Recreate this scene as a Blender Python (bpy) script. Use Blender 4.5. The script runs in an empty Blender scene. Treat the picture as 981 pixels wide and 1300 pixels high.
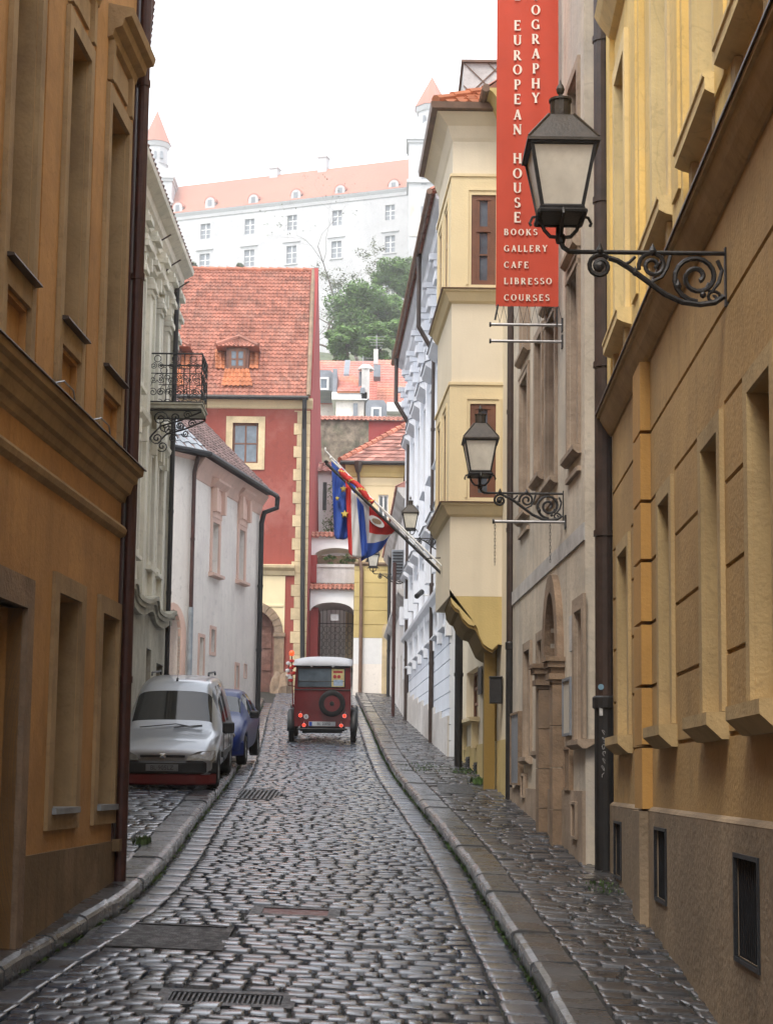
import bpy, math, random
from mathutils import Vector, Matrix
random.seed(7)
R = math.radians
PI = math.pi
scene = bpy.context.scene
col = scene.collection
# ------------------------------------------------------------------ camera model (photo is 981 x 1300)
F, CX, CY = 2100.0, 490.5, 744.0
TH, RHO = math.atan(.117), .012
fwd = Vector((0, math.cos(TH), math.sin(TH)))
up0 = Vector((0, -math.sin(TH), math.cos(TH)))
rt = Vector((1, 0, 0))*math.cos(RHO) + up0*math.sin(RHO)
up = up0*math.cos(RHO) - Vector((1, 0, 0))*math.sin(RHO)
def ray(px, py):
    v = fwd + rt*((px-CX)/F) + up*((CY-py)/F)
    return v.x/v.y, v.z/v.y
def P(px, py, d):
    a, c = ray(px, py); return Vector((a*d, d, c*d))
cam = bpy.data.cameras.new('camera'); camo = bpy.data.objects.new('camera', cam); col.objects.link(camo)
cam.sensor_fit = 'VERTICAL'; cam.sensor_height = 36; cam.lens = 36*F/1300
cam.shift_y = (CY-650)/1300; cam.clip_start = .1; cam.clip_end = 5000
camo.matrix_world = Matrix((rt, up, -fwd)).transposed().to_4x4()
scene.camera = camo
# ------------------------------------------------------------------ terrain
_pr = [(-60, -3.6), (0, -2.8), (54, 1.95), (70, 3.5), (95, 4.6), (115, 12), (150, 24), (200, 46), (260, 68), (330, 88), (420, 92), (600, 60), (1200, 0), (4000, -30)]
def prof(d):
    for (a, za), (b, zb) in zip(_pr, _pr[1:]):
        if d <= b: return za + (zb-za)*(d-a)/(b-a)
    return _pr[-1][1]
def gz(x, d):
    return prof(d) - .03*max(-8, min(8, x))*(1 if d < 80 else 0)
def G(px, py, h=0):                      # pixel on the street surface -> world point
    a, c = ray(px, py); lo, hi = 5., 90.
    for _ in range(50):
        m = (lo+hi)/2
        if c*m < gz(a*m, m)+h: lo = m    # ray is below the ground nearer than the hit?  (fixed below)
        else: hi = m
    return Vector((a*lo, lo, gz(a*lo, lo)+h))
def G(px, py, h=0):
    a, c = ray(px, py); d = 6.
    while d < 90 and c*d > gz(a*d, d)+h: d += .02
    return Vector((a*d, d, gz(a*d, d)+h))
# ------------------------------------------------------------------ materials
def mat(name, c, rough=.85, var=.18, scale=1.2, bump=.25, bscale=30., metal=0., c2=None, c2amt=.5, streak=0., spec=.5, island=0., coat=0., damp=None, crough=.03):
    m = bpy.data.materials.new(name); m.use_nodes = True
    nt = m.node_tree; N = nt.nodes; L = nt.links
    b = N['Principled BSDF']
    tc = N.new('ShaderNodeTexCoord')
    n1 = N.new('ShaderNodeTexNoise'); n1.inputs['Scale'].default_value = scale; n1.inputs['Detail'].default_value = 8; n1.inputs['Roughness'].default_value = .65
    L.new(tc.outputs['Object'], n1.inputs['Vector'])
    r = N.new('ShaderNodeValToRGB')
    d = [max(0, x*(1-var*1.6)) for x in c]; h = [min(1, x*(1+var)) for x in c]
    r.color_ramp.elements[0].position = .3; r.color_ramp.elements[1].position = .7
    r.color_ramp.elements[0].color = (*d, 1); r.color_ramp.elements[1].color = (*h, 1)
    L.new(n1.outputs['Fac'], r.inputs['Fac'])
    out = r.outputs['Color']
    def mix(fac_sock, colr, prev, amt=1., mode='MIX'):
        mx = N.new('ShaderNodeMix'); mx.data_type = 'RGBA'; mx.blend_type = mode
        mu = N.new('ShaderNodeMath'); mu.operation = 'MULTIPLY'; mu.inputs[1].default_value = amt
        L.new(fac_sock, mu.inputs[0]); L.new(mu.outputs[0], mx.inputs['Factor'])
        L.new(prev, mx.inputs['A']); mx.inputs['B'].default_value = (*colr, 1)
        return mx.outputs['Result']
    if c2:
        n2 = N.new('ShaderNodeTexNoise'); n2.inputs['Scale'].default_value = scale*.6; n2.inputs['Detail'].default_value = 10; n2.inputs['Roughness'].default_value = .7
        mp = N.new('ShaderNodeMapping'); mp.inputs['Location'].default_value = (7, 3, 5)
        L.new(tc.outputs['Object'], mp.inputs['Vector']); L.new(mp.outputs[0], n2.inputs['Vector'])
        rr = N.new('ShaderNodeMapRange'); rr.inputs['From Min'].default_value = .5; rr.inputs['From Max'].default_value = .62
        L.new(n2.outputs['Fac'], rr.inputs['Value'])
        out = mix(rr.outputs['Result'], c2, out, c2amt)
    if c2 and streak:
        n5 = N.new('ShaderNodeTexNoise'); n5.inputs['Scale'].default_value = scale*9; n5.inputs['Detail'].default_value = 4; n5.inputs['Distortion'].default_value = .6
        L.new(tc.outputs['Object'], n5.inputs['Vector'])
        rr = N.new('ShaderNodeMapRange'); rr.inputs['From Min'].default_value = .60; rr.inputs['From Max'].default_value = .66
        L.new(n5.outputs['Fac'], rr.inputs['Value']); out = mix(rr.outputs['Result'], [x*.6 for x in c], out, .3)
        n6 = N.new('ShaderNodeTexVoronoi'); n6.feature = 'DISTANCE_TO_EDGE'; n6.inputs['Scale'].default_value = .55
        n7 = N.new('ShaderNodeTexNoise'); n7.inputs['Scale'].default_value = 2.5; n7.inputs['Detail'].default_value = 6
        mv = N.new('ShaderNodeMix'); mv.data_type = 'VECTOR'; mv.inputs['Factor'].default_value = .22
        L.new(tc.outputs['Object'], n7.inputs['Vector']); L.new(tc.outputs['Object'], mv.inputs['A']); L.new(n7.outputs['Color'], mv.inputs['B']); L.new(mv.outputs['Result'], n6.inputs['Vector'])
        rr = N.new('ShaderNodeMapRange'); rr.inputs['From Min'].default_value = .004; rr.inputs['From Max'].default_value = .0; L.new(n6.outputs['Distance'], rr.inputs['Value'])
        out = mix(rr.outputs['Result'], [x*.5 for x in c], out, .28)
    if streak:
        mp = N.new('ShaderNodeMapping'); mp.inputs['Scale'].default_value = (3.5, 3.5, .22)
        n3 = N.new('ShaderNodeTexNoise'); n3.inputs['Scale'].default_value = 1.6; n3.inputs['Detail'].default_value = 6
        L.new(tc.outputs['Object'], mp.inputs['Vector']); L.new(mp.outputs[0], n3.inputs['Vector'])
        rr = N.new('ShaderNodeMapRange'); rr.inputs['From Min'].default_value = .5; rr.inputs['From Max'].default_value = .8
        L.new(n3.outputs['Fac'], rr.inputs['Value'])
        out = mix(rr.outputs['Result'], [x*.45 for x in c], out, streak)
    if island:
        g = N.new('ShaderNodeNewGeometry')
        hs = N.new('ShaderNodeHueSaturation')
        rr = N.new('ShaderNodeMapRange'); rr.inputs['To Min'].default_value = 1-island; rr.inputs['To Max'].default_value = 1+island*.8
        L.new(g.outputs['Random Per Island'], rr.inputs['Value']); L.new(rr.outputs['Result'], hs.inputs['Value'])
        L.new(out, hs.inputs['Color']); out = hs.outputs['Color']
    L.new(out, b.inputs['Base Color'])
    b.inputs['Roughness'].default_value = rough; b.inputs['Metallic'].default_value = metal
    b.inputs['Specular IOR Level'].default_value = spec; b.inputs['Coat Weight'].default_value = coat; b.inputs['Coat Roughness'].default_value = crough
    if damp:
        rr = N.new('ShaderNodeMapRange'); rr.inputs['From Min'].default_value = .35; rr.inputs['From Max'].default_value = .65
        rr.inputs['To Min'].default_value = damp[0]; rr.inputs['To Max'].default_value = damp[1]
        n4 = N.new('ShaderNodeTexNoise'); n4.inputs['Scale'].default_value = scale*2.3; n4.inputs['Detail'].default_value = 5
        L.new(tc.outputs['Object'], n4.inputs['Vector']); L.new(n4.outputs['Fac'], rr.inputs['Value'])
        L.new(rr.outputs['Result'], b.inputs['Roughness'])
    if bump:
        nb = N.new('ShaderNodeTexNoise'); nb.inputs['Scale'].default_value = bscale; nb.inputs['Detail'].default_value = 6
        L.new(tc.outputs['Object'], nb.inputs['Vector'])
        bp = N.new('ShaderNodeBump'); bp.inputs['Strength'].default_value = bump; bp.inputs['Distance'].default_value = .02
        L.new(nb.outputs['Fac'], bp.inputs['Height']); L.new(bp.outputs['Normal'], b.inputs['Normal'])
    return m
def glass(name, c=(.02, .025, .03), rough=.06):
    m = mat(name, c, rough, var=.3, scale=2, bump=0, spec=.9); return m
M = {}
M['ochre']   = mat('ochre_plaster', (.50, .275, .10), .9, .16, .8, .35, 22, c2=(.30, .16, .06), c2amt=.5, streak=.4)
M['ochre_trim'] = mat('ochre_trim_plaster', (.40, .28, .15), .9, .15, 1.1, .3, 30, c2=(.17, .105, .055), c2amt=.5, streak=.5)
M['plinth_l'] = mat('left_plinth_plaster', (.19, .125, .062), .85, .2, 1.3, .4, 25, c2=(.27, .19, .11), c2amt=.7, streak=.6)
M['tan']     = mat('tan_plaster', (.46, .30, .12), .9, .14, .7, .35, 25, c2=(.36, .235, .105), c2amt=.45, streak=.3)
M['tan_step'] = mat('orange_plaster', (.46, .26, .075), .9, .1, .8, .3, 25, streak=.2)
M['tan_trim'] = mat('tan_trim_plaster', (.47, .345, .17), .9, .12, 1., .3, 30, c2=(.30, .21, .11), c2amt=.4, streak=.35)
M['yellow_up'] = mat('upper_yellow_glow_plaster', (.78, .57, .21), .9, .1, .8, .25, 25, c2=(.55, .45, .27), c2amt=.4, streak=.2)  # yellower upper storey, colour raised further for the golden light high up
M['yellow_trim'] = mat('upper_trim_plaster', (.78, .62, .31), .9, .1, .8, .25, 25, c2=(.5, .4, .25), c2amt=.35, streak=.3)
M['plinth_r'] = mat('right_plinth_plaster', (.27, .205, .135), .85, .25, 1.2, .6, 18, c2=(.23, .175, .12), c2amt=.6, streak=.45)
M['greybeige'] = mat('weathered_beige_plaster', (.60, .53, .43), .92, .2, .7, .45, 14, c2=(.42, .40, .37), c2amt=.6, streak=.45)
M['greyband'] = mat('grey_stone_band', (.52, .51, .50), .9, .2, 2, .3, 30, c2=(.4, .38, .35), c2amt=.5, streak=.2)
M['stone_brown'] = mat('brown_sandstone', (.25, .175, .115), .9, .25, 3, .5, 25, c2=(.22, .17, .13), c2amt=.5)
M['plinth_r2'] = mat('sandstone_plinth', (.36, .28, .21), .9, .25, 1.8, .5, 20, c2=(.26, .2, .15), c2amt=.6, streak=.3)
M['cream']   = mat('cream_plaster', (.74, .66, .51), .9, .05, .6, .12, 30, streak=.12)
M['yellow']  = mat('yellow_plaster', (.58, .45, .19), .9, .08, .8, .2, 30, streak=.15)
M['yellow_pale'] = mat('pale_yellow_plaster', (.73, .61, .38), .9, .06, .8, .2, 30, streak=.15)
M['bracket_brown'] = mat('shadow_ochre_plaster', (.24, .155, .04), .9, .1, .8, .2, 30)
M['bluewhite'] = mat('blue_white_plaster', (.70, .75, .83), .9, .06, .8, .15, 30, streak=.25)
M['stucco_white'] = mat('white_stucco', (.74, .76, .80), .9, .06, 1, .15, 30, streak=.15)
M['greywhite'] = mat('stained_white_plaster', (.62, .60, .58), .9, .14, .8, .4, 15, c2=(.4, .37, .34), c2amt=.6, streak=.5)
M['greencream'] = mat('green_cream_plaster', (.70, .67, .57), .9, .1, .9, .3, 20, c2=(.45, .47, .40), c2amt=.4, streak=.4)
M['greencream_low'] = mat('grey_green_stone', (.44, .42, .34), .9, .2, 1.5, .4, 20, c2=(.27, .25, .19), c2amt=.6, streak=.5)
M['pinkwhite'] = mat('pink_white_plaster', (.86, .80, .73), .92, .05, .6, .25, 14, c2=(.66, .58, .55), c2amt=.35, streak=.25)
M['pink']    = mat('salmon_plaster', (.72, .50, .41), .92, .08, .8, .2, 20, streak=.2)
M['red']     = mat('red_plaster', (.27, .062, .045), .92, .12, .35, .3, 20, c2=(.42, .20, .17), c2amt=.4, streak=.25)
M['red_plain'] = mat('red_gable_plaster', (.32, .058, .055), .92, .08, .4, .2, 20, streak=.15)
M['quoin']   = mat('sandstone_quoin', (.58, .46, .28), .9, .2, 1.5, .3, 20, c2=(.42, .32, .2), c2amt=.4, island=.12)
M['wood']    = mat('brown_painted_wood', (.16, .06, .028), .5, .2, 3, .15, 40)
M['wood_old'] = mat('weathered_door_wood', (.16, .075, .055), .8, .35, 3, .5, 30, c2=(.28, .17, .14), c2amt=.5, streak=.5)
M['pipe_dark'] = mat('dark_brown_pipe', (.045, .028, .022), .45, .3, 4, .1, 30)
M['pipe_maroon'] = mat('maroon_pipe', (.055, .018, .014), .5, .3, 4, .1, 30)
M['pipe_brown'] = mat('copper_brown_pipe', (.17, .10, .065), .5, .25, 4, .1, 30)
M['pipe_black'] = mat('black_cast_pipe', (.012, .012, .013), .5, .3, 4, .15, 30)
M['zinc']    = mat('grey_zinc', (.30, .33, .36), .45, .2, 3, .05, 30, metal=.3)
M['iron']    = mat('black_wrought_iron', (.012, .012, .013), .5, .3, 12, .2, 60)
M['iron_brown'] = mat('brown_black_lamp_iron', (.045, .035, .025), .5, .3, 12, .2, 60)
M['steel']   = mat('brushed_steel_rod', (.35, .35, .36), .35, .2, 5, .05, 60, metal=.8)
M['milk']    = mat('milky_lamp_glass', (.74, .71, .62), .35, .12, 3, .05, 20, c2=(.45, .42, .34), c2amt=.3)
M['tile_red'] = mat('red_clay_tile', (.36, .145, .10), .8, .25, 1.5, .2, 30, c2=(.30, .17, .13), c2amt=.35, island=.28)
M['tile_orange'] = mat('orange_clay_tile', (.46, .165, .075), .8, .2, 1.5, .2, 30, island=.2)
M['tile_dark'] = mat('dark_weathered_tile', (.16, .10, .09), .75, .35, 2, .25, 30, island=.4)
M['tile_mix'] = mat('mixed_clay_tile', (.42, .20, .16), .8, .3, 2, .25, 30, island=.55)
M['tile_pink'] = mat('pink_far_tile', (.55, .22, .18), .85, .15, .5, .2, 10, c2=(.60, .26, .14), c2amt=.5, island=.1)
M['ridge']   = mat('ridge_clay_tile', (.50, .19, .12), .8, .25, 2, .2, 30, island=.2)
M['castle_w'] = mat('castle_white_plaster', (.50, .50, .51), .9, .08, .12, .0, 3, c2=(.46, .46, .46), c2amt=.6, streak=.15)
M['castle_r'] = mat('castle_red_roof', (.40, .17, .12), .85, .08, .05, .0, 3)
M['castle_s'] = mat('castle_stone', (.60, .56, .50), .9, .2, .3, .0, 3)
M['slate']   = mat('grey_slate', (.22, .24, .27), .6, .2, 1, .1, 10)
M['white']   = mat('white_paint', (.78, .78, .77), .7, .05, 2, .05, 30)
M['glassdark'] = glass('dark_window_glass')
M['glassgrey'] = glass('grey_window_glass', (.10, .13, .16), .1)
M['curtain'] = mat('pale_curtain', (.55, .52, .46), .9, .1, 3, .1, 10)
M['black']   = mat('black_void', (.006, .006, .007), .8, .2, 3, 0)
M['grille']  = mat('dark_cellar_grille', (.010, .012, .016), .5, .3, 8, .2, 40)
M['rubber']  = mat('tyre_rubber', (.015, .015, .016), .8, .2, 8, .1, 40)
M['stonewall'] = mat('rubble_stone', (.24, .20, .15), .9, .5, 2.2, .8, 6, c2=(.10, .11, .07), c2amt=.7)
M['bark']    = mat('grey_bark', (.11, .085, .065), .95, .3, 4, .6, 20)
M['leaf']    = mat('green_leaves', (.10, .19, .04), .7, .4, .35, 0, island=.45)
M['leaf_pale'] = mat('dull_green_leaves', (.10, .12, .055), .7, .35, .35, 0, island=.4)
M['grassy']  = mat('weed_leaves', (.05, .10, .02), .7, .3, 3, 0, island=.4)
M['hill']    = mat('grass_hill', (.09, .11, .05), .95, .4, .1, .5, .5)
M['dirt']    = mat('dark_joint_dirt', (.010, .009, .008), .75, .4, 3, .6, 40, c2=(.02, .03, .012), c2amt=.6)
M['cobble']  = mat('wet_grey_cobble', (.036, .054, .086), .3, .3, 1.1, .22, 26, c2=(.034, .033, .034), c2amt=.45, island=.4, spec=1., damp=(.14, .45), coat=.9, crough=.22)
M['paving']  = mat('wet_brown_paving', (.038, .042, .050), .35, .3, 1.0, .35, 26, c2=(.045, .036, .028), c2amt=.6, island=.4, spec=.8, damp=(.15, .45), coat=.6, crough=.25)
M['kerbstone'] = mat('wet_kerb_stone', (.045, .052, .062), .35, .25, 1.5, .35, 26, c2=(.055, .046, .036), c2amt=.55, island=.2, spec=.8, damp=(.15, .45), coat=.6, crough=.25)
M['asphalt'] = mat('asphalt_patch', (.035, .035, .037), .55, .3, 4, .8, 60, damp=(.3, .7))
# ------------------------------------------------------------------ mesh helpers
class MB:
    def __init__(s): s.v = []; s.f = []; s.m = []
    def face(s, pts, m=0):
        n = len(s.v); s.v += [Vector(p) for p in pts]; s.f.append(tuple(range(n, n+len(pts)))); s.m.append(m)
    def mesh(s, vs, fs, m=0):
        n = len(s.v); s.v += [Vector(p) for p in vs]; s.f += [tuple(i+n for i in f) for f in fs]; s.m += [m]*len(fs)
    def box8(s, p, m=0):                      # p: bottom 4 (ccw) then top 4
        s.mesh(p, [(3, 2, 1, 0), (4, 5, 6, 7), (0, 1, 5, 4), (1, 2, 6, 5), (2, 3, 7, 6), (3, 0, 4, 7)], m)
    def box(s, x0, x1, y0, y1, z0, z1, m=0):
        s.box8([(x0, y0, z0), (x1, y0, z0), (x1, y1, z0), (x0, y1, z0), (x0, y0, z1), (x1, y0, z1), (x1, y1, z1), (x0, y1, z1)], m)
    def tube(s, pts, r, seg=8, cap=True, m=0):
        pts = [Vector(p) for p in pts]; rs = r if isinstance(r, (list, tuple)) else [r]*len(pts)
        n0 = len(s.v); t0 = (pts[1]-pts[0]).normalized()
        a = t0.orthogonal().normalized()
        for i, p in enumerate(pts):
            t = ((pts[min(i+1, len(pts)-1)]-p).normalized() + (p-pts[max(i-1, 0)]).normalized())
            t = t.normalized() if t.length > 1e-6 else t0
            a = (a - t*a.dot(t)); a = a.normalized() if a.length > 1e-6 else t.orthogonal().normalized()
            b = t.cross(a)
            for k in range(seg):
                th = 2*PI*k/seg; s.v.append(p + (a*math.cos(th)+b*math.sin(th))*rs[i])
        for i in range(len(pts)-1):
            for k in range(seg):
                q = n0+i*seg; s.f.append((q+k, q+(k+1) % seg, q+seg+(k+1) % seg, q+seg+k)); s.m.append(m)
        if cap:
            s.f.append(tuple(n0+k for k in reversed(range(seg)))); s.m.append(m)
            q = n0+(len(pts)-1)*seg; s.f.append(tuple(q+k for k in range(seg))); s.m.append(m)
    def lathe(s, prof_, seg=16, c=(0, 0, 0), axis='z', m=0, off=0, cap=True):
        n0 = len(s.v); c = Vector(c)
        for (r, h) in prof_:
            for k in range(seg):
                th = 2*PI*(k+off)/seg; x, y = r*math.cos(th), r*math.sin(th)
                s.v.append(c + (Vector((x, y, h)) if axis == 'z' else Vector((h, x, y)) if axis == 'x' else Vector((y, h, x))))
        for i in range(len(prof_)-1):
            for k in range(seg):
                q = n0+i*seg; s.f.append((q+k, q+(k+1) % seg, q+seg+(k+1) % seg, q+seg+k)); s.m.append(m)
        if cap and prof_[0][0] > 1e-4: s.f.append(tuple(n0+k for k in reversed(range(seg)))); s.m.append(m)
        if cap and prof_[-1][0] > 1e-4:
            q = n0+(len(prof_)-1)*seg; s.f.append(tuple(q+k for k in range(seg))); s.m.append(m)
    def prism(s, poly, fn, a, b, m=0):        # poly of (u,v); fn(u,v,w) -> world ; w from a to b
        n = len(poly)
        s.mesh([fn(u, v, a) for u, v in poly] + [fn(u, v, b) for u, v in poly],
               [tuple(range(n-1, -1, -1)), tuple(range(n, 2*n))] + [(i, (i+1) % n, n+(i+1) % n, n+i) for i in range(n)], m)
def build(name, mb, m, parent=None, label=None, smooth=False, origin=None, bevel=0, kind=None, fix=True):
    me = bpy.data.meshes.new(name)
    if origin is None:
        origin = parent['_o'] if parent is not None and '_o' in parent else None
    if parent is None and origin is None:
        xs = [v.x for v in mb.v]; ys = [v.y for v in mb.v]; zs = [v.z for v in mb.v]
        origin = ((min(xs)+max(xs))/2, (min(ys)+max(ys))/2, min(zs))
    o_ = Vector(origin) if origin is not None else Vector((0, 0, 0))
    me.from_pydata([tuple(v-o_) for v in mb.v], [], mb.f)
    mats = m if isinstance(m, (list, tuple)) else [m]
    for q in mats: me.materials.append(M[q] if isinstance(q, str) else q)
    if len(mats) > 1:
        me.polygons.foreach_set('material_index', mb.m)
    if fix:
        import bmesh
        bm = bmesh.new(); bm.from_mesh(me)
        if bevel:
            bmesh.ops.remove_doubles(bm, verts=bm.verts, dist=1e-5)
        bmesh.ops.recalc_face_normals(bm, faces=bm.faces)
        bm.to_mesh(me); bm.free()
    if smooth:
        me.polygons.foreach_set('use_smooth', [True]*len(me.polygons))
    me.update()
    o = bpy.data.objects.new(name, me); col.objects.link(o)
    if bevel:
        bv = o.modifiers.new('bevel', 'BEVEL'); bv.width = bevel; bv.segments = 2; bv.limit_method = 'ANGLE'; bv.angle_limit = R(50)
    if parent is not None: o.parent = parent
    else: o.location = o_
    if parent is not None and parent.type == 'MESH': pass
    if label: o['label'] = label
    if kind: o['kind'] = kind
    return o
def sub(name, mb, m, part, root, **k):        # sub-part: same coordinates as its part
    return build(name, mb, m, part, origin=root['_o'] if '_o' in root else None, **k)
def thing(name, label, cat, loc=(0, 0, 0), group=None, world=True):
    o = bpy.data.objects.new(name, None); col.objects.link(o); o.location = loc
    o.empty_display_size = .2
    o['label'] = label; o['category'] = cat
    if group: o['group'] = group
    if world: o['_o'] = tuple(loc)            # parts are given in world coordinates
    return o
def tag(o, label, cat, group=None):
    o['label'] = label; o['category'] = cat
    if group: o['group'] = group
    return o
def copy_tree(o, parent=None):
    c = o.copy(); col.objects.link(c); c.parent = parent
    for ch in list(o.children): copy_tree(ch, c)
    return c
# facade frame: s along the wall from the near end, z up, n out of the wall
class Fac:
    def __init__(f, x0, d0, x1, d1, side):
        f.p = Vector((x0, d0)); t = Vector((x1-x0, d1-d0)); f.L = t.length; f.t = t/f.L
        f.n = Vector((f.t.y, -f.t.x))         # right of travel
        if side == 'right': f.n = -f.n
    def hit(f, px, py):
        a, c = ray(px, py)
        s = (a*f.p.y - f.p.x)/(f.t.x - a*f.t.y); y = f.p.y + s*f.t.y
        return s, c*y
    def s(f, px, py=900): return f.hit(px, py)[0]
    def z(f, px, py): return f.hit(px, py)[1]
    def w(f, s, z, n=0.):
        q = f.p + f.t*s + f.n*n; return Vector((q.x, q.y, z))
    def box(f, mb, s0, s1, z0, z1, n0, n1, m=0):
        mb.box8([f.w(s0, z0, n0), f.w(s1, z0, n0), f.w(s1, z0, n1), f.w(s0, z0, n1), f.w(s0, z1, n0), f.w(s1, z1, n0), f.w(s1, z1, n1), f.w(s0, z1, n1)], m)
    def run(f, mb, s0, s1, profile, m=0):     # moulding: profile of (n,z), run along s
        mb.prism(profile, lambda n, z, s: f.w(s, z, n), s0, s1, m)
    def poly(f, mb, pts, n0, n1, m=0):        # pts (s,z) extruded n0..n1
        mb.prism(pts, lambda s, z, n: f.w(s, z, n), n0, n1, m)
    def wall(f, mb, s0, s1, z0, z1, holes, back=6., m=0, mh=None, sides=True):
        ss = sorted({s0, s1, *[h[0] for h in holes], *[h[1] for h in holes]}); zs = sorted({z0, z1, *[h[2] for h in holes], *[h[3] for h in holes]})
        ss = [s for s in ss if s0 <= s <= s1]; zs = [z for z in zs if z0 <= z <= z1]
        for i in range(len(ss)-1):
            for j in range(len(zs)-1):
                cs, cz = (ss[i]+ss[i+1])/2, (zs[j]+zs[j+1])/2
                if any(h[0] < cs < h[1] and h[2] < cz < h[3] for h in holes): continue
                mb.face([f.w(ss[i], zs[j]), f.w(ss[i+1], zs[j]), f.w(ss[i+1], zs[j+1]), f.w(ss[i], zs[j+1])], m)
        for h in holes:
            a, b, c, d, dep = h[:5]; a, b, c, d = max(a, s0), min(b, s1), max(c, z0), min(d, z1)
            q = m if mh is None else mh
            mb.face([f.w(a, c), f.w(a, d), f.w(a, d, -dep), f.w(a, c, -dep)], q); mb.face([f.w(b, c), f.w(b, d), f.w(b, d, -dep), f.w(b, c, -dep)], q)
            mb.face([f.w(a, c), f.w(b, c), f.w(b, c, -dep), f.w(a, c, -dep)], q); mb.face([f.w(a, d), f.w(b, d), f.w(b, d, -dep), f.w(a, d, -dep)], q)
            if len(h) > 5 and h[5]: mb.face([f.w(a, c, -dep), f.w(b, c, -dep), f.w(b, d, -dep), f.w(a, d, -dep)], q)
        if sides:
            for s in (s0, s1): mb.face([f.w(s, z0), f.w(s, z1), f.w(s, z1, -back), f.w(s, z0, -back)], m)
            mb.face([f.w(s0, z0, -back), f.w(s1, z0, -back), f.w(s1, z1, -back), f.w(s0, z1, -back)], m)
            mb.face([f.w(s0, z1), f.w(s1, z1), f.w(s1, z1, -back), f.w(s0, z1, -back)], m)
def frame_ring(f, mb, s0, s1, z0, z1, w, n0, n1, m=0, bottom=True):
    f.box(mb, s0-w, s0, z0-(w if bottom else 0), z1+w, n0, n1, m); f.box(mb, s1, s1+w, z0-(w if bottom else 0), z1+w, n0, n1, m)
    f.box(mb, s0, s1, z1, z1+w, n0, n1, m)
    if bottom: f.box(mb, s0, s1, z0-w, z0, n0, n1, m)
def window(f, root, s0, s1, z0, z1, dep, frame_m='wood', pane_m='glassdark', bars=(1, 2), fw=.06, label=None, back=.05):
    """wooden window set DEP back in its opening: frame (part) > pane (sub-part)"""
    mb = MB(); n0, n1 = -dep, -dep+.06
    f.box(mb, s0, s0+fw, z0, z1, n0, n1); f.box(mb, s1-fw, s1, z0, z1, n0, n1)
    f.box(mb, s0+fw, s1-fw, z0, z0+fw, n0, n1); f.box(mb, s0+fw, s1-fw, z1-fw, z1, n0, n1)
    for i in range(1, bars[0]+1):
        c = s0+(s1-s0)*i/(bars[0]+1); f.box(mb, c-.035, c+.035, z0+fw, z1-fw, n0+.002, n1-.004)
    for j in range(1, bars[1]+1):
        c = z0+(z1-z0)*j/(bars[1]+1); f.box(mb, s0+fw, s1-fw, c-.03, c+.03, n0+.004, n1-.008)
    o = build('window', mb, frame_m, root, label)
    pb = MB(); f.box(pb, s0+fw*.5, s1-fw*.5, z0+fw*.5, z1-fw*.5, n0+.015, n0+.03)
    sub('pane', pb, pane_m, o, root)
    return o
def spiral(cx, cz, r0, r1, a0, turns, n=26):
    return [(cx+(r0+(r1-r0)*i/n)*math.cos(a0+2*PI*turns*i/n), cz+(r0+(r1-r0)*i/n)*math.sin(a0+2*PI*turns*i/n)) for i in range(n+1)]
def tiles(mb, A, B, C, D, tw=.2, rh=.3, amp=.035, seg=4, lift=.035, m=0, keep=None):
    """clay tiles over the quad A(eave l) B(eave r) C(ridge r) D(ridge l); every tile an island"""
    A, B, C, D = map(Vector, (A, B, C, D)); W = max((B-A).length, (C-D).length); H = ((D-A).length+(C-B).length)/2
    nrm = (B-A).cross(D-A)
    if nrm.length < 1e-6: nrm = (C-B).cross(D-A)
    nrm.normalize()
    if nrm.z < 0: nrm = -nrm
    nr = max(1, int(H/rh)); nc = max(1, int(W/tw))
    for j in range(nr):
        v0, v1 = j/nr, min(1, (j+1.12)/nr)
        for i in range(nc):
            u0, u1 = i/nc, (i+1)/nc
            if keep and not keep((u0+u1)/2, (v0+v1)/2): continue
            jt = random.uniform(-.006, .006); pts = []
            for v, h in ((v0, lift+jt), (v1, .004)):
                l = A.lerp(D, v); r = B.lerp(C, v)
                for k in range(seg+1):
                    u = u0+(u1-u0)*k/seg
                    pts.append(l.lerp(r, u) + nrm*(h+amp*math.sin(PI*2*k/seg if seg > 3 else PI*k/seg)))
            n = seg+1
            mb.mesh(pts, [(k, k+1, n+k+1, n+k) for k in range(seg)], m)
            # front lip
            low = [p - nrm*.03 for p in pts[:n]]
            mb.mesh(pts[:n]+low, [(k+1, k, n+k, n+k+1) for k in range(seg)], m)
def txt(name, s, size, m, parent, loc, rot=(PI/2, 0, 0), ext=.002, align='CENTER', sx=1., label=None):
    c = bpy.data.curves.new(name, 'FONT'); c.body = s; c.size = size; c.extrude = ext; c.align_x = align; c.align_y = 'CENTER'
    o = bpy.data.objects.new(name, c); col.objects.link(o)
    me = bpy.data.meshes.new_from_object(o); bpy.data.objects.remove(o)
    me.materials.clear(); me.materials.append(M[m])
    o = bpy.data.objects.new(name, me); col.objects.link(o); o.parent = parent; o.location = loc; o.rotation_euler = rot; o.scale = (sx, 1, 1)
    return o
def pipe(name, pts, r, m, root, label=None, seg=12, collars=(), clips=True):
    mb = MB(); mb.tube(pts, r, seg)
    pts = [Vector(p) for p in pts]
    for a, b in zip(pts, pts[1:]):
        L_ = (b-a).length
        if L_ > 2.5:
            k = int(L_/2.2)
            for i in range(1, k+1):
                c = a.lerp(b, i/(k+1)); t = (b-a).normalized()
                mb.tube([c-t*.035, c+t*.035], r*1.16, seg)
    return build(name, mb, m, root, label, smooth=False)
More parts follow.
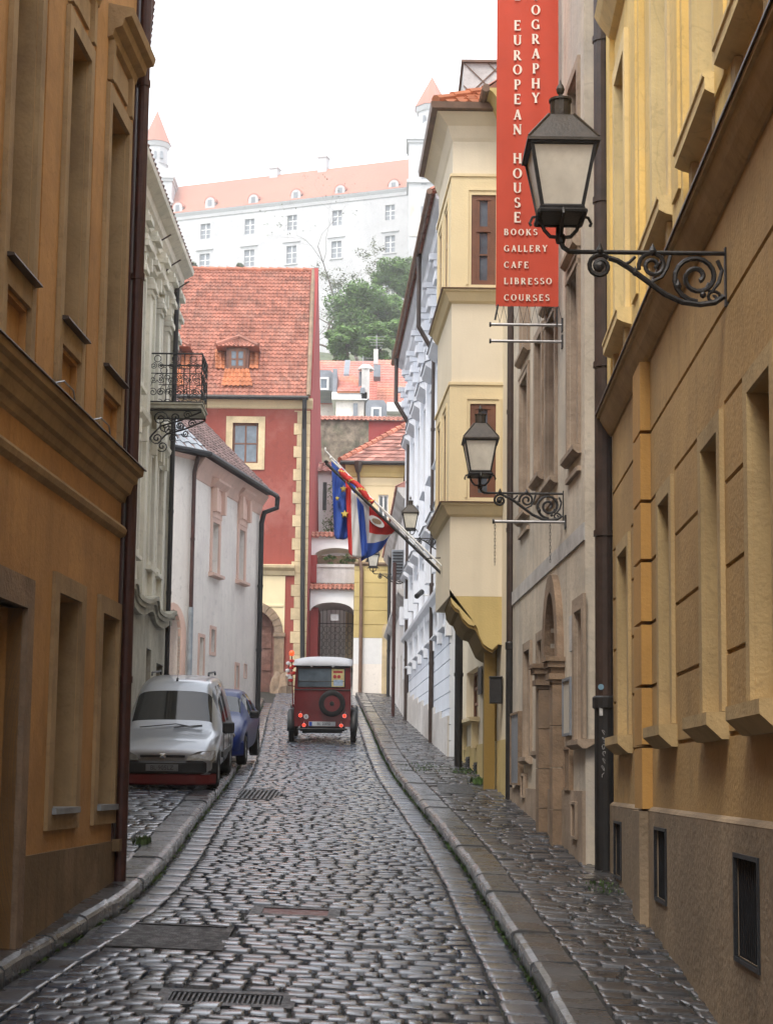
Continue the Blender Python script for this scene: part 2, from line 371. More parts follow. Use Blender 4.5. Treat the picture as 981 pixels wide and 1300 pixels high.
# ================================================================== world, sun, air
w = bpy.data.worlds.new('World'); scene.world = w; w.use_nodes = True
nt = w.node_tree; N = nt.nodes; L = nt.links
sky = N.new('ShaderNodeTexSky'); sky.sky_type = 'NISHITA'; sky.sun_disc = False
SUN_EL, SUN_AZ = 58, 205                  # azimuth: degrees to the right of the street's direction
sky.sun_elevation = R(SUN_EL); sky.sun_rotation = R(SUN_AZ); sky.dust_density = 4; sky.air_density = 1
bg = N['Background']; bg.inputs['Strength'].default_value = .05
L.new(sky.outputs[0], bg.inputs['Color'])
bg2 = N.new('ShaderNodeBackground'); bg2.inputs['Color'].default_value = (.95, .97, 1, 1); bg2.inputs['Strength'].default_value = .82
ad = N.new('ShaderNodeAddShader'); L.new(bg.outputs[0], ad.inputs[0]); L.new(bg2.outputs[0], ad.inputs[1])
L.new(ad.outputs[0], N['World Output'].inputs['Surface'])
sl = bpy.data.lights.new('sun', 'SUN'); sl.energy = .9; sl.angle = R(18); sl.color = (1, .92, .80)
so = bpy.data.objects.new('sun', sl); col.objects.link(so)
dirv = Vector((math.sin(R(SUN_AZ))*math.cos(R(SUN_EL)), math.cos(R(SUN_AZ))*math.cos(R(SUN_EL)), math.sin(R(SUN_EL))))
so.rotation_euler = (-dirv).to_track_quat('-Z', 'Y').to_euler(); so.location = (20, 30, 60)
scene.view_settings.view_transform = 'Standard'; scene.view_settings.look = 'None'; scene.view_settings.exposure = 1.2; scene.view_settings.gamma = 1
scene.cycles.max_bounces = 6; scene.cycles.diffuse_bounces = 4; scene.cycles.glossy_bounces = 3; scene.cycles.volume_bounces = 1
scene.cycles.use_denoising = True; scene.cycles.sample_clamp_indirect = 6
HAZE = True
if HAZE:
    hz = MB(); hz.box(-700, 700, -30, 900, -60, 190)
    hm = bpy.data.materials.new('haze_air'); hm.use_nodes = True; hn = hm.node_tree; hn.nodes.clear()
    ho = hn.nodes.new('ShaderNodeOutputMaterial'); hv = hn.nodes.new('ShaderNodeVolumePrincipled')
    hv.inputs['Color'].default_value = (.97, .985, 1, 1); hv.inputs['Density'].default_value = .0006; hv.inputs['Anisotropy'].default_value = .3
    hn.links.new(hv.outputs[0], ho.inputs['Volume'])
    M['haze'] = hm
    h_ = build('haze', hz, 'haze', kind='stuff')
# ================================================================== ground
g = MB()
xs = [-400, -250, -150, -90, -50, -25, -12, -8, -5, -2, 1, 4, 8, 12, 25, 50, 90, 150, 250, 400]
ds = [-40, -20, 0, 10, 20, 30, 40, 50, 54, 60, 65, 70, 80, 95, 105, 115, 130, 150, 175, 200, 230, 260, 295, 330, 375, 420, 500, 600, 800]
n = len(xs)
g.mesh([(x, d, gz(x, d)-.035 + (random.uniform(-2, 2) if d > 120 else 0)) for d in ds for x in xs],
       [(j*n+i, j*n+i+1, (j+1)*n+i+1, (j+1)*n+i) for j in range(len(ds)-1) for i in range(n-1)], 0)
for k, (j, i) in enumerate([(j, i) for j in range(len(ds)-1) for i in range(n-1)]):
    g.m[k] = 0 if ds[j] < 95 else 1
build('ground', g, ['dirt', 'hill'], kind='structure', smooth=True)
far = MB(); far.face([(-4000, -3000, -62), (4000, -3000, -62), (4000, 6000, -62), (-4000, 6000, -62)])
# kerb lines from the photograph (street level points)
def interp(tab, d):
    if d <= tab[0][0]: a, b = tab[0], tab[1]
    elif d >= tab[-1][0]: a, b = tab[-2], tab[-1]
    else:
        for a, b in zip(tab, tab[1:]):
            if a[0] <= d <= b[0]: break
    return a[1] + (b[1]-a[1])*(d-a[0])/(b[0]-a[0])
def smooth_tab(pts):
    tab = sorted((p.y, p.x) for p in pts); o = []
    d = tab[0][0]-3
    while d < tab[-1][0]+1:
        o.append((d, sum(interp(tab, d+k) for k in (-1.2, -.6, 0, .6, 1.2))/5)); d += .5
    return o
KR = smooth_tab([G(*q) for q in ((700, 1290), (668, 1230), (632, 1175), (596, 1110), (560, 1060), (526, 1018), (500, 985), (484, 955), (474, 930), (462, 905), (455, 890))])
KL = smooth_tab([G(*q) for q in ((2, 1250), (70, 1205), (140, 1168), (190, 1125), (222, 1085), (250, 1045), (274, 1015), (296, 985), (308, 962), (318, 935), (326, 910), (334, 893))])
kr = lambda d: interp(KR, d)
kl = lambda d: interp(KL, d)
# stones -------------------------------------------------------------
TT = (0., .035, .16, .84, .965, 1.)
RZ = (-1., -.16, 0)
SF = [(j*6+i, j*6+i+1, (j+1)*6+i+1, (j+1)*6+i) for j in range(5) for i in range(5)]
def stone(mb, c, zf, h=.009, edge=.042, tilt=.005):
    """one domed sett over the quad c = [(x,d) x4] (near-left, near-right, far-right, far-left)"""
    jx, jy = random.uniform(-tilt, tilt), random.uniform(-tilt, tilt); dz = random.uniform(-h, h*.5)
    vs = []
    for j, v in enumerate(TT):
        for i, u in enumerate(TT):
            uu, vv = u, v
            if i in (0, 5) and j in (0, 5): uu = .5+(u-.5)*.86; vv = .5+(v-.5)*.86
            x = (c[0][0]*(1-uu)+c[1][0]*uu)*(1-vv)+(c[3][0]*(1-uu)+c[2][0]*uu)*vv
            y = (c[0][1]*(1-uu)+c[1][1]*uu)*(1-vv)+(c[3][1]*(1-uu)+c[2][1]*uu)*vv
            ring = min(i, j, 5-i, 5-j)
            z = zf(x, y)+dz+(u-.5)*jx+(v-.5)*jy + edge*RZ[ring]+(random.uniform(-.002, .002) if ring else 0)
            vs.append((x, y, z))
    mb.mesh(vs, SF)
def setts(o):
    n_ = len(o.data.polygons)//25
    pat = [not (k % 5 in (0, 4) or k//5 in (0, 4)) for k in range(25)]
    o.data.polygons.foreach_set('use_smooth', pat*n_); o.data.update()
def course(mb, xl, xr, d, dep, wmin, wmax, zf, j=.011, skew=0, holes=(), **k):
    x = xl + random.uniform(-.02, .02); ph = random.uniform(0, 6)
    wob = lambda x: .03*math.sin(x*2.1+d*.35)+.012*math.sin(x*7+ph) + skew*(x-xl)
    while x < xr-.05:
        w_ = random.uniform(wmin, wmax); x2 = min(x+w_, xr)
        if xr-x2 < wmin*.6: x2 = xr
        if not any(h[0] < (x+x2)/2 < h[1] and h[2] < d+dep/2 < h[3] for h in holes):
            e = lambda: random.uniform(-.014, .014)
            stone(mb, [(x+j+e(), d+wob(x)+j+e()), (x2-j+e(), d+wob(x2)+j+e()), (x2-j+e(), d+dep+wob(x2)-j+e()), (x+j+e(), d+dep+wob(x)-j+e())], zf, **k)
        x = x2
def strip(mb, kf, o0, o1, d0, d1, lmin, lmax, zf, j=.012, **k):   # stones lengthwise beside a kerb line
    d = d0
    while d < d1:
        l = random.uniform(lmin, lmax); e = lambda: random.uniform(-.012, .012)
        stone(mb, [(kf(d+j)+o0+e(), d+j), (kf(d+j)+o1+e(), d+j), (kf(d+l-j)+o1+e(), d+l-j), (kf(d+l-j)+o0+e(), d+l-j)], zf, **k)
        d += l
def box_at(px0, py0, px1, py1, h=0):
    a = G((px0+px1)/2, py1); b = G((px0+px1)/2, py0)
    w_ = a.y*(px1-px0)/F; cx = G((px0+px1)/2, (py0+py1)/2)
    return (cx.x-w_/2, cx.x+w_/2, a.y, b.y)
drain1 = box_at(300, 1001, 357, 1014)
cover1 = box_at(318, 1150, 432, 1163)
grate1 = box_at(200, 1256, 375, 1276)
patch1 = box_at(110, 1171, 292, 1202)
HOLES = [drain1, cover1, grate1, patch1]
road = MB(); d = 8.0
while d < 70.3:
    dep = random.uniform(.13, .21)
    course(road, kl(d)+.33, kr(d)-.36, d, dep, .14, .29, gz, holes=HOLES, skew=random.uniform(-.01, .01))
    d += dep
strip(road, kr, -.35, -.03, 8, 70.3, .18, .42, lambda x, y: gz(x, y)-.006)
strip(road, kl, .03, .32, 8, 61, .25, .5, lambda x, y: gz(x, y)-.004)
setts(build('road', road, 'cobble', smooth=True, kind='structure', fix=False))
SW = .13
zs_ = lambda x, y: gz(x, y)+SW
pv = MB(); d = 8.
while d < 69:
    dep = random.uniform(.14, .25); k_ = kr(d)
    course(pv, k_+.38, k_+.38+3.6, d, dep, .16, .42, zs_, skew=random.uniform(-.02, .02), h=.016)
    d += dep
bed = MB()
def bedstrip(mb, kf, o0, o1, d0, d1, z):
    d = d0
    while d < d1:
        e = min(d+1, d1)
        mb.face([(kf(d)+o0, d, gz(kf(d)+o0, d)+z), (kf(d)+o1, d, gz(kf(d)+o1, d)+z), (kf(e)+o1, e, gz(kf(e)+o1, e)+z), (kf(e)+o0, e, gz(kf(e)+o0, e)+z)]); d = e
setts(build('pavement', pv, 'paving', smooth=True, kind='structure', fix=False))
bedstrip(bed, kr, .02, 5, 7, 70, SW-.028)
bedstrip(bed, kl, -7, -.02, 7, 62, SW-.028)
build('pavement_bed', bed, 'dirt', kind='structure')
pv = MB(); d = 17.
while d < 62:
    dep = random.uniform(.2, .32); k_ = kl(d)
    course(pv, k_-4.6, k_-.38, d, dep, .18, .36, zs_, h=.012)
    d += dep
setts(build('pavement', pv, 'cobble', smooth=True, kind='structure', fix=False))
# flat flags along the left wall in front
pv = MB(); d = 8.
while d < 18.8:
    l = random.uniform(.7, 1.2)
    stone(pv, [(kl(d)-1.6, d+.01), (kl(d)-.36, d+.01), (kl(d+l)-.36, d+l-.01), (kl(d+l)-1.6, d+l-.01)], zs_, h=.01, edge=.03)
    d += l
def kerb(kf, o0, o1, d0, d1, m):
    mb = MB(); d = d0
    while d < d1:
        l = random.uniform(.55, 1.15); dz = random.uniform(-.012, .012); nseg = 3
        j = .008
        for k in range(1):
            ys = [d+j+(l-2*j)*i/nseg for i in range(nseg+1)]; vs = []
            e0, e1 = random.uniform(-.012, .012), random.uniform(-.012, .012)
            inner = o0 if abs(o0) < abs(o1) else o1; outer = o1 if inner == o0 else o0
            prof_ = [(inner, -.12), (inner, SW-.035), (inner+(outer-inner)*.06, SW-.01), (inner+(outer-inner)*.2, SW+.004), (outer, SW+.0), (outer, SW-.05)]
            for y in ys:
                for (o, z) in prof_:
                    x = kf(y)+o+e0*.6; rr = random.uniform(-.005, .005)
                    vs.append((x, y, gz(x, y)+z+dz+rr))
            p_ = len(prof_); fs = [(i*p_+a, i*p_+a+1, (i+1)*p_+a+1, (i+1)*p_+a) for i in range(nseg) for a in range(p_-1)]
            fs += [tuple(range(p_)), tuple(nseg*p_+a for a in reversed(range(p_)))]
            mb.mesh(vs, fs)
        d += l
    return mb
for y in []: pass
kb = kerb(kr, 0, .36, 8, 70, 'kerbstone'); build('kerb', kb, 'kerbstone', kind='structure', bevel=0)
kb = kerb(kl, 0, -.36, 8, 61.5, 'kerbstone')
kb.v += []; n_ = len(kb.v)
for v in pv.v: kb.v.append(v)
kb.f += [tuple(i+n_ for i in f_) for f_ in pv.f]; kb.m += pv.m
build('kerb', kb, 'kerbstone', kind='structure')
# drains, covers, patches
def plate(name, b, m, label, cat, z=.0, ribs=0, rimw=.05, rim='castiron', rib_m=None):
    z -= .012
    x0, x1, y0, y1 = b; mb = MB(); cx, cy = (x0+x1)/2, (y0+y1)/2
    zz = lambda x, y, h: Vector((x, y, gz(x, y)+h))
    def slab(mb, a, b_, c, d_, h0, h1): mb.box8([zz(a, c, h0), zz(b_, c, h0), zz(b_, d_, h0), zz(a, d_, h0), zz(a, c, h1), zz(b_, c, h1), zz(b_, d_, h1), zz(a, d_, h1)])
    root = thing(name, label, cat, (cx, cy, gz(cx, cy)))
    slab(mb, x0, x1, y0, y0+rimw, -.1, z+.005); slab(mb, x0, x1, y1-rimw, y1, -.1, z+.005); slab(mb, x0, x0+rimw, y0+rimw, y1-rimw, -.1, z+.005); slab(mb, x1-rimw, x1, y0+rimw, y1-rimw, -.1, z+.005)
    build('rim', mb, rim, root)
    mb = MB(); slab(mb, x0+rimw, x1-rimw, y0+rimw, y1-rimw, -.1, z-.03 if ribs else z-.005)
    if ribs:
        for i in range(ribs):
            a = x0+rimw+(x1-x0-2*rimw)*(i+.2)/ribs; b2 = x0+rimw+(x1-x0-2*rimw)*(i+.65)/ribs
            slab(mb, a, b2, y0+rimw+.001, y1-rimw-.001, -.03, z)
    build('cover_plate', mb, m, root)
    return root
M['rust'] = mat('rusty_red_cover', (.16, .055, .045), .5, .3, 5, .4, 40, damp=(.3, .6))
M['castiron'] = mat('cast_iron_cover', (.03, .034, .04), .45, .3, 5, .5, 40, damp=(.25, .55))
plate('drain_cover', drain1, 'castiron', 'flat dark drain cover in the cobbles beside the blue parked car', 'drain cover', ribs=9)
plate('manhole_cover', cover1, 'rust', 'narrow rusty red cover plate in the middle of the cobbled road', 'manhole cover', rimw=.12)
plate('storm_grate', grate1, 'castiron', 'ribbed iron storm grate at the bottom of the photo, nearest of the road covers', 'storm grate', ribs=22, rimw=.1)
plate('asphalt_patch', patch1, 'asphalt', 'dark asphalt repair patch among the cobbles left of the rusty cover', 'road patch', rimw=.06, rim='asphalt')
sd = box_at(556, 1006, 600, 1018)
x0, x1, y0, y1 = sd; mb = MB()
mb.box8([(x0, y0, gz(x0, y0)+.05), (x1, y0, gz(x1, y0)+.05), (x1, y1, gz(x1, y1)+.05), (x0, y1, gz(x0, y1)+.05), (x0, y0, gz(x0, y0)+SW+.012), (x1, y0, gz(x1, y0)+SW+.012), (x1, y1, gz(x1, y1)+SW+.012), (x0, y1, gz(x0, y1)+SW+.012)])
tag(build('pavement_hatch', mb, 'castiron'), 'dark slate grey hatch plate in the right pavement near the yellow building', 'hatch')
# weeds
def weed(px, py, h, r, n, label, side=SW):
    p = G(px, py, side); mb = MB()
    for _ in range(n):
        a = random.uniform(0, 2*PI); rr = r*random.random()**.5; q = p+Vector((rr*math.cos(a), rr*math.sin(a)*1.6, 0)); q.z = gz(q.x, q.y)+side-.01
        t = Vector((random.uniform(-.5, .5), random.uniform(-.5, .5), 1)).normalized()*h*random.uniform(.5, 1)
        s_ = Vector((-math.sin(a), math.cos(a), .2))*h*.16
        mb.mesh([q, q+t*.5+s_, q+t, q+t*.5-s_], [(0, 1, 2, 3)])
    tag(build('weed_tuft', mb, 'grassy', fix=False), label, 'weeds')
weed(180, 1071, .12, .12, 70, 'small green weed tuft growing on the left pavement near the brown downpipe')
weed(768, 1128, .06, .25, 70, 'flat green weeds at the foot of the large downpipe by the tan building')
weed(606, 995, .16, .16, 70, 'green weed growing at the foot of the yellow wall with vents')
weed(590, 980, .08, .35, 130, 'thin grass patch in the pavement joints near the black downpipe of the yellow building')
weed(538, 975, .06, .6, 140, 'sparse moss and grass on the pavement in front of the pale blue building')
# moss in the kerb gutters: nobody could count it
mb = MB()
for _ in range(900):
    d = random.uniform(13, 60); s_ = random.random() < .7
    x = (kr(d)-random.uniform(.0, .03)) if s_ else (kl(d)+random.uniform(0, .03))
    q = Vector((x, d, gz(x, d)-.01)); h = random.uniform(.01, .045)
    mb.mesh([q+Vector((-.02, -.03, 0)), q+Vector((.02, .03, 0)), q+Vector((random.uniform(-.02, .02), random.uniform(-.03, .03), h))], [(0, 1, 2)])
o = build('moss', mb, 'grassy', fix=False, kind='stuff'); o['label'] = 'moss and weeds in the kerb joints'; o['category'] = 'moss'
# ================================================================== LEFT 1: ochre building in front
def ground_at(px, py): return G(px, py, SW)
c0 = ground_at(140, 1118)
LD = c0.y; LX = c0.x
L1 = Fac(LX-.0486*12, LD-12, LX, LD, 'left')         # near end s=0 .. corner s=12
ls = lambda px, py: L1.s(px, py); lz = lambda px, py: L1.z(px, py)
S_C = L1.L
zg = gz(LX, LD)+SW
r_ = thing('ochre_building', 'dark ochre building with stone window surrounds, filling the left edge in front', 'building', (LX-1, LD-5, zg-.6))
plz = lz(145, 1067)
# windows (ground floor)
w1 = (ls(67, 900), ls(96, 900)); w2 = (ls(124, 900), ls(145, 900))
gw_t, gw_b = lz(96, 763), lz(96, 1027)
dr = (ls(0, 900)-.9, ls(24, 900)); dr_t = lz(24, 770)
up_t, up_b = lz(134, 121), lz(134, 466)
u3 = (ls(133, 300), ls(156, 300)); u2 = (ls(79, 300), ls(104, 300)); u1 = (ls(6, 300), ls(38, 300))
uw = u3[1]-u3[0]; pitch = (u3[0]-u1[0])/2
ups = [(u3[0]-pitch*k, u3[1]-pitch*k) for k in range(5)]
ups[1] = u2; ups[2] = u1
panels = []
for a, b in ups: panels.append((a+.02, b-.02, up_b-1.02, up_b-.30, .06, 1))
top = 10.2
mb = MB()
holes = [(w1[0], w1[1], gw_b, gw_t, .32), (w2[0], w2[1], gw_b, gw_t, .32), (dr[0], dr[1], zg-.7, dr_t, .45)] + [(a, b, up_b, up_t, .30) for a, b in ups] + panels
L1.wall(mb, -24, S_C, zg-1.6, top, holes, back=9)
build('wall', mb, 'ochre', r_)
# reveals lining in stone colour
for a, b in [w1, w2]:
    mb = MB()
    L1.box(mb, b-.012, b+.001, gw_b, gw_t, -.3, -.002); L1.box(mb, a-.001, a+.012, gw_b, gw_t, -.3, -.002)
    build('window_reveal', mb, 'ochre_trim', r_)
for a, b in ups:
    mb = MB(); L1.box(mb, b-.012, b+.001, up_b, up_t, -.29, -.002)
    build('window_reveal', mb, 'ochre_trim', r_)
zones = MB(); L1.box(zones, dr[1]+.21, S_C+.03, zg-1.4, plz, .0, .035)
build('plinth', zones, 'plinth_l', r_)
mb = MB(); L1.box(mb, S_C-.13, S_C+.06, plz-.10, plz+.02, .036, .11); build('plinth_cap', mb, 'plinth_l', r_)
for a, b in [w1, w2]:
    mb = MB(); fw = .17
    frame_ring(L1, mb, a, b, gw_b, gw_t, fw, .0, .035)
    o = build('window_surround', mb, 'ochre_trim', r_)
    mb = MB(); L1.box(mb, a-.03, b+.03, gw_b-.03, gw_b+.025, -.2, .075); sub('sill', mb, 'zinc', o, r_)
    window(L1, r_, a, b, gw_b, gw_t, .29, bars=(1, 2))
mb = MB(); L1.box(mb, dr[1], dr[1]+.20, zg-.6, dr_t+.25, -.12, .05); L1.box(mb, dr[0]-.2, dr[0], zg-.6, dr_t+.25, -.12, .05); L1.box(mb, dr[0], dr[1], dr_t, dr_t+.25, -.12, .05)
o = build('doorway_surround', mb, 'stone_brown', r_)
mb = MB(); L1.box(mb, dr[0], dr[1], zg-.6, dr_t, -.44, -.38)
for k in range(6):
    zz = zg-.3+k*.48
    L1.box(mb, dr[0]+.15, dr[1]-.15, zz, zz+.38, -.38, -.35)
o = build('door', mb, 'wood_old', r_)
mb = MB(); hx = dr[0]+.2; mb.tube([L1.w(hx, zg+.7, -.34), L1.w(hx, zg+.7, -.28), L1.w(hx+.12, zg+.7, -.28)], .015); sub('handle', mb, 'iron', o, r_)
# string course + cornice
m1z = lz(157, 676); cz_b = lz(157, 648); cz_t = lz(162, 613)
mb = MB()
L1.run(mb, 0, S_C+.05, [(0, m1z-.09), (.05, m1z-.05), (.065, m1z), (.04, m1z+.04), (0, m1z+.06)])
build('string_course', mb, 'ochre_trim', r_)
cb = lz(155, 640); ct = cb+.42
mb = MB()
L1.run(mb, 0, S_C+.05, [(0, cb), (.03, cb+.02), (.05, cb+.08), (.09, cb+.10), (.12, cb+.20), (.15, cb+.22), (.16, cb+.28), (.21, cb+.30), (.22, ct-.05), (0, ct)])
o = build('cornice', mb, 'ochre_trim', r_)
mb = MB(); L1.run(mb, 0, S_C+.07, [(0, ct+.003), (.24, ct-.045), (.245, ct-.06), (.235, ct-.06), (0, ct-.02)])
sub('flashing', mb, 'pipe_dark', o, r_)
for a, b in ups:
    mb = MB(); fw = .13
    L1.box(mb, a-fw, a, ct+.02, up_t+.16, 0, .045); L1.box(mb, b, b+fw, ct+.02, up_t+.16, 0, .045)
    L1.box(mb, a, b, up_t, up_t+.16, 0, .045); L1.box(mb, a, b, up_b-.26, up_b-.06, 0, .04)
    o = build('window_surround', mb, 'ochre_trim', r_)
    mb = MB(); L1.run(mb, a-.06, b+.08, [(-.28, up_b+.004), (.10, up_b-.03), (.11, up_b-.055), (.06, up_b-.06), (-.28, up_b-.05)]); sub('sill', mb, 'pipe_dark', o, r_)
    # apron panel inside the recess frame above window and hood
    hz0 = up_t+.62
    mb = MB(); L1.run(mb, a-.16, b+.20, [(0, hz0), (.05, hz0+.02), (.07, hz0+.09), (.15, hz0+.12), (.17, hz0+.2), (.24, hz0+.22), (.26, hz0+.3), (0, hz0+.36)])
    L1.box(mb, a-.10, a+.0, hz0-.42, hz0, 0, .06); L1.box(mb, b+.0, b+.10, hz0-.42, hz0, 0, .06)
    L1.box(mb, a+.08, b-.08, hz0-.34, hz0-.08, 0, .03)
    sub('hood', mb, 'ochre_trim', o, r_)
    window(L1, r_, a, b, up_b, up_t, .27, bars=(1, 2))
# pilaster strips between windows
for (a, b), (c, d) in zip(ups[1:], ups[:-1]):
    mb = MB(); L1.box(mb, b+.27, c-.27, ct+.03, top-.6, 0, .02)
    build('pilaster', mb, 'ochre', r_)
# roof with overhang, hipped round the corner
mb = MB(); ov = .42; e0 = L1.w(0, top, ov); e1 = L1.w(S_C+ov, top, ov); e2 = L1.w(S_C+ov, top, -9); e3 = L1.w(0, top, -9)
k0 = L1.w(0, top+3.4, -4.5); k1 = L1.w(S_C-4.2, top+3.4, -4.5)
mb.mesh([e0, e1, e2, e3, k0, k1], [(0, 1, 5, 4), (1, 2, 5), (2, 3, 4, 5), (0, 4, 3), (0, 3, 2, 1)])
o = build('roof', mb, 'tile_dark', r_)
mb = MB(); tiles(mb, e0, e1, k1, k0, .22, .32, .03); tiles(mb, e1, e2, k1, k1, .22, .32, .03)
sub('tile', mb, 'tile_dark', o, r_)
mb = MB(); mb.tube([e0+Vector((.04, 0, .0)), e1+Vector((.04, .04, 0)), e2+Vector((0, .05, 0))], .075, 8); build('gutter', mb, 'pipe_maroon', r_)
pp = L1.w(S_C+.06, 0, .09)
pipe('downpipe', [(pp.x, pp.y, zg-.1), (pp.x, pp.y, top-.5), (pp.x+.2, pp.y, top-.05)], .062, 'pipe_maroon', r_)
mb = MB(); L1.box(mb, S_C-.02, S_C+.16, zg-1.2, top-.05, -.3, .02); build('corner_shadow_strip', mb, 'pipe_maroon', r_)  # dark maroon strip standing for the shadowed gap beside the pipe
# wing behind the corner turning slightly left, with its own eave
wa, wb_ = Vector((pp.x-.22, LD+.25)), Vector((-4.15, 24.2))
WG = Fac(wa.x, wa.y, wb_.x, wb_.y, 'left')
mb = MB(); WG.wall(mb, 0, WG.L, zg-.5, 10.15, [], back=5); build('wing_wall', mb, 'ochre', r_)
A, B, C, D = WG.w(-.2, 10.2, .3), WG.w(WG.L, 10.2, .3), WG.w(WG.L, 12.6, -2.5), WG.w(-.2, 12.6, -2.5)
mb = MB(); mb.mesh([A, B, C, D, WG.w(-.2, 10.1, -5), WG.w(WG.L, 10.1, -5)], [(0, 1, 2, 3), (3, 2, 5, 4), (0, 3, 4), (1, 5, 2), (0, 4, 5, 1)]); o = build('wing_roof', mb, 'tile_dark', r_)
mb = MB(); tiles(mb, A, B, C, D, .2, .3, .04)
for i in range(int((B-A).length/.2)): p_ = A.lerp(B, (i+.5)*.2/(B-A).length); mb.tube([p_+Vector((.06, 0, .02)), p_+Vector((-.2, 0, .18))], .07, 7)
sub('tile', mb, 'tile_dark', o, r_)
# two bits of cable on the cornice
for q in (ls(48, 500), ls(98, 560)):
    mb = MB(); mb.tube([L1.w(q, ct+.02, .1), L1.w(q+.1, ct+.07, .2), L1.w(q+.35, ct+.05, .22), L1.w(q+.5, ct+.0, .2)], .008, 5)
    build('cable', mb, 'steel', r_)

# ================================================================== LEFT 2: green-cream ornate house
X2 = -5.0
L2 = Fac(X2, 24, X2-.02, 37.6, 'left')
zg = gz(X2, 31)-.3
r2 = thing('green_cream_house', 'narrow grey-green stucco house with an iron balcony and a scalloped ledge, behind the ochre building', 'building', (X2-2, 33, zg))
s2 = lambda px, py=600: L2.s(px, py); z2 = lambda px, py: L2.z(px, py)
SE = L2.L
ez = 11.75
lc = z2(166, 752)                               # ledge level
wn = [(s2(188, 640), s2(193, 640), z2(190, 700), z2(190, 585)), (s2(199), s2(203), z2(201, 700), z2(201, 592))]
mb = MB()
door_s = (s2(186, 830), s2(192, 830)); gd = (s2(199, 840), s2(207, 840))
hol = [(a, b, lc+.9, lc+3.1, .25) for a, b, *_ in wn]+[(a, b, lc+4.3, lc+6.6, .25) for a, b, *_ in wn]+[(s2(168), s2(175), lc+.9, lc+3.1, .25), (s2(168), s2(175), lc+4.3, lc+6.6, .25)]
L2.wall(mb, 0, SE, lc, ez, hol, back=8); build('wall', mb, 'greencream', r2)
mb = MB(); L2.wall(mb, 0, SE, zg-2, lc, [(door_s[0], door_s[1], zg-1, lc-.9, .3), (gd[0], gd[1], zg-1, lc-1.1, .3)], back=8); build('lower_wall', mb, 'greencream_low', r2)
mb = MB(); L2.box(mb, door_s[0], door_s[1], zg-1, lc-.9, -.28, -.22); build('door', mb, 'wood_old', r2)
mb = MB(); L2.box(mb, gd[0], gd[1], zg-1, lc-1.1, -.28, -.22)
for k in range(9): L2.box(mb, gd[0]+.03, gd[1]-.03, zg+.2+k*.28, zg+.36+k*.28, -.22, -.20)
build('shutter_door', mb, 'pipe_black', r2)
for a, b, c, d, *_ in hol: window(L2, r2, a, b, c, d, .22, bars=(1, 2))
for a, b, c, d, *_ in hol:
    mb = MB(); frame_ring(L2, mb, a, b, c, d, .12, 0, .06)
    L2.run(mb, a-.25, b+.25, [(0, d+.3), (.06, d+.32), (.2, d+.42), (.22, d+.5), (0, d+.56)])
    L2.box(mb, a-.16, b+.16, c-.2, c-.12, 0, .12)
    for q in (a-.06, b+.06):
        L2.poly(mb, [(q-.07, d+.02), (q+.07, d+.02), (q+.07, d+.3), (q-.07, d+.3)], .06, .17)
    build('window_surround', mb, 'greencream', r2)
# scalloped ledge (wavy in plan)
mb = MB(); segs = 40
for i in range(segs):
    a, b = SE*(.38+.62*i/segs), SE*(.38+.62*(i+1)/segs)
    f_ = lambda s: .16+.13*abs(math.sin(s*1.05+.6))
    zz = lambda s: lc - .10*math.cos(s*2.1)
    for (za, zb, k) in ((-.26, -.12, .55), (-.12, -.03, .8), (-.03, .06, 1.)):
        pa, pb = f_(a)*k, f_(b)*k
        mb.box8([L2.w(a, zz(a)+za, -.01), L2.w(b, zz(b)+za, -.01), L2.w(b, zz(b)+za, pb), L2.w(a, zz(a)+za, pa), L2.w(a, zz(a)+zb, -.01), L2.w(b, zz(b)+zb, -.01), L2.w(b, zz(b)+zb, pb), L2.w(a, zz(a)+zb, pa)])
build('ledge', mb, 'greencream_low', r2)
# pilasters with stacked capitals near the eaves, and cornice
mb = MB()
for q in [SE-.25, SE-1.5, SE-2.9, SE-4.3, SE-5.6, SE-7]:
    L2.box(mb, q-.18, q+.18, lc+.06, ez-1.9, 0, .10)
    for k, (h, e) in enumerate(((0, .14), (.12, .20), (.24, .16), (.5, .17), (.62, .24), (.75, .18), (1.0, .15), (1.12, .26), (1.24, .2))):
        L2.box(mb, q-.16-e*.3, q+.16+e*.3, ez-1.9+h, ez-1.9+h+.11, .0, e)
build('pilaster', mb, 'greencream', r2)
mb = MB(); L2.run(mb, 0, SE, [(0, ez-.62), (.08, ez-.6), (.10, ez-.45), (.2, ez-.36), (.22, ez-.2), (.42, ez-.1), (.44, ez), (0, ez+.02)])
build('cornice', mb, 'greencream', r2)
# curved iron hooks under the eave
mb = MB()
for q in (SE-.6, SE-2.2, SE-3.9):
    mb.tube([L2.w(q, ez-.75, .02), L2.w(q, ez-.55, .2), L2.w(q, ez-.42, .4)], .018, 5)
build('eave_hook', mb, 'pipe_dark', r2)
mb = MB(); ov = .32
A, B, C, D = L2.w(0, ez+.05, ov), L2.w(SE+.2, ez+.05, ov), L2.w(SE+.2, ez+3, -4), L2.w(0, ez+3, -4)
mb.mesh([A, B, C, D, L2.w(0, ez+.05, -8), L2.w(SE+.2, ez+.05, -8)], [(0, 1, 2, 3), (3, 2, 5, 4), (0, 3, 4), (1, 5, 2), (0, 4, 5, 1)])
o = build('roof', mb, 'tile_dark', r2)
mb = MB(); tiles(mb, A, B, C, D, .24, .34, .05)
for i in range(int(SE/.24)):                    # rounded eave tile ends, seen from below
    q = .12+i*.24; mb.tube([L2.w(q, ez+.06, ov+.07), L2.w(q, ez+.2, ov-.12)], .085, 7)
sub('tile', mb, 'tile_dark', o, r2)
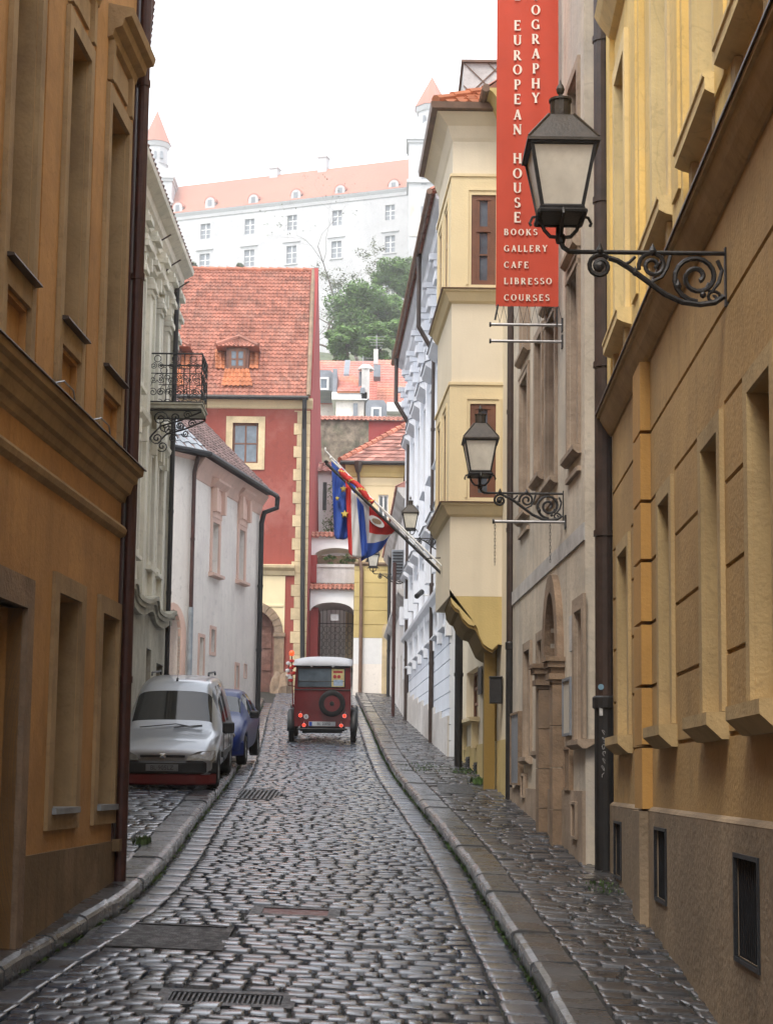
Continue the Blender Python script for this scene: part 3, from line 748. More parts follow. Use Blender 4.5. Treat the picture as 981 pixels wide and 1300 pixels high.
# rusticated curb strip
mb = MB(); q = L2.w(s2(212), 0, .1); pipe('downpipe', [(q.x+.02, q.y, gz(q.x, q.y)-.2), (q.x+.02, q.y, ez-.2)], .055, 'pipe_black', r2)
# balcony: thing's part
bn, bf, bo = s2(181, 520)+0., s2(181, 520)+1.15, 1.13
bn = 33.65-24; bf = bn+1.0
bz = z2(181, 502)
mb = MB(); L2.box(mb, bn, bf, bz-.11, bz-.03, 0, bo); L2.box(mb, bn-.03, bf+.03, bz-.03, bz, 0, bo+.03)
o = build('balcony_slab', mb, 'greencream_low', r2)
mb = MB(); ir = .012
def rail_panel(P0, P1, nsc):                     # ornamental panel between two plan points
    Lp = (P1-P0).length; u = (P1-P0)/Lp
    W = lambda a, h: Vector((P0.x+u.x*a, P0.y+u.y*a, bz+h))
    for h, r in ((.02, .016), (.62, .010), (1.04, .018)): mb.tube([W(0, h), W(Lp, h)], r, 5)
    for i in range(nsc+1): mb.tube([W(Lp*i/nsc, 0), W(Lp*i/nsc, 1.04)], .010, 5)
    for i in range(nsc):
        c = Lp*(i+.5)/nsc; wd = Lp/nsc
        for sgn in (-1, 1):
            for (cz, r0, st, tn) in ((.22, wd*.26, 0, 1.6), (.48, wd*.2, PI, 1.5), (.78, wd*.2, PI/2, 1.7)):
                mb.tube([W(c+sgn*(wd*.22)+sgn*x, cz+z) for x, z in spiral(0, 0, r0, .015, st, tn, 18)], ir*.8, 4, cap=False)
        mb.tube([W(c+.07*math.cos(t*PI/6), .93+.07*math.sin(t*PI/6)) for t in range(13)], ir*.8, 4, cap=False)
        mb.tube([W(c-wd*.4, .3), W(c-wd*.1, .6), W(c+wd*.3, .62), W(c+wd*.42, .35)], ir*.7, 4)
c1 = L2.w(bn, 0, .02).to_2d(); c2 = L2.w(bn, 0, bo).to_2d(); c3 = L2.w(bf, 0, bo).to_2d(); c4 = L2.w(bf, 0, .02).to_2d()
rail_panel(c1, c2, 3); rail_panel(c2, c3, 3); rail_panel(c4, c3, 3)
sub('balcony_railing', mb, 'iron', o, r2)
for q in (bn+.08, bf-.08):
    mb = MB(); W = lambda a, h: L2.w(q, bz-.12+h, a)
    mb.tube([W(0, -.02), W(bo, -.02)], .018, 5); mb.tube([W(0, -.75), W(.12, -.55), W(.3, -.36), W(.7, -.24), W(bo, -.05)], .020, 5)
    mb.tube([W(.02, -.02), W(.02, -.9)], .018, 5)
    for (cx, cz, r0, st, tn) in ((.28, -.2, .16, 0, 1.8), (.58, -.17, .12, PI, 1.7), (.84, -.12, .09, 0, 1.6), (.22, -.62, .13, PI, 1.7), (.45, -.45, .10, 0, 1.6), (.7, -.34, .08, PI, 1.6)):
        mb.tube([W(cx+x, cz+z) for x, z in spiral(0, 0, r0, .012, st, tn, 18)], .014, 4, cap=False)
    sub('balcony_bracket', mb, 'iron', o, r2)

# ================================================================== RIGHT 1: tan building in front
rc = G(778, 1113, SW)
RD = rc.y+.5; RX = ray(779, 1113)[0]*RD
R1 = Fac(RX-.0343*13, RD-13, RX, RD, 'right')
S1 = R1.L; zg = gz(RX, RD)+SW
rs = lambda px, py: R1.s(px, py); rz = lambda px, py: R1.z(px, py)
rr = thing('tan_building', 'tan and yellow rendered building with grooved wall and cellar openings, filling the right edge', 'building', (RX+2, RD-5, zg-.6))
plz = rz(860, 1034)
wt, wb = rz(906, 558), rz(930, 901)
win = [(rs(790, 800)-.0, rs(799, 800)), ]
W1 = (rs(799, 800), rs(787, 800)); W2 = (rs(854, 800), rs(840, 800)); W3 = (rs(917, 800), rs(896, 800)); ww = W3[1]-W3[0]
W4 = (rs(956, 700)-ww*1.0, rs(956, 700))
print('R1', RD, RX, 'w', W1, W2, W3, W4, 'z', plz, wt, wb)
gs = [rz(861, y) for y in (942, 856, 765, 675, 589)]; g0 = rz(827, 545)
cl, ch_ = rz(921, 261), 0
# cornice base: wall line
clz = rz(921, 262)
print('grooves', gs, g0, 'cornice', clz)
fw = .14
wins = [W1, W2, W3, W4, (W4[0]-2.5, W4[0]-2.5+ww), ]
gr = []
edges = sorted([-24]+[v for w_ in wins for v in (w_[0]-fw, w_[1]+fw)]+[S1])
for i in range(0, len(edges), 2):
    a, b = edges[i], edges[i+1]
    if b-a < .05: continue
    for z in gs: gr.append((a+.015, b-.015, z-.018, z+.018, .035, 1))
gr.append((0, S1, g0-.02, g0+.02, .035, 1))
mb = MB(); top1 = 11.5
R1.wall(mb, -24, S1, zg-1.6, clz+.02, [(a, b, wb, wt, .34) for a, b in wins]+gr+[(rs(pa, 1080), rs(pb, 1080), rz(pc, yb), rz(pc, yt), .12) for pa, pb, pc, yb, yt in ((793.5, 785, 789, 1112, 1046), (852, 838, 845, 1142, 1055), (972, 942, 942, 1213, 1088))], back=9)
build('wall', mb, 'tan', rr)
st = rs(826, 700); st1 = st+.62                     # orange pilaster strip facing up the street
mb = MB()
for z0_, z1_ in zip([plz+.0]+gs+[g0], gs+[g0, clz]):
    a, b = z0_+.018, z1_-.018
    mb.box8([R1.w(st, a, 0), R1.w(st1, a, 0), R1.w(st1, a, .10), R1.w(st, a, .10), R1.w(st, b, 0), R1.w(st1, b, 0), R1.w(st1, b, .10), R1.w(st, b, .10)])
build('pilaster', mb, 'tan_step', rr)
mb = MB(); R1.box(mb, 0, S1+.02, zg-1.4, plz, 0, .045)
cel = [(rs(793.5, 1080), rs(785, 1080), rz(789, 1112), rz(789, 1046)), (rs(852, 1100), rs(838, 1100), rz(845, 1142), rz(845, 1055)), (rs(972, 1150), rs(942, 1150), rz(942, 1213), rz(942, 1088))]
mb = MB()
R1.wall(mb, 0, S1+.02, zg-1.4, plz, [(a, b, c, d, .16) for a, b, c, d in cel], sides=False)
for q in mb.v: pass
mb2 = MB(); off = R1.n*.045
for v in mb.v: mb2.v.append(v+Vector((off.x, off.y, 0)))
mb2.f = mb.f; mb2.m = mb.m
R1.run(mb2, 0, S1+.02, [(0, plz-.001), (.047, plz-.001), (.03, plz+.02), (0, plz+.04)])
mb2.face([R1.w(S1+.02, zg-1.4, -.1), R1.w(S1+.02, plz, -.1), R1.w(S1+.02, plz, .045), R1.w(S1+.02, zg-1.4, .045)])
R1.box(mb2, st, st1, zg-1, plz-.005, .03, .13)
build('plinth', mb2, 'plinth_r', rr)
for a, b, c, d in cel:
    mb = MB(); R1.box(mb, a, b, c, d, .002, .012)  # near-black sheet closing the opening, standing for the darkness inside
    k = 0
    while a+.04+k*.07 < b: mb.tube([R1.w(a+.04+k*.07, c, +.02), R1.w(a+.04+k*.07, d, +.02)], .008, 5); k += 1
    o = build('cellar_grille_dark_sheet', mb, 'grille', rr)
    mb = MB(); frame_ring(R1, mb, a, b, c, d, .03, .03, .06); sub('frame', mb, 'grille', o, rr)
for a, b in wins:
    mb = MB()
    R1.box(mb, a-fw, a, wb, wt+fw, 0, .035); R1.box(mb, b, b+fw, wb, wt+fw, 0, .035); R1.box(mb, a, b, wt, wt+fw, 0, .035)
    R1.box(mb, a-.012, a+.001, wb, wt, -.32, -.002); R1.box(mb, b-.001, b+.012, wb, wt, -.32, -.002)
    o = build('window_surround', mb, 'tan_trim', rr)
    mb = MB(); R1.run(mb, a-fw-.07, b+fw+.07, [(-.3, wb), (.16, wb-.01), (.16, wb-.10), (.05, wb-.20), (0, wb-.20)])
    sub('sill', mb, 'tan_trim', o, rr)
    window(R1, rr, a, b, wb, wt, .31, bars=(1, 2))
    # brown apron under the sill
# cornice
mb = MB()
R1.run(mb, 0, S1+.06, [(0, clz), (.02, clz), (.05, clz+.03), (.11, clz+.12), (.145, clz+.19), (.15, clz+.22), (.18, clz+.225), (.18, clz+.27), (0, clz+.31)])
o = build('cornice', mb, 'tan_trim', rr)
mb = MB(); R1.run(mb, 0, S1+.09, [(0, clz+.325), (.2, clz+.282), (.2, clz+.262), (.19, clz+.262), (.18, clz+.272), (0, clz+.31)]); sub('flashing', mb, 'pipe_dark', o, rr)
# upper storey
uz = 5.02
uws = [((a+b)/2-.48, (a+b)/2+.48) for a, b in wins]
mb = MB(); R1.wall(mb, -24, S1, clz+.31, top1, [(a, b, uz+.14, uz+3.2, .28) for a, b in uws], back=9); build('upper_wall', mb, 'yellow_up', rr)
for a, b in uws:
    mb = MB()
    R1.box(mb, a-.16, a, uz+.14, uz+3.2, 0, .05); R1.box(mb, b, b+.16, uz+.14, uz+3.2, 0, .05); R1.box(mb, a-.16, b+.16, uz+3.2, uz+3.4, 0, .05)
    R1.box(mb, a-.012, a+.001, uz+.14, uz+3.2, -.27, -.002); R1.box(mb, b-.001, b+.012, uz+.14, uz+3.2, -.27, -.002)
    o = build('window_surround', mb, 'yellow_trim', rr)
    mb = MB(); R1.run(mb, a-.30, b+.30, [(-.25, uz+.14), (.17, uz+.13), (.17, uz+.10), (.155, uz+.09), (.155, uz), (.10, uz-.03), (0, uz-.06)])
    sub('sill', mb, 'yellow_trim', o, rr)
    mb = MB(); R1.box(mb, a-.16, a-.02, clz+.33, uz-.06, 0, .06); R1.box(mb, b+.02, b+.16, clz+.33, uz-.06, 0, .06); R1.box(mb, a+.1, b-.1, clz+.45, uz-.22, 0, .03)
    sub('apron', mb, 'tan_trim', o, rr)
    window(R1, rr, a, b, uz+.14, uz+3.2, .25, bars=(1, 2))
    mb = MB(); hz0 = uz+3.9
    R1.run(mb, a-.3, b+.3, [(0, hz0), (.08, hz0+.03), (.2, hz0+.2), (.25, hz0+.3), (0, hz0+.36)]); build('hood', mb, 'yellow_trim', rr)
mb = MB()
for (a, b), (c, d) in zip(uws[1:], uws[:-1]):
    m_ = (b+c)/2; R1.box(mb, m_-.32, m_+.32, clz+.33, top1-.5, 0, .06)
    R1.box(mb, m_-.2, m_+.2, clz+.8, top1-1, .06, .085)
R1.box(mb, S1-.42, S1-.02, clz+.33, top1-.5, 0, .06)
build('upper_pilaster', mb, 'yellow_up', rr)
mb = MB(); e = [R1.w(0, top1, .4), R1.w(S1, top1, .4), R1.w(S1, top1, -9), R1.w(0, top1, -9), R1.w(0, top1+3, -4.5), R1.w(S1, top1+3, -4.5)]
mb.mesh(e, [(0, 1, 5, 4), (3, 2, 5, 4), (1, 2, 5), (0, 3, 4), (0, 3, 2, 1)]); build('roof', mb, 'tile_red', rr)
p = R1.w(S1+.08, 0, .05)
p.x, p.y = ray(767, 1100)[0]*(RD+.13), RD+.13
rp = pipe('downpipe', [(p.x, p.y, .9), (p.x, p.y, top1-.2)], .105, 'pipe_dark', rr)
mb = MB(); mb.lathe([(.115, zg-.15), (.115, .86), (.14, .88), (.14, 1.0), (.12, 1.02)], 14, (p.x, p.y, 0)); build('cast_downpipe', mb, 'pipe_black', rr)
# stickers and scratched tag on the cast pipe
M['sticker_blue'] = mat('blue_sticker', (.16, .30, .42), .6, .1, 5, 0); M['sticker_white'] = mat('white_sticker', (.55, .56, .56), .6, .3, 20, 0)
zz = ray(760, 872)[1]*(p.y-.12)
mb = MB(); mb.lathe([(.001, -.003), (.035, -.003), (.035, .003), (.001, .003)], 16, (p.x-.05, p.y-.107, zz), axis='y'); build('sticker', mb, 'sticker_blue', rr)
zz = ray(760, 902)[1]*(p.y-.12)
mb = MB(); mb.box(p.x-.07, p.x-.03, p.y-.114, p.y-.110, zz-.06, zz+.05); build('sticker', mb, 'sticker_white', rr)
mb = MB(); random.seed(3)
for k in range(7):
    zc = ray(764, 930+k*9)[1]*(p.y-.12); x = p.x-.02+random.uniform(-.01, .01)
    pts = [Vector((x+.02*math.cos(t*.9+k*1.7)*(1-t*.05), p.y-.113, zc+.03*math.sin(t*(.6+.15*(k % 3))))) for t in range(8)]
    mb.tube(pts, .0025, 4)
build('scrawl', mb, 'sticker_white', rr)
# ================================================================== RIGHT 2: weathered beige building
random.seed(21)
A2 = Vector((2.43, 20.12)); B2 = Vector((2.13, 28.1))
R2 = Fac(A2.x, A2.y, B2.x, B2.y, 'right'); SL = R2.L
zn, zf_ = gz(2.4, 20), gz(2.1, 28)
q2 = thing('beige_old_building', 'weathered grey-beige plaster building with an arched stone portal, between the tan and the cream-yellow building', 'building', (4, 24, zn-.5))
bs = lambda px, y=800: R2.s(px, y); bzz = lambda px, py: R2.z(px, py)
def H2(pl, pr, yt, yb, dep=.28): return (bs(pr, (yt+yb)/2), bs(pl, (yt+yb)/2), bzz(pr, yb), bzz(pl, yt), dep)
upw = [H2(662, 671, 490, 646), H2(681, 689, 437, 600), H2(695, 706, 400, 604), H2(723, 735, 346, 566)]
up2 = [(a, b, d+.85, d+2.9, .28) for a, b, c, d, _ in upw[1:]]
up2 = [(upw[3][0], upw[3][1], 6.9, 9.2, .28), (upw[2][0]+.1, upw[2][1]+.1, 6.9, 9.2, .28), (upw[0][0], upw[0][1], 6.9, 9.2, .28)]
gw2 = [H2(667, 674, 828, 960), H2(684, 690, 815, 952), H2(732, 741, 778, 938)]
port = (bs(712, 850), bs(698, 850), -1.2, bzz(703, 840), .5)
print('R2 port', port, 'L', SL, upw)
top2 = 14.5
mb = MB()
pc = (port[0]+port[1])/2; pw = (port[1]-port[0])/2; sp = bzz(708, 838); ph = .95
R2.wall(mb, 0, SL, zn-2, top2, upw+up2+gw2+[(port[0], port[1], -1.5, sp+ph, .5)], back=9)
# arch spandrel of the portal
for sg in (-1, 1):
    pts = [(pc+sg*pw, sp)]+[(pc+sg*pw*math.cos(t), sp+ph*math.sin(t)) for t in [PI/2*k/8 for k in range(1, 9)]]+[(pc+sg*pw, sp+ph)]
    R2.poly(mb, pts, -.5, -.001)
build('wall', mb, 'greybeige', q2)
for a, b, c, d, _ in upw+up2+gw2:
    mb = MB(); f_ = .13 if (a, b) != (gw2[2][0], gw2[2][1]) else .17
    frame_ring(R2, mb, a, b, c, d, f_, 0, .04, bottom=False)
    R2.box(mb, b-.001, b+.01-.012, c, d, -.27, -.003)
    R2.run(mb, a-f_-.02, b+f_+.02, [(-.2, c), (.11, c-.01), (.11, c-.07), (.05, c-.12), (0, c-.12)])
    if c > 2: R2.run(mb, a-f_, b+f_, [(0, c-.34), (.05, c-.34), (.05, c-.28), (0, c-.28)])
    build('window_surround', mb, 'plinth_r2', q2)
    window(R2, q2, a, b, c, d, .25, bars=(1, 2))
mb = MB(); bt = bzz(700, 706); R2.box(mb, 0, SL, bzz(700, 706)-.20, bzz(700, 706)+.02, 0, .022); o = build('string_band', mb, 'greyband', q2)
mb = MB(); R2.box(mb, 0, SL+.01, zn-2, bzz(654, 1000), 0, .04); build('plinth', mb, 'plinth_r2', q2)
# portal stonework: jambs, capitals, arch ring
mb = MB()
for c_, side_ in ((port[0], -1), (port[1], 1)):
    a, b = sorted((c_, c_+side_*.30)); zb_ = zn-.9; k = 0
    while zb_ < sp-.35:
        h = min(.55, sp-.3-zb_); R2.box(mb, a, b, zb_, zb_+h-.012, -.1, .16 if k else .2); zb_ += h; k += 1
        if h < .1: break
    for k, (h0, h1, e) in enumerate(((-.30, -.22, .04), (-.22, -.14, .01), (-.14, -.06, .06), (-.06, .0, .09))):
        R2.box(mb, a-e, b+e, sp+h0, sp+h1-.002, -.1, .17+e)
nA = 12
for k in range(nA):
    t0, t1 = PI*k/nA, PI*(k+1)/nA; ri, ro = 1., 1.
    pts = [(pc+pw*math.cos(t0), sp+ph*math.sin(t0)), (pc+(pw+.26)*math.cos(t0), sp+(ph+.26)*math.sin(t0)), (pc+(pw+.26)*math.cos(t1), sp+(ph+.26)*math.sin(t1)), (pc+pw*math.cos(t1), sp+ph*math.sin(t1))]
    R2.poly(mb, pts, -.1, .09)
build('portal_stonework', mb, 'stone_brown', q2)
mb = MB(); R2.box(mb, port[0], port[1], -1.4, sp+ph-.02, -.49, -.43)
for k in range(4): R2.box(mb, port[0]+.12, port[1]-.12, -.5+k*.75, -.5+k*.75+.6, -.43, -.40)
build('door', mb, 'wood_old', q2)
# notice cases, panels, slots on the wall
def panel(nm, pl, pr, yt, yb, m, t=.04, rim='stone_brown', lab=None):
    a, b = bs(pr, (yt+yb)/2), bs(pl, (yt+yb)/2); c, d = bzz(pr, yb), bzz(pl, yt)
    mb = MB(); R2.box(mb, a, b, c, d, .001, t); o = build(nm, mb, m, q2, lab)
    if rim:
        mb = MB(); frame_ring(R2, mb, a, b, c, d, .035, .001, t+.02); sub('frame', mb, rim, o, q2)
    return o
panel('notice_board', 719, 728, 866, 930, 'curtain', rim='slate')
panel('meter_door', 720.5, 727, 952, 1000, 'stone_brown')
panel('meter_door', 654, 664, 909, 994, 'slate', t=.07)
panel('vent_frame', 731, 736, 1021, 1062, 'stone_brown', t=.05, rim='plinth_r2')
panel('plaque', 726, 729.5, 783, 826, 'greyband', rim=None)
panel('vent_frame', 666, 669, 985, 1010, 'stone_brown', t=.05, rim='plinth_r2')
e = [R2.w(0, top2, .4), R2.w(SL, top2, .4), R2.w(SL, top2, -9), R2.w(0, top2, -9), R2.w(0, top2+3, -4.5), R2.w(SL, top2+3, -4.5)]
mb = MB(); mb.mesh(e, [(0, 1, 5, 4), (3, 2, 5, 4), (1, 2, 5), (0, 3, 4), (0, 3, 2, 1)]); build('roof', mb, 'tile_red', q2)
pd = 27.9; px_ = ray(646.5, 950)[0]*pd
pipe('downpipe', [(px_, pd, 2.2), (px_, pd, top2)], .062, 'pipe_dark', q2)
mb = MB(); mb.lathe([(.068, gz(px_, pd)), (.068, 2.2), (.08, 2.22), (.08, 2.32), (.068, 2.34)], 12, (px_, pd, 0)); build('cast_downpipe', mb, 'pipe_black', q2)
# ================================================================== RIGHT 3: cream building with the oriel
A3 = Vector((2.08, 28.1)); B3 = Vector((1.66, 36.5))
R3 = Fac(A3.x, A3.y, B3.x, B3.y, 'right')
q3 = thing('cream_oriel_building', 'cream and yellow building whose two-storey corner oriel juts over the pavement', 'building', (3, 31, gz(2, 28)-.4))
top3 = 12.3
yz = lambda px, py: R3.z(px, py); ys_ = lambda px, y=900: R3.s(px, y)
door3 = (ys_(629, 900), ys_(618, 900), -1., yz(622, 812), .4)
wn3 = (ys_(607, 850)-.0, ys_(592, 850), yz(600, 912), yz(600, 850), .25)
mb = MB(); R3.wall(mb, 0, R3.L, -2, top3, [door3, wn3], back=8); build('wall', mb, 'cream', q3)
mb = MB(); zl = yz(610, 945); R3.box(mb, 0, R3.L, -2, zl, 0, .035); build('plinth', mb, 'yellow', q3)
mb = MB(); R3.box(mb, door3[0], door3[1], -1, door3[3], -.38, -.33); build('door', mb, 'wood_old', q3)
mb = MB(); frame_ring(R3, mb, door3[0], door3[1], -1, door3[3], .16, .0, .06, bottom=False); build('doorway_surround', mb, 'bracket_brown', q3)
window(R3, q3, *wn3[:4], .22)
mb = MB(); a, b = wn3[0], wn3[1]
R3.run(mb, a-.3, b+.3, [(-.2, wn3[2]), (.2, wn3[2]-.02), (.2, wn3[2]-.09), (0, wn3[2]-.11)])
for c_ in (a+.05, b-.05): R3.poly(mb, [(c_-.1, wn3[2]-.62), (c_+.1, wn3[2]-.62), (c_+.1, wn3[2]-.11), (c_-.1, wn3[2]-.11)], .0, .13)
build('sill', mb, 'yellow_pale', q3)
for (l, r, t, b_) in ((594, 598.5, 961, 981), (604, 608, 968, 989)):
    a, b = ys_(r), ys_(l); mb = MB()
    c, d = yz(l, b_), yz(l, t)
    R3.box(mb, a, b, c, d, .035, .045); 
    for k in range(5): R3.box(mb, a+.02, b-.02, c+.03+k*(d-c-.05)/5, c+.055+k*(d-c-.05)/5, .045, .065)
    build('vent', mb, 'grille', q3)
mb = MB(); a, b = ys_(614, 860), ys_(609.5, 860); R3.box(mb, a, b, yz(612, 881), yz(612, 847), .03, .05); build('plaque', mb, 'iron', q3)
# oriel ------------------------------------------------------------
dN = 29.0                                  # depth of the face that looks down the street
ox0 = ray(571, 700)[0]*dN; oxr = R3.w(1, 0).x+.3
od1 = dN+2.9
fx = ray(554, 600)[0]*(dN+1.6)             # facet: from the near corner back along the street
corner = Vector((ox0, dN)); far_c = Vector((ox0-.045*2.9-.03, od1)); wall_f = Vector((R3.w(od1-28.1, 0).x+.2, od1+.45))
OR = Fac(oxr, dN, corner.x, corner.y, 'right')         # the near face: s runs from the wall to the corner
OS = Fac(corner.x, corner.y, far_c.x, far_c.y, 'right')  # street face
if OR.n.y > 0: OR.n = -OR.n
oz_b = OR.z(600, 757); oz_m = OR.z(600, 638); oz_c = OR.z(600, 368); oz_t = OR.z(600, 152)
print('oriel', oz_b, oz_m, oz_c, oz_t, ox0, oxr)
ob = thing
def oriel_hit(px, py): return OR.hit(px, py)
wA = (OR.s(629, 570), OR.s(596, 570), OR.z(612, 632), OR.z(612, 513), .10)
wB = (OR.s(629, 300), OR.s(598, 300), OR.z(612, 362), OR.z(612, 248), .10)
mb = MB()
OR.wall(mb, 0, OR.L, oz_b, oz_t, [(wA[0]-.6, wA[1]-.6, wA[2], wA[3], .1)][:0]+[wA, wB], sides=False)
w3s = [(OS.L*.30-.3, OS.L*.30+.3), (OS.L*.72-.3, OS.L*.72+.3)]
OS.wall(mb, 0, OS.L, oz_b, oz_t, [(a, b, wA[2], wA[3], .1) for a, b in w3s]+[(a, b, wB[2], wB[3], .1) for a, b in w3s], sides=False)
fb = far_c; 
mb.face([(fb.x, fb.y, oz_b), (fb.x, fb.y, oz_t), (wall_f.x, wall_f.y, oz_t), (wall_f.x, wall_f.y, oz_b)])
for z in (oz_b, oz_t): mb.face([(oxr, dN, z), (corner.x, corner.y, z), (fb.x, fb.y, z), (wall_f.x, wall_f.y, z)])
ow = build('oriel', mb, 'cream', q3)
for f_, L_, ws in ((OR, OR.L, [(wA, wB)]), (OS, OS.L, [((a, b, wA[2], wA[3]), (a, b, wB[2], wB[3])) for a, b in w3s])):
    for lv in (0, 1):
        mb = MB()
        hs = [(w_[lv][0]-.0, w_[lv][1]+.0, w_[lv][2], w_[lv][3], .02) for w_ in ws]
        zb_ = (oz_m, oz_c)[lv]+.02; zt_ = hs[0][3]+.34
        t = MB(); f_.wall(t, 0, L_+.03, zb_, zt_, hs, sides=False)
        for v in t.v: mb.v.append(v+Vector((f_.n.x*.025, f_.n.y*.025, 0)))
        n_ = len(mb.v)-len(t.v); mb.f += [tuple(i+n_ for i in q) for q in t.f]; mb.m += t.m
        f_.box(mb, 0, L_+.04, zt_, zt_+.05, 0, .05)
        for h in hs:
            f_.box(mb, h[0]-.09, h[0]-.05, h[2], h[3]+.12, .026, .045); f_.box(mb, h[1]+.05, h[1]+.09, h[2], h[3]+.12, .026, .045); f_.box(mb, h[0]-.05, h[1]+.05, h[3]+.08, h[3]+.12, .026, .045)
        build('oriel_window_zone', mb, 'yellow_pale', q3)
for f_, ws in ((OR, [wA, wB]), (OS, [(a, b, w_[2], w_[3]) for a, b in w3s for w_ in (wA, wB)])):
    for w_ in ws:
        a, b, c, d = w_[:4]; mb = MB(); fw = .09
        f_.box(mb, a, a+fw, c, d, -.08, 0); f_.box(mb, b-fw, b, c, d, -.08, 0); f_.box(mb, a+fw, b-fw, c, c+fw, -.08, 0); f_.box(mb, a+fw, b-fw, d-fw, d, -.08, 0)
        tz = c+(d-c)*.62; f_.box(mb, a+fw, b-fw, tz-.05, tz+.05, -.08, .012)
        f_.box(mb, a+fw, b-fw, c+(d-c)*.33, c+(d-c)*.33+.03, -.07, -.01); m_ = (a+b)/2
        for x0_, x1_ in ((a+fw, a+fw+.06), (b-fw-.06, b-fw)):
            f_.box(mb, x0_, x1_, c+fw, d-fw, -.07, -.012)
        o = build('window', mb, 'wood', q3)
        pb = MB(); f_.box(pb, a+.05, b-.05, c+.05, d-.05, -.06, -.05); sub('pane', pb, 'glassgrey', o, q3)
        cb_ = MB()
def orun(mb, prof_):                          # moulding round the oriel's two visible faces, mitred at the corner
    ring = []
    for n_, z in prof_:
        p0 = OR.w(0, z, n_); c_ = Vector((corner.x, corner.y, 0))+Vector((OR.n.x, OR.n.y, 0))*n_+Vector((OS.n.x, OS.n.y, 0))*n_; p2 = OS.w(OS.L, z, n_)
        p3 = Vector((wall_f.x, wall_f.y+n_, z)); p2 += Vector((0, n_*.4, 0))
        ring.append([p0, Vector((c_.x, c_.y, z)), p2, p3])
    n_ = len(prof_); vs = [ring[i][k] for k in range(4) for i in range(n_)]
    mb.mesh(vs, [(k*n_+i, k*n_+(i+1) % n_, (k+1)*n_+(i+1) % n_, (k+1)*n_+i) for k in range(3) for i in range(n_)]+[tuple(range(n_)), tuple(3*n_+i for i in range(n_))])
for zc in (oz_m, oz_c):
    mb = MB(); orun(mb, [(0, zc-.26), (.05, zc-.22), (.12, zc-.08), (.16, zc-.06), (.16, zc-.012), (0, zc-.01)]); o = build('oriel_cornice', mb, 'yellow_pale', q3)
    mb = MB(); orun(mb, [(0, zc-.008), (.185, zc-.03), (.19, zc-.012), (0, zc+.015)]); sub('flashing', mb, 'pipe_brown', o, q3)
mb = MB(); orun(mb, [(0, oz_t-.42), (.03, oz_t-.36), (.10, oz_t-.16), (.24, oz_t-.02), (.30, oz_t+.03), (0, oz_t+.04)]); build('oriel_eave_cove', mb, 'cream', q3)
mb = MB()
g_ = [Vector((oxr-.1, dN-.36, oz_t+.06)), Vector((corner.x-.36, dN-.36, oz_t+.06)), Vector((far_c.x-.36, od1+.1, oz_t+.06))]
orun(mb, [(0, oz_t+.042), (.33, oz_t+.042), (.40, oz_t+.05), (.42, oz_t+.16), (.36, oz_t+.16), (0, oz_t+.15)]); build('gutter', mb, 'pipe_brown', q3)
ap = Vector((oxr+.6, dN+1.7, oz_t+1.5)); e0_, e1_, e2_, e3_ = Vector((oxr+.2, dN-.33, oz_t+.17)), Vector((corner.x-.33, dN-.33, oz_t+.17)), Vector((far_c.x-.33, od1+.2, oz_t+.17)), Vector((oxr+.6, od1+.3, oz_t+.17))
mb = MB(); mb.mesh([e0_, e1_, e2_, e3_, ap, Vector((ap.x+.5, ap.y, ap.z))], [(0, 1, 4), (1, 2, 4), (2, 3, 4), (0, 4, 5)]); o = build('oriel_roof', mb, 'tile_orange', q3)
mb = MB(); tiles(mb, e0_, e1_, ap, ap, .2, .28, .03); tiles(mb, e1_, e2_, ap, ap, .2, .28, .03)
for k in range(7):
    a_ = e1_.lerp(ap, k/7); b_ = e1_.lerp(ap, (k+1.08)/7); mb.tube([a_+Vector((0, 0, .05)), b_+Vector((0, 0, .03))], [.10, .085], 8)
sub('tile', mb, 'tile_orange', o, q3)
# scalloped bracket under the oriel
cb0 = OR.s(632, 790); cb1 = OR.L; Lb = cb1-0
zt_ = oz_b
def zb_at(s):                                 # s: 0 at wall, 1 at the outer corner
    px = 632+(565-632)*s
    tab = [(0, 822), (.12, 829), (.3, 822), (.42, 806), (.47, 799), (.6, 797), (.74, 788), (.80, 778), (.88, 776), (.97, 768), (1., 752)]
    for (a, ya), (b, yb) in zip(tab, tab[1:]):
        if s <= b: y = ya+(yb-ya)*(s-a)/(b-a); break
    return OR.z(px, y)
Nn = 26; sA = OR.s(632, 790)
sd_ = [k/Nn for k in range(Nn+1)]
mb = MB(); up_pts = [(sA+(OR.L-sA)*t, zb_at(t)) for t in sd_]
poly = [(sA, oz_b-.003)]+up_pts+[(OR.L, oz_b-.003)]
for y0_, y1_, m_ in ((0, -od1+dN+.5, 0),):
    OR.poly(mb, poly, -.03, -2.6)
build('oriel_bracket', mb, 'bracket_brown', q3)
mb = MB(); OR.poly(mb, [(sA-.3, oz_b-.002)]+[(sA-.3, up_pts[0][1]+.02)]+[(s_, z_+.055+(.05 if .4 < t < .5 else 0)) for (s_, z_), t in zip(up_pts, sd_)]+[(OR.L, oz_b-.002)], -.03, .0)
build('oriel_bracket_face', mb, 'yellow', q3)
mb = MB(); OR.box(mb, sA+.03, sA+.22, -1.2, up_pts[2][1], -.5, -.3)
build('pier', mb, 'bracket_brown', q3)
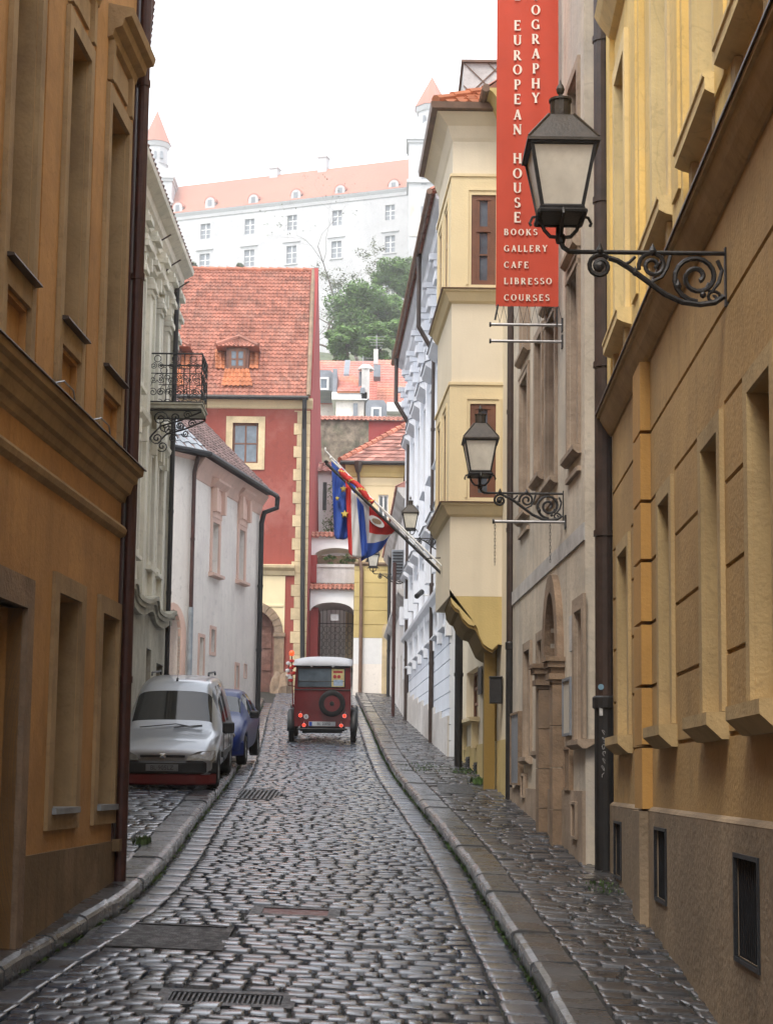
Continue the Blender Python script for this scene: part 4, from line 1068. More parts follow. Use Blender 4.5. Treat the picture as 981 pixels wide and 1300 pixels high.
# main roof eaves (seen beyond the oriel, over the street) and the netted dormer above
mb = MB(); za = top3-.1; A, B, C, D = R3.w(0, za, .38), R3.w(R3.L, za, .38), R3.w(R3.L, za+3.6, -4), R3.w(0, za+3.6, -4)
mb.mesh([A, B, C, D, R3.w(0, za, -8), R3.w(R3.L, za, -8)], [(0, 1, 2, 3), (3, 2, 5, 4), (0, 3, 4), (1, 5, 2), (0, 4, 5, 1)]); o = build('roof', mb, 'tile_red', q3)
mb = MB(); tiles(mb, A, B, C, D, .22, .3, .035)
sub('tile', mb, 'tile_red', o, q3)
mb = MB(); R3.run(mb, 0, R3.L, [(0, za-.5), (.30, za-.08), (.36, za-.04), (.36, za), (0, za)]); build('cornice', mb, 'yellow', q3)
mb = MB(); mb.tube([A+Vector((-.04, 0, 0)), B+Vector((-.04, 0, 0))], .075, 8); build('gutter', mb, 'pipe_brown', q3)
pa = R3.w(5.2, 0, .10)
x_ = P(581.5, 940, 34.2).x; pipe('downpipe', [(x_, 34.2, 4.2), (x_, 34.2, gz(1.5, 34))], .085, 'pipe_black', q3)
pipe('downpipe', [(far_c.x-.0, od1+.35, oz_t), (far_c.x+.35, od1+.5, oz_t-.7), (far_c.x+.35, od1+.5, oz_m)], .05, 'pipe_brown', q3)
# corner turret glimpse: zinc-clad lattice dormer above the roof
dz_ = P(588, 168, 32); mbx = MB(); a = P(588, 150, 33); b = P(640, 150, 33); hh = P(588, 80, 33).z
mbx.box(a.x, b.x+1.5, 33, 34.6, top3, hh); o = build('attic_box', mbx, 'greyband', q3)
mbx = MB(); W_ = lambda x, z: Vector((x, 32.985, z))
for k in range(-2, 7):
    for sg in (1, -1):
        x0_ = a.x+k*.5; z0_ = top3+1; pts = []
        p_a = (x0_, a.z-.6 if sg > 0 else hh); p_b = (x0_+1.8, hh if sg > 0 else a.z-.6)
        # clip to box
        def clip(p, q):
            t0, t1 = 0, 1
            for lo, hi, pa_, qa_ in ((a.x, b.x+1.4, p[0], q[0]),):
                dd = qa_-pa_
                t0 = max(t0, (lo-pa_)/dd); t1 = min(t1, (hi-pa_)/dd)
            return t0, t1
        t0, t1 = clip(p_a, p_b)
        if t1 > t0: mbx.tube([W_(p_a[0]+(p_b[0]-p_a[0])*t0, p_a[1]+(p_b[1]-p_a[1])*t0), W_(p_a[0]+(p_b[0]-p_a[0])*t1, p_a[1]+(p_b[1]-p_a[1])*t1)], .014, 4)
sub('lattice', mbx, 'pipe_brown', o, q3)
mbx = MB(); mbx.box(a.x-.05, b.x+1.55, 32.93, 34.65, hh, hh+.05); sub('attic_cap', mbx, 'pipe_brown', o, q3)
# ================================================================== RIGHT 4: pale blue palace front
A4 = Vector((1.45, 36.7)); B4 = Vector((.70, 52.5))
R4 = Fac(A4.x, A4.y, B4.x, B4.y, 'right'); S4 = R4.L
q4 = thing('pale_blue_building', 'pale blue-white stucco town house with small window hoods, beyond the cream oriel building', 'building', (3, 44, gz(1, 37)-.5))
ez4 = R4.z(527, 318)*0+13.4
ws4 = [1.2+2.3*k for k in range(7)]
hol = []
for c_ in ws4:
    for zb_ in (1.4+1.6, 7.3, ): hol.append((c_-.5, c_+.5, zb_+.6, zb_+2.9, .25))
    hol.append((c_-.45, c_+.45, 10.9, 11.9, .2))
mb = MB(); R4.wall(mb, 0, S4, -1.5, ez4, hol, back=8); build('wall', mb, 'bluewhite', q4)
for a, b, c, d, _ in hol:
    window(R4, q4, a, b, c, d, .2, frame_m='white', bars=(1, 2)); mb = MB()
    frame_ring(R4, mb, a, b, c, d, .12, 0, .06)
    if d-c > 1.5:
        R4.run(mb, a-.28, b+.28, [(0, d+.28), (.08, d+.3), (.26, d+.42), (.28, d+.5), (0, d+.62)])
        R4.run(mb, a-.2, b+.2, [(0, c-.2), (.16, c-.15), (.16, c-.12), (0, c-.1)])
        o = build('window_surround', mb, 'stucco_white', q4)
        mb = MB(); R4.run(mb, a-.30, b+.30, [(0, d+.625), (.30, d+.502), (.31, d+.52), (0, d+.65)]); sub('flashing', mb, 'slate', o, q4)
    else: build('window_surround', mb, 'stucco_white', q4)
mb = MB()
for c_ in [.15]+[c+1.15 for c in ws4]:
    R4.box(mb, c_-.2, c_+.2, 3.2, ez4-1.4, 0, .12)
    R4.box(mb, c_-.26, c_+.26, ez4-1.7, ez4-1.4, 0, .2); R4.box(mb, c_-.3, c_+.3, ez4-1.4, ez4-1.2, 0, .28)
    for k in range(3): R4.box(mb, c_-.12, c_+.12, ez4-1.2+.0+k*.17, ez4-1.2+.15+k*.17, 0, .2+.1*k)
    R4.box(mb, c_-.2, c_+.2, 4.9, 5.5, .12, .26)
build('pilaster', mb, 'stucco_white', q4)
mb = MB(); R4.run(mb, 0, S4, [(0, ez4-.75), (.1, ez4-.72), (.12, ez4-.55), (.25, ez4-.45), (.28, ez4-.2), (.42, ez4-.12), (.44, ez4-.02), (0, ez4)]); build('cornice', mb, 'stucco_white', q4)
mb = MB(); zm = R4.z(545, 778)
R4.run(mb, 0, S4, [(0, zm-.3), (.08, zm-.25), (.10, zm-.1), (.22, zm), (.24, zm+.08), (0, zm+.14)]); build('string_course', mb, 'stucco_white', q4)
mb = MB(); zg4 = R4.z(545, 930)
for k in range(12):
    z_ = -.2+k*.36
    if z_+.34 > zm-.3: break
    R4.box(mb, .0, S4, z_, z_+.335, 0, .03)
build('rusticated_base', mb, 'bluewhite', q4)
mb = MB(); d_ = 0
while d_ < S4:
    q_ = R4.w(d_, 0, 0); e_ = min(d_+2, S4); h_ = gz(q_.x, q_.y+1)+.95
    R4.box(mb, d_, e_, -2, h_, .03, .07); d_ = e_
build('plinth', mb, 'greywhite', q4)
mb = MB(); A, B, C, D = R4.w(-.1, ez4+.02, .5), R4.w(S4, ez4+.02, .5), R4.w(S4, ez4+3, -4), R4.w(-.1, ez4+3, -4)
mb.mesh([A, B, C, D, R4.w(-.1, ez4, -8), R4.w(S4, ez4, -8)], [(0, 1, 2, 3), (3, 2, 5, 4), (0, 3, 4), (1, 5, 2), (0, 4, 5, 1)]); o = build('roof', mb, 'tile_red', q4)
mb = MB(); tiles(mb, A, B, C, D, .24, .34, .05)
for i in range(int((B-A).length/.24)):
    p_ = A.lerp(B, (i+.5)*.24/(B-A).length); mb.tube([p_+Vector((-.04, 0, .02)), p_+Vector((.3, .02, .2))], .08, 6)
sub('tile', mb, 'tile_red', o, q4)
mb = MB(); mb.tube([A+Vector((-.08, 0, -.02)), B+Vector((-.08, 0, -.02))], .07, 8); build('gutter', mb, 'pipe_brown', q4)
# its downpipes with swan necks
def swan(dn, xout, root, m='pipe_brown', r=.055, zt=13.3, drop=1.4, zend=None, mlow=None):
    s_ = dn-36.7; w0 = R4.w(s_, 0, xout); w1 = R4.w(s_, 0, .10)
    zb_ = gz(w1.x, w1.y)+SW if zend is None else zend
    pipe('downpipe', [(w0.x, w0.y, zt), (w0.x, w0.y, zt-drop), (w1.x, w1.y, zt-drop-.7), (w1.x, w1.y, zb_)], r, m, root)
swan(41.2, .5, q4, zt=13.4, drop=1.9, m='pipe_dark', r=.06)
swan(51.5, .52, q4, zt=13.3, drop=1.4, m='pipe_dark', r=.07)
mb = MB(); mb.tube([P(505, 440, 51.6), P(503, 452, 51.6)], .12, 8); build('rain_hopper', mb, 'pipe_brown', q4)
# ================================================================== RIGHT 5: low stained wall house
A5 = Vector((.62, 52.8)); B5 = Vector((.16, 70.0))
R5 = Fac(A5.x, A5.y, B5.x, B5.y, 'right'); S5 = R5.L
q5 = thing('stained_white_house', 'stained grey-white house with a mossy curved gable, between the pale blue and the yellow house', 'building', (3, 61, gz(.5, 53)-.5))
t5 = R5.z(508, 668)
mb = MB(); R5.wall(mb, 0, S5, 0, 9.4, [(3, 3.8, 2.8, 4.2, .3), (7, 7.8, 3., 4.4, .3), (3, 3.8, 6.2, 7.6, .25), (8, 8.8, 6.2, 7.6, .25), (12.2, 13.4, 2, 5.6, .4)], back=6); build('wall', mb, 'greywhite', q5)
for a, b, c, d in ((3, 3.8, 2.8, 4.2), (7, 7.8, 3., 4.4), (3, 3.8, 6.2, 7.6), (8, 8.8, 6.2, 7.6)): window(R5, q5, a, b, c, d, .2)
mb = MB(); R5.box(mb, 12.2, 13.4, 2, 5.6, -.38, -.3); build('door', mb, 'wood_old', q5)
mb = MB(); R5.run(mb, 0, S5, [(0, 5.8), (.1, 5.85), (.25, 6.), (.25, 6.08), (0, 6.12)]); R5.run(mb, 0, S5, [(0, 9.0), (.1, 9.05), (.3, 9.3), (.3, 9.4), (0, 9.4)]); build('cornice', mb, 'greywhite', q5)
mb = MB(); A, B, C, D = R5.w(0, 9.4, .35), R5.w(S5, 9.4, .35), R5.w(S5, 11.5, -3), R5.w(0, 11.5, -3)
mb.mesh([A, B, C, D, R5.w(0, 9.4, -6), R5.w(S5, 9.4, -6)], [(0, 1, 2, 3), (3, 2, 5, 4), (0, 3, 4), (1, 5, 2), (0, 4, 5, 1)]); o = build('roof', mb, 'tile_mix', q5)
mb = MB(); tiles(mb, A, B, C, D, .25, .34, .03); sub('tile', mb, 'tile_mix', o, q5)
w_ = R5.w(14.5, 0, .12); pipe('downpipe', [(w_.x, w_.y, 9.2), (w_.x, w_.y, gz(w_.x, w_.y))], .07, 'pipe_black', q5)
w_ = R5.w(.5, 0, .35); pipe('downpipe', [(w_.x, w_.y, 7.), (w_.x, w_.y, gz(w_.x, w_.y))], .06, 'pipe_maroon', q5)
# ================================================================== LEFT 3: pink-white house
random.seed(31)
nd, fd = 47.4, 54.0
L3 = Fac(ray(247, 700)[0]*nd, nd, ray(327, 800)[0]*fd, fd, 'left'); S3 = L3.L
nf = Fac(ray(205, 700)[0]*46.3, 46.3, ray(247, 700)[0]*nd, nd, 'left')
if nf.n.y > 0: nf.n = -nf.n
q = thing('pink_white_house', 'pink-white plaster house with dark roof and two hooded windows, before the red house', 'building', (-7, 50, gz(-5, 50)-.5))
ze = (L3.z(249, 578)+L3.z(328, 632))/2
z3 = lambda px, py: L3.z(px, py); s3 = lambda px, py=750: L3.s(px, py)
print('L3', S3, 'ze', ze, L3.z(249, 578), L3.z(328, 632))
hw = [(s3(267), s3(275.5), z3(271, 727), z3(271, 663), .3), (s3(301), s3(308.5), z3(304, 736), z3(304, 672), .3)]
sm = [(s3(267.5, 810), s3(272.5, 810), z3(270, 828), z3(270, 799), .25), (s3(252, 850), s3(257.5, 850), z3(255, 863), z3(255, 809), .15), (s3(299, 860), s3(302, 860), z3(300, 873), z3(300, 845), .2), (s3(312), s3(314.5), z3(313, 861), z3(313, 844), .2)]
mb = MB(); L3.wall(mb, 0, S3, 0, ze, hw+sm, back=5); 
build('wall', mb, 'pinkwhite', q)
gapn = (nf.s(211), nf.s(226))
zarch = nf.z(222, 800)
mb = MB(); nf.wall(mb, 0, nf.L, 0, ze-.0, [(nf.s(207, 820), nf.s(229, 820), -1, zarch+.6, .6)], back=4)
cx_, hw_ = (nf.s(207, 820)+nf.s(229, 820))/2, (nf.s(229, 820)-nf.s(207, 820))/2
for sg in (-1, 1):
    nf.poly(mb, [(cx_+sg*hw_, zarch-.15)]+[(cx_+sg*hw_*math.cos(t), zarch-.15+.73*math.sin(t)) for t in [PI/2*k/8 for k in range(1, 9)]]+[(cx_+sg*hw_, zarch+.6)], -.6, -.001)
build('end_wall', mb, 'pinkwhite', q)
mb = MB()
for k in range(10):
    t0, t1 = PI*k/10, PI*(k+1)/10
    nf.poly(mb, [(cx_+hw_*math.cos(t0), zarch-.15+.73*math.sin(t0)), (cx_+(hw_+.2)*math.cos(t0), zarch-.15+.93*math.sin(t0)), (cx_+(hw_+.2)*math.cos(t1), zarch-.15+.93*math.sin(t1)), (cx_+hw_*math.cos(t1), zarch-.15+.73*math.sin(t1))], -.1, .03)
nf.box(mb, cx_+hw_, cx_+hw_+.2, 0, zarch-.15, -.1, .03)
build('archway_surround', mb, 'pink', q)
mb = MB(); nf.box(mb, cx_-hw_, cx_+hw_, 0, zarch+.55, -.6, -.5); build('gate', mb, 'pink', q)
# pink cove under the eave
mb = MB(); L3.run(mb, -.1, S3, [(0, ze-.62), (.03, ze-.6), (.10, ze-.3), (.28, ze-.04), (.30, ze), (0, ze)]); nf.run(mb, 0, nf.L+.05, [(0, nf.z(230, 577)), (.04, nf.z(230, 577)+.02), (.05, ze-.1), (.18, ze), (0, ze)]); build('cornice', mb, 'pink', q)
for a, b, c, d, _ in hw:
    window(L3, q, a, b, c, d, .25, frame_m='white', bars=(1, 2))
    mb = MB(); frame_ring(L3, mb, a, b, c, d, .14, 0, .05, bottom=False)
    L3.run(mb, a-.22, b+.22, [(0, c-.16), (.18, c-.13), (.18, c-.05), (-.2, c)])
    L3.box(mb, a-.14, b+.14, d+.14, d+1.0, 0, .07)
    for c_ in (a-.08, b+.08): L3.poly(mb, [(c_-.08, d+.3), (c_+.08, d+.3), (c_+.1, d+1.0), (c_-.1, d+1.0)], .07, .2); 
    L3.box(mb, a+.12, b-.12, d+.35, d+.85, .07, .12)
    L3.run(mb, a-.3, b+.3, [(0, d+1.0), (.1, d+1.02), (.28, d+1.18), (.30, d+1.24), (0, d+1.34)])
    build('window_surround', mb, 'pink', q)
for i, (a, b, c, d, _) in enumerate(sm):
    mb = MB(); frame_ring(L3, mb, a, b, c, d, .10 if i < 3 else .02, 0, .03); build('window_surround', mb, 'pink', q)
    mb = MB(); L3.box(mb, a, b, c, d, -.2 if i != 1 else -.14, -.15 if i != 1 else -.1); build('window' if i != 1 else 'door', mb, 'glassdark' if i != 1 else 'curtain', q)
# roof
t3 = math.tan(R(45)); mb = MB()
A, B = L3.w(-.25, ze+.08, .45), L3.w(S3+.15, ze+.08, .45); C, D = L3.w(S3+.15, ze+3.1, -2.55), L3.w(-.25+.6, ze+3.1, -2.55)
E = nf.w(0, ze+.08, .35); Fp = nf.w(0, ze+3.1, -2.4)
mb.mesh([A, B, C, D, E, Fp, L3.w(S3, ze, -5), nf.w(0, ze, -6)], [(0, 1, 2, 3), (4, 0, 3, 5), (1, 6, 2), (3, 2, 6, 7, 5), (0, 4, 7, 6, 1)]); o = build('roof', mb, 'tile_dark', q)
mb = MB(); tiles(mb, A, B, C, D, .3, .3, .03); sub('tile', mb, 'tile_dark', o, q)
mb = MB(); tiles(mb, E, A, D, Fp, .3, .3, .03); sub('tile', mb, 'zinc', o, q)
mb = MB(); mb.tube([E+Vector((0, -.06, -.03)), A+Vector((.03, -.05, -.03)), B+Vector((.07, .0, -.03))], .085, 8); build('gutter', mb, 'pipe_black', q)
g1 = L3.w(.0, 0, .0); gx = ray(240.5, 700)
pe = nf.w(nf.s(240.5, 700), 0, .12)
zsplit = P(241, 771, pe.y).z
pipe('downpipe', [(pe.x, pe.y, zsplit), (pe.x, pe.y, ze-.45), (pe.x+.1, pe.y, ze)], .06, 'pipe_maroon', q)
mb = MB(); mb.tube([(pe.x, pe.y, gz(pe.x, pe.y)), (pe.x, pe.y, zsplit)], .075, 12); build('cast_downpipe', mb, 'zinc', q)
e_ = L3.w(S3+.15, 0, .5); w_ = L3.w(S3-.2, 0, .12)
pipe('downpipe', [(e_.x+.05, e_.y, ze+.02), (e_.x+.03, e_.y, ze-.35), (w_.x+.08, w_.y, ze-.55), (w_.x, w_.y, ze-.9), (w_.x, w_.y, gz(w_.x, w_.y))], .085, 'pipe_black', q)
# ================================================================== red house across the end of the street
RDp = 70.0
def X7(px, py=700, d=RDp): return ray(px, py)[0]*d
def Z7(px, py, d=RDp): return ray(px, py)[1]*d
RH = Fac(-16.5, RDp, X7(391, 700), RDp, 'left')
if RH.n.y > 0: RH.n = -RH.n
SH = RH.L; g7 = 3.4
q = thing('red_house', 'tall red-plastered house with a big red tiled roof and stone quoins at the street end', 'building', (-9, 75, g7-.5))
sH = lambda px, py=700: RH.s(px, py); zH = lambda px, py: RH.z(px, py)
zeH = zH(330, 507)
wi = (sH(292), sH(325), zH(308, 588), zH(308, 537), .25)
wi2 = (wi[0]-3.6, wi[1]-3.6, wi[2], wi[3], .25)
ac, ar, asp = sH(319, 830), (sH(348, 830)-sH(319, 830)), zH(340, 803)
mb = MB(); RH.wall(mb, 0, SH, 1, zeH, [wi, wi2, (ac-ar, ac+ar, 0, asp+ar, .5)], back=12)
for sg in (-1, 1):
    RH.poly(mb, [(ac+sg*ar, asp)]+[(ac+sg*ar*math.cos(t), asp+ar*math.sin(t)) for t in [PI/2*k/8 for k in range(1, 9)]]+[(ac+sg*ar, asp+ar)], -.5, -.001)
build('wall', mb, 'red', q)
for a, b, c, d, _ in (wi, wi2):
    window(RH, q, a, b, c, d, .18, pane_m='glassgrey', bars=(1, 1), fw=.09)
    mb = MB(); frame_ring(RH, mb, a, b, c, d, .28, 0, .05); build('window_surround', mb, 'quoin', q)
# portal: yellowish panel, arch ring, pilaster, cornice
zpc = zH(350, 731)
mb = MB(); pxr = sH(361, 800)
RH.wall(mb, ac-ar-.55, pxr, asp-.05, zpc, [(ac-ar-.001, ac+ar+.001, 0, asp+ar+.01, .02)], sides=False)
for v in mb.v: v.y -= .03
for sg in (-1, 1):
    RH.poly(mb, [(ac+sg*ar, asp)]+[(ac+sg*ar*math.cos(t), asp+ar*math.sin(t)) for t in [PI/2*k/10 for k in range(1, 11)]]+[(ac+sg*ar, asp+ar+.02)], .002, .031)
RH.run(mb, ac-ar-.6, sH(361), [(.031, zH(340, 771)), (.07, zH(340, 771)+.03), (.07, zH(340, 771)+.12), (.031, zH(340, 771)+.14)])
build('portal_panel', mb, 'yellow_pale', q)
mb = MB()
for k in range(13):
    t0, t1 = PI*k/13, PI*(k+1)/13
    RH.poly(mb, [(ac+r_a*math.cos(t), asp+r_a*math.sin(t)) for r_a, t in ((ar, t0+.01), (ar+.36, t0+.01), (ar+.36, t1-.01), (ar, t1-.01))], -.1, .1)
for sg in (-1, 1):
    a, b = sorted((ac+sg*ar, ac+sg*(ar+.42)))
    RH.box(mb, a-.04, b+.04, asp-.18, asp-.01, -.1, .18); RH.box(mb, a, b, 1.5, asp-.181, -.1, .12)
build('portal_arch', mb, 'stone_brown', q)
mb = MB(); RH.run(mb, ac-ar-.9, sH(374, 725), [(0, zpc), (.1, zpc+.02), (.15, zpc+.2), (.32, zpc+.32), (.34, zpc+.42), (0, zpc+.5)]); build('portal_cornice', mb, 'quoin', q)
mb = MB(); RH.box(mb, ac-ar, ac+ar, 1.5, asp+ar, -.5, -.4); 
for k in range(4):
    for j in (0, 1):
        RH.box(mb, ac-ar+.15+j*ar, ac+j*ar-.15, 3.6+k*.95, 4.4+k*.95, -.4, -.36)
o = build('door', mb, 'wood_old', q)
mb = MB(); mb.tube([RH.w(ac+.1, 4.6, -.33), RH.w(ac+.1, 4.75, -.3)], .03); sub('handle', mb, 'iron', o, q)
# quoins
mb = MB(); z_ = 3.2; k = 0
while z_ < zeH-.5:
    w_ = 14.5 if k % 2 else 10.5
    h_ = min(.50, zeH-.48-z_); RH.box(mb, sH(385-w_, 700), SH, z_+.008, z_+h_-.008, -.2, .04); z_ += .5; k += 1
build('quoin', mb, 'quoin', q)
mb = MB(); RH.run(mb, 0, SH+.1, [(0, zH(330, 519)), (.06, zH(330, 519)+.04), (.1, zH(330, 516)), (.3, zeH-.1), (.32, zeH), (0, zeH)]); build('cornice', mb, 'yellow_pale', q)
dr_ = 5.6; zr = Z7(300, 343, RDp+dr_); ov = .45
xl, xr_ = -16.5, X7(397, 345, RDp+dr_)
A, B = Vector((xl, RDp-ov, zeH+.02)), Vector((X7(392, 505), RDp-ov, zeH+.02)); C, D = Vector((xr_, RDp+dr_, zr)), Vector((xl, RDp+dr_, zr)); E, Fp = Vector((xl, RDp+11.6, zeH)), Vector((B.x, RDp+11.6, zeH))
mb = MB(); mb.mesh([A, B, C, D, E, Fp], [(0, 1, 2, 3), (3, 2, 5, 4), (0, 3, 4), (1, 5, 2), (0, 4, 5, 1)]); o = build('roof', mb, 'tile_red', q)
mb = MB(); tiles(mb, A, B, C, D, .185, .27, .035, seg=4, lift=.05)
sub('tile', mb, 'tile_red', o, q)
mb = MB(); k = 0
while k*.4 < xr_-xl-.3:
    mb.tube([D+Vector((k*.4, 0, .06)), D+Vector((k*.4+.44, 0, .03))], [.12, .10], 8); k += 1
sub('ridge_tile', mb, 'ridge', o, q)
mb = MB(); mb.tube([B+Vector((0, 0, .05)), C+Vector((.02, 0, .05))], .10, 6); sub('verge', mb, 'stone_brown', o, q)
mb = MB(); mb.tube([A+Vector((0, -.07, -.05)), B+Vector((0, -.07, -.05))], .10, 8); build('gutter', mb, 'pipe_black', q)
mb = MB(); mb.tube([B+Vector((-.15, -.07, -.1)), B+Vector((-.15, 0.0, -.5)), Vector((X7(386, 560), RDp-.12, zeH-1.3)), Vector((X7(385, 700), RDp-.12, 8)), Vector((X7(384.5, 850), RDp-.12, 3.4))], .10, 10); build('downpipe', mb, 'pipe_black', q)
# dormers
def on_roof(px, py):
    t0, t1 = RDp-ov, RDp+dr_
    for _ in range(40):
        m_ = (t0+t1)/2; zs = zeH+.02+(zr-zeH-.02)*(m_-(RDp-ov))/(dr_+ov)
        if ray(px, py)[1]*m_ > zs: t0 = m_
        else: t1 = m_
    return Vector((ray(px, py)[0]*t0, t0, ray(px, py)[1]*t0))
def dormer(cpx):
    fb_ = on_roof(cpx, 471); fl = fb_.y; sc = fl/F
    x0_, x1_ = fb_.x-14.5*sc, fb_.x+14.5*sc; zb_ = fb_.z; zt_ = zb_+31*sc
    slope = (zr-zeH)/(dr_+ov); bk = fl+(zt_-zb_)/slope
    mb = MB(); mb.mesh([(x0_, fl, zb_), (x1_, fl, zb_), (x1_, fl, zt_), (x0_, fl, zt_), (x0_, bk+.3, zt_), (x1_, bk+.3, zt_)], [(0, 1, 2, 3), (1, 5, 2), (0, 3, 4), (3, 2, 5, 4)])
    o = build('dormer', mb, 'wood_old', q)
    mb = MB(); ww_ = 7.5*sc; x_ = fb_.x
    for a, b, c, d in ((x_-ww_-.12, x_-ww_, zb_+.1, zt_-.05), (x_+ww_, x_+ww_+.12, zb_+.1, zt_-.05), (x_-.05, x_+.05, zb_+.22, zt_-.17)): mb.box(a, b, fl-.06, fl-.002, c, d)
    mb.box(x_-ww_, x_+ww_, fl-.06, fl-.002, zb_+.1, zb_+.22); mb.box(x_-ww_, x_+ww_, fl-.06, fl-.002, zt_-.17, zt_-.05); mb.box(x_-ww_, x_+ww_, fl-.05, fl-.004, (zb_+zt_)/2-.03, (zb_+zt_)/2+.03)
    sub('window', mb, 'wood', o, q)
    mb = MB(); mb.box(x_-ww_, x_+ww_, fl-.03, fl-.003, zb_+.2, zt_-.15); sub('pane', mb, 'glassgrey', o, q)
    e = 13*sc; pk = Vector((x_, fl+.75, zt_+19*sc)); pb_ = Vector((x_, bk+1.6, zt_+19*sc))
    A_, B_, C_, D_ = Vector((x0_-e, fl-.25, zt_)), Vector((x1_+e, fl-.25, zt_)), Vector((x1_+e, bk+.2, zt_)), Vector((x0_-e, bk+.2, zt_))
    mb = MB(); mb.mesh([A_, B_, C_, D_, pk, pb_], [(0, 1, 4), (1, 2, 5, 4), (3, 0, 4, 5), (0, 3, 2, 1)]); sub('dormer_roof', mb, 'tile_red', o, q)
    mb = MB(); tiles(mb, A_, B_, pk, pk, .18, .25, .03); tiles(mb, B_, C_, pb_, pk, .18, .25, .03); tiles(mb, D_, A_, pk, pb_, .18, .25, .03)
    for p_ in (A_, B_): mb.tube([p_+Vector((0, 0, .06)), pk+Vector((0, 0, .08))], .09, 6)
    sub('tile', mb, 'tile_red', o, q)
    # fresh orange tiles beside and below
    mb = MB(); a = on_roof(cpx-20, 492); b = on_roof(cpx+20, 492); c = on_roof(cpx+15, 470); d = on_roof(cpx-15, 470); off = Vector((0, -.07, .06))
    tiles(mb, a+off, b+off, c+off, d+off, .185, .27, .03)
    for sg in (-1, 1):
        a = on_roof(cpx+sg*15.5, 470); b = on_roof(cpx+sg*27, 470); c = on_roof(cpx+sg*28, 446); d = on_roof(cpx+sg*15.5, 446)
        if sg < 0: a, b, c, d = b, a, d, c
        tiles(mb, a+off, b+off, c+off, d+off, .185, .27, .03)
    sub('new_tile', mb, 'tile_orange', o, q)
dormer(301); dormer(214); dormer(127)
# red gable wall running back
mb = MB(); xg = X7(392, 700)
gw = 15.5
x_b = xg; mb.mesh([(xg, RDp+.05, 2), (xg+.35, RDp+gw, 2), (xg+.0, RDp+gw, zeH-1), (xg-.02, RDp+11.6, zeH+.1), (xg-.05, RDp+dr_, zr+.15), (xg, RDp+.05, zeH+.1),
    (xg-.4, RDp+.05, 2), (xg-.4, RDp+gw, 2), (xg-.4, RDp+gw, zeH-1), (xg-.4, RDp+11.6, zeH+.1), (xg-.4, RDp+dr_, zr+.15), (xg-.4, RDp+.05, zeH+.1)],
    [tuple(range(6)), tuple(range(11, 5, -1))]+[(i, (i+1) % 6, 6+(i+1) % 6, 6+i) for i in range(6)])
build('gable_wall', mb, 'red_plain', q)
# boulder guard stones by the portal
for px, r_g in ((352, .30), (361, .36)):
    p = P(px, 884, 69.3); mb = MB(); random.seed(px)
    bz_ = gz(p.x, p.y)
    prof_ = [(r_g*1.0, -.1), (r_g*1.05, .25), (r_g*.8, .6), (r_g*.4, .82), (.02, .88)]
    mb.lathe(prof_, 9, (p.x, 69.3, bz_)); 
    for v in mb.v: v += Vector((random.uniform(-.06, .06), random.uniform(-.06, .06), random.uniform(-.05, .05)))
    tag(build('guard_stone', mb, 'stone_brown'), 'rough sandstone guard stone %s beside the portal of the red house' % ('nearer the door,' if px == 352 else 'nearer the quoins,'), 'guard stone')
# ================================================================== gateway between red and yellow house
TD = 71.0
q = thing('gateway', 'white arched gateway with red tiled ledges and an iron gate, beside the red house', 'gateway', (X7(420, 880, TD), TD, 3.5))
GW = Fac(X7(391.5, 800, TD), TD, X7(449, 800, TD), TD, 'left')
if GW.n.y > 0: GW.n = -GW.n
sG = lambda px, py=800: GW.s(px, py); zG = lambda px, py: GW.z(px, py)
a_, b_ = sG(393), sG(448.5)
def seg_arch(cxx, hw_, zs, rise, n=12): return [(cxx-hw_*math.cos(PI*k/n), zs+rise*math.sin(PI*k/n)) for k in range(n+1)]
mb = MB(); arc = seg_arch((a_+b_)/2, (b_-a_)/2-.03, zG(393, 775), zG(420, 766)-zG(393, 775)+.05)
pts = [(a_, zG(393, 748)), (a_, zG(393, 775)-.0)] + arc[1:-1] + [(b_, zG(448, 775)), (b_, zG(448, 748))]
GW.poly(mb, pts, -3.2, 0)
pts = [(a_-.1, zG(394, 680)), (a_-.1, zG(394, 701))]+seg_arch((sG(397)+sG(452))/2, (sG(452)-sG(397))/2, zG(397, 703), zG(420, 693)-zG(397, 703))+[(sG(455), zG(450, 680))]
GW.poly(mb, pts, -2.2, -.6)
build('wall', mb, 'white', q)
for (zt, n0, ex) in ((zG(420, 740), .1, 1), (zG(420, 671), -.5, 0)):
    mb = MB(); A, B, C, D = GW.w(a_-.05, zt-.30, n0+.1), GW.w(b_-(.0 if ex else .2), zt-.30, n0+.1), GW.w(b_-(.0 if ex else .2), zt, n0-.5), GW.w(a_-.05, zt, n0-.5)
    tiles(mb, A, B, C, D, .19, .3, .04); mb.face([A, B, C, D]); build('tile_ledge', mb, 'tile_red', q)
mb = MB(); GW.box(mb, sG(399), b_, zG(420, 738), zG(420, 718), -.8, -.6)
GW.run(mb, sG(397), b_, [(-.55, zG(420, 718)), (-.55, zG(420, 714)), (-.85, zG(420, 714)), (-.85, zG(420, 718))]); build('parapet', mb, 'greywhite', q)
mb = MB(); GW.box(mb, a_-.1, sG(400), zG(395, 738), zG(395, 703), -1.5, -.4); GW.box(mb, a_, sG(403), 2, zG(400, 770), -3.2, -.3); build('side_wall', mb, 'red_plain', q)
mb = MB(); GW.box(mb, a_, b_, 9.5, zG(420, 693), -3.3, -3.2); build('back_wall', mb, 'stone_brown', q)
mb = MB()
for k in range(14): # stairs going up behind the gate
    GW.box(mb, sG(403), b_, 3.3+k*.17, 3.3+(k+1)*.17-.02, -1.6-k*.32-.32, -1.6-k*.32)
build('stairs', mb, 'white', q)
mb = MB(); GW.box(mb, a_, sG(460), 2, 12, -8.4, -8.2); build('passage_end', mb, 'stonewall', q)
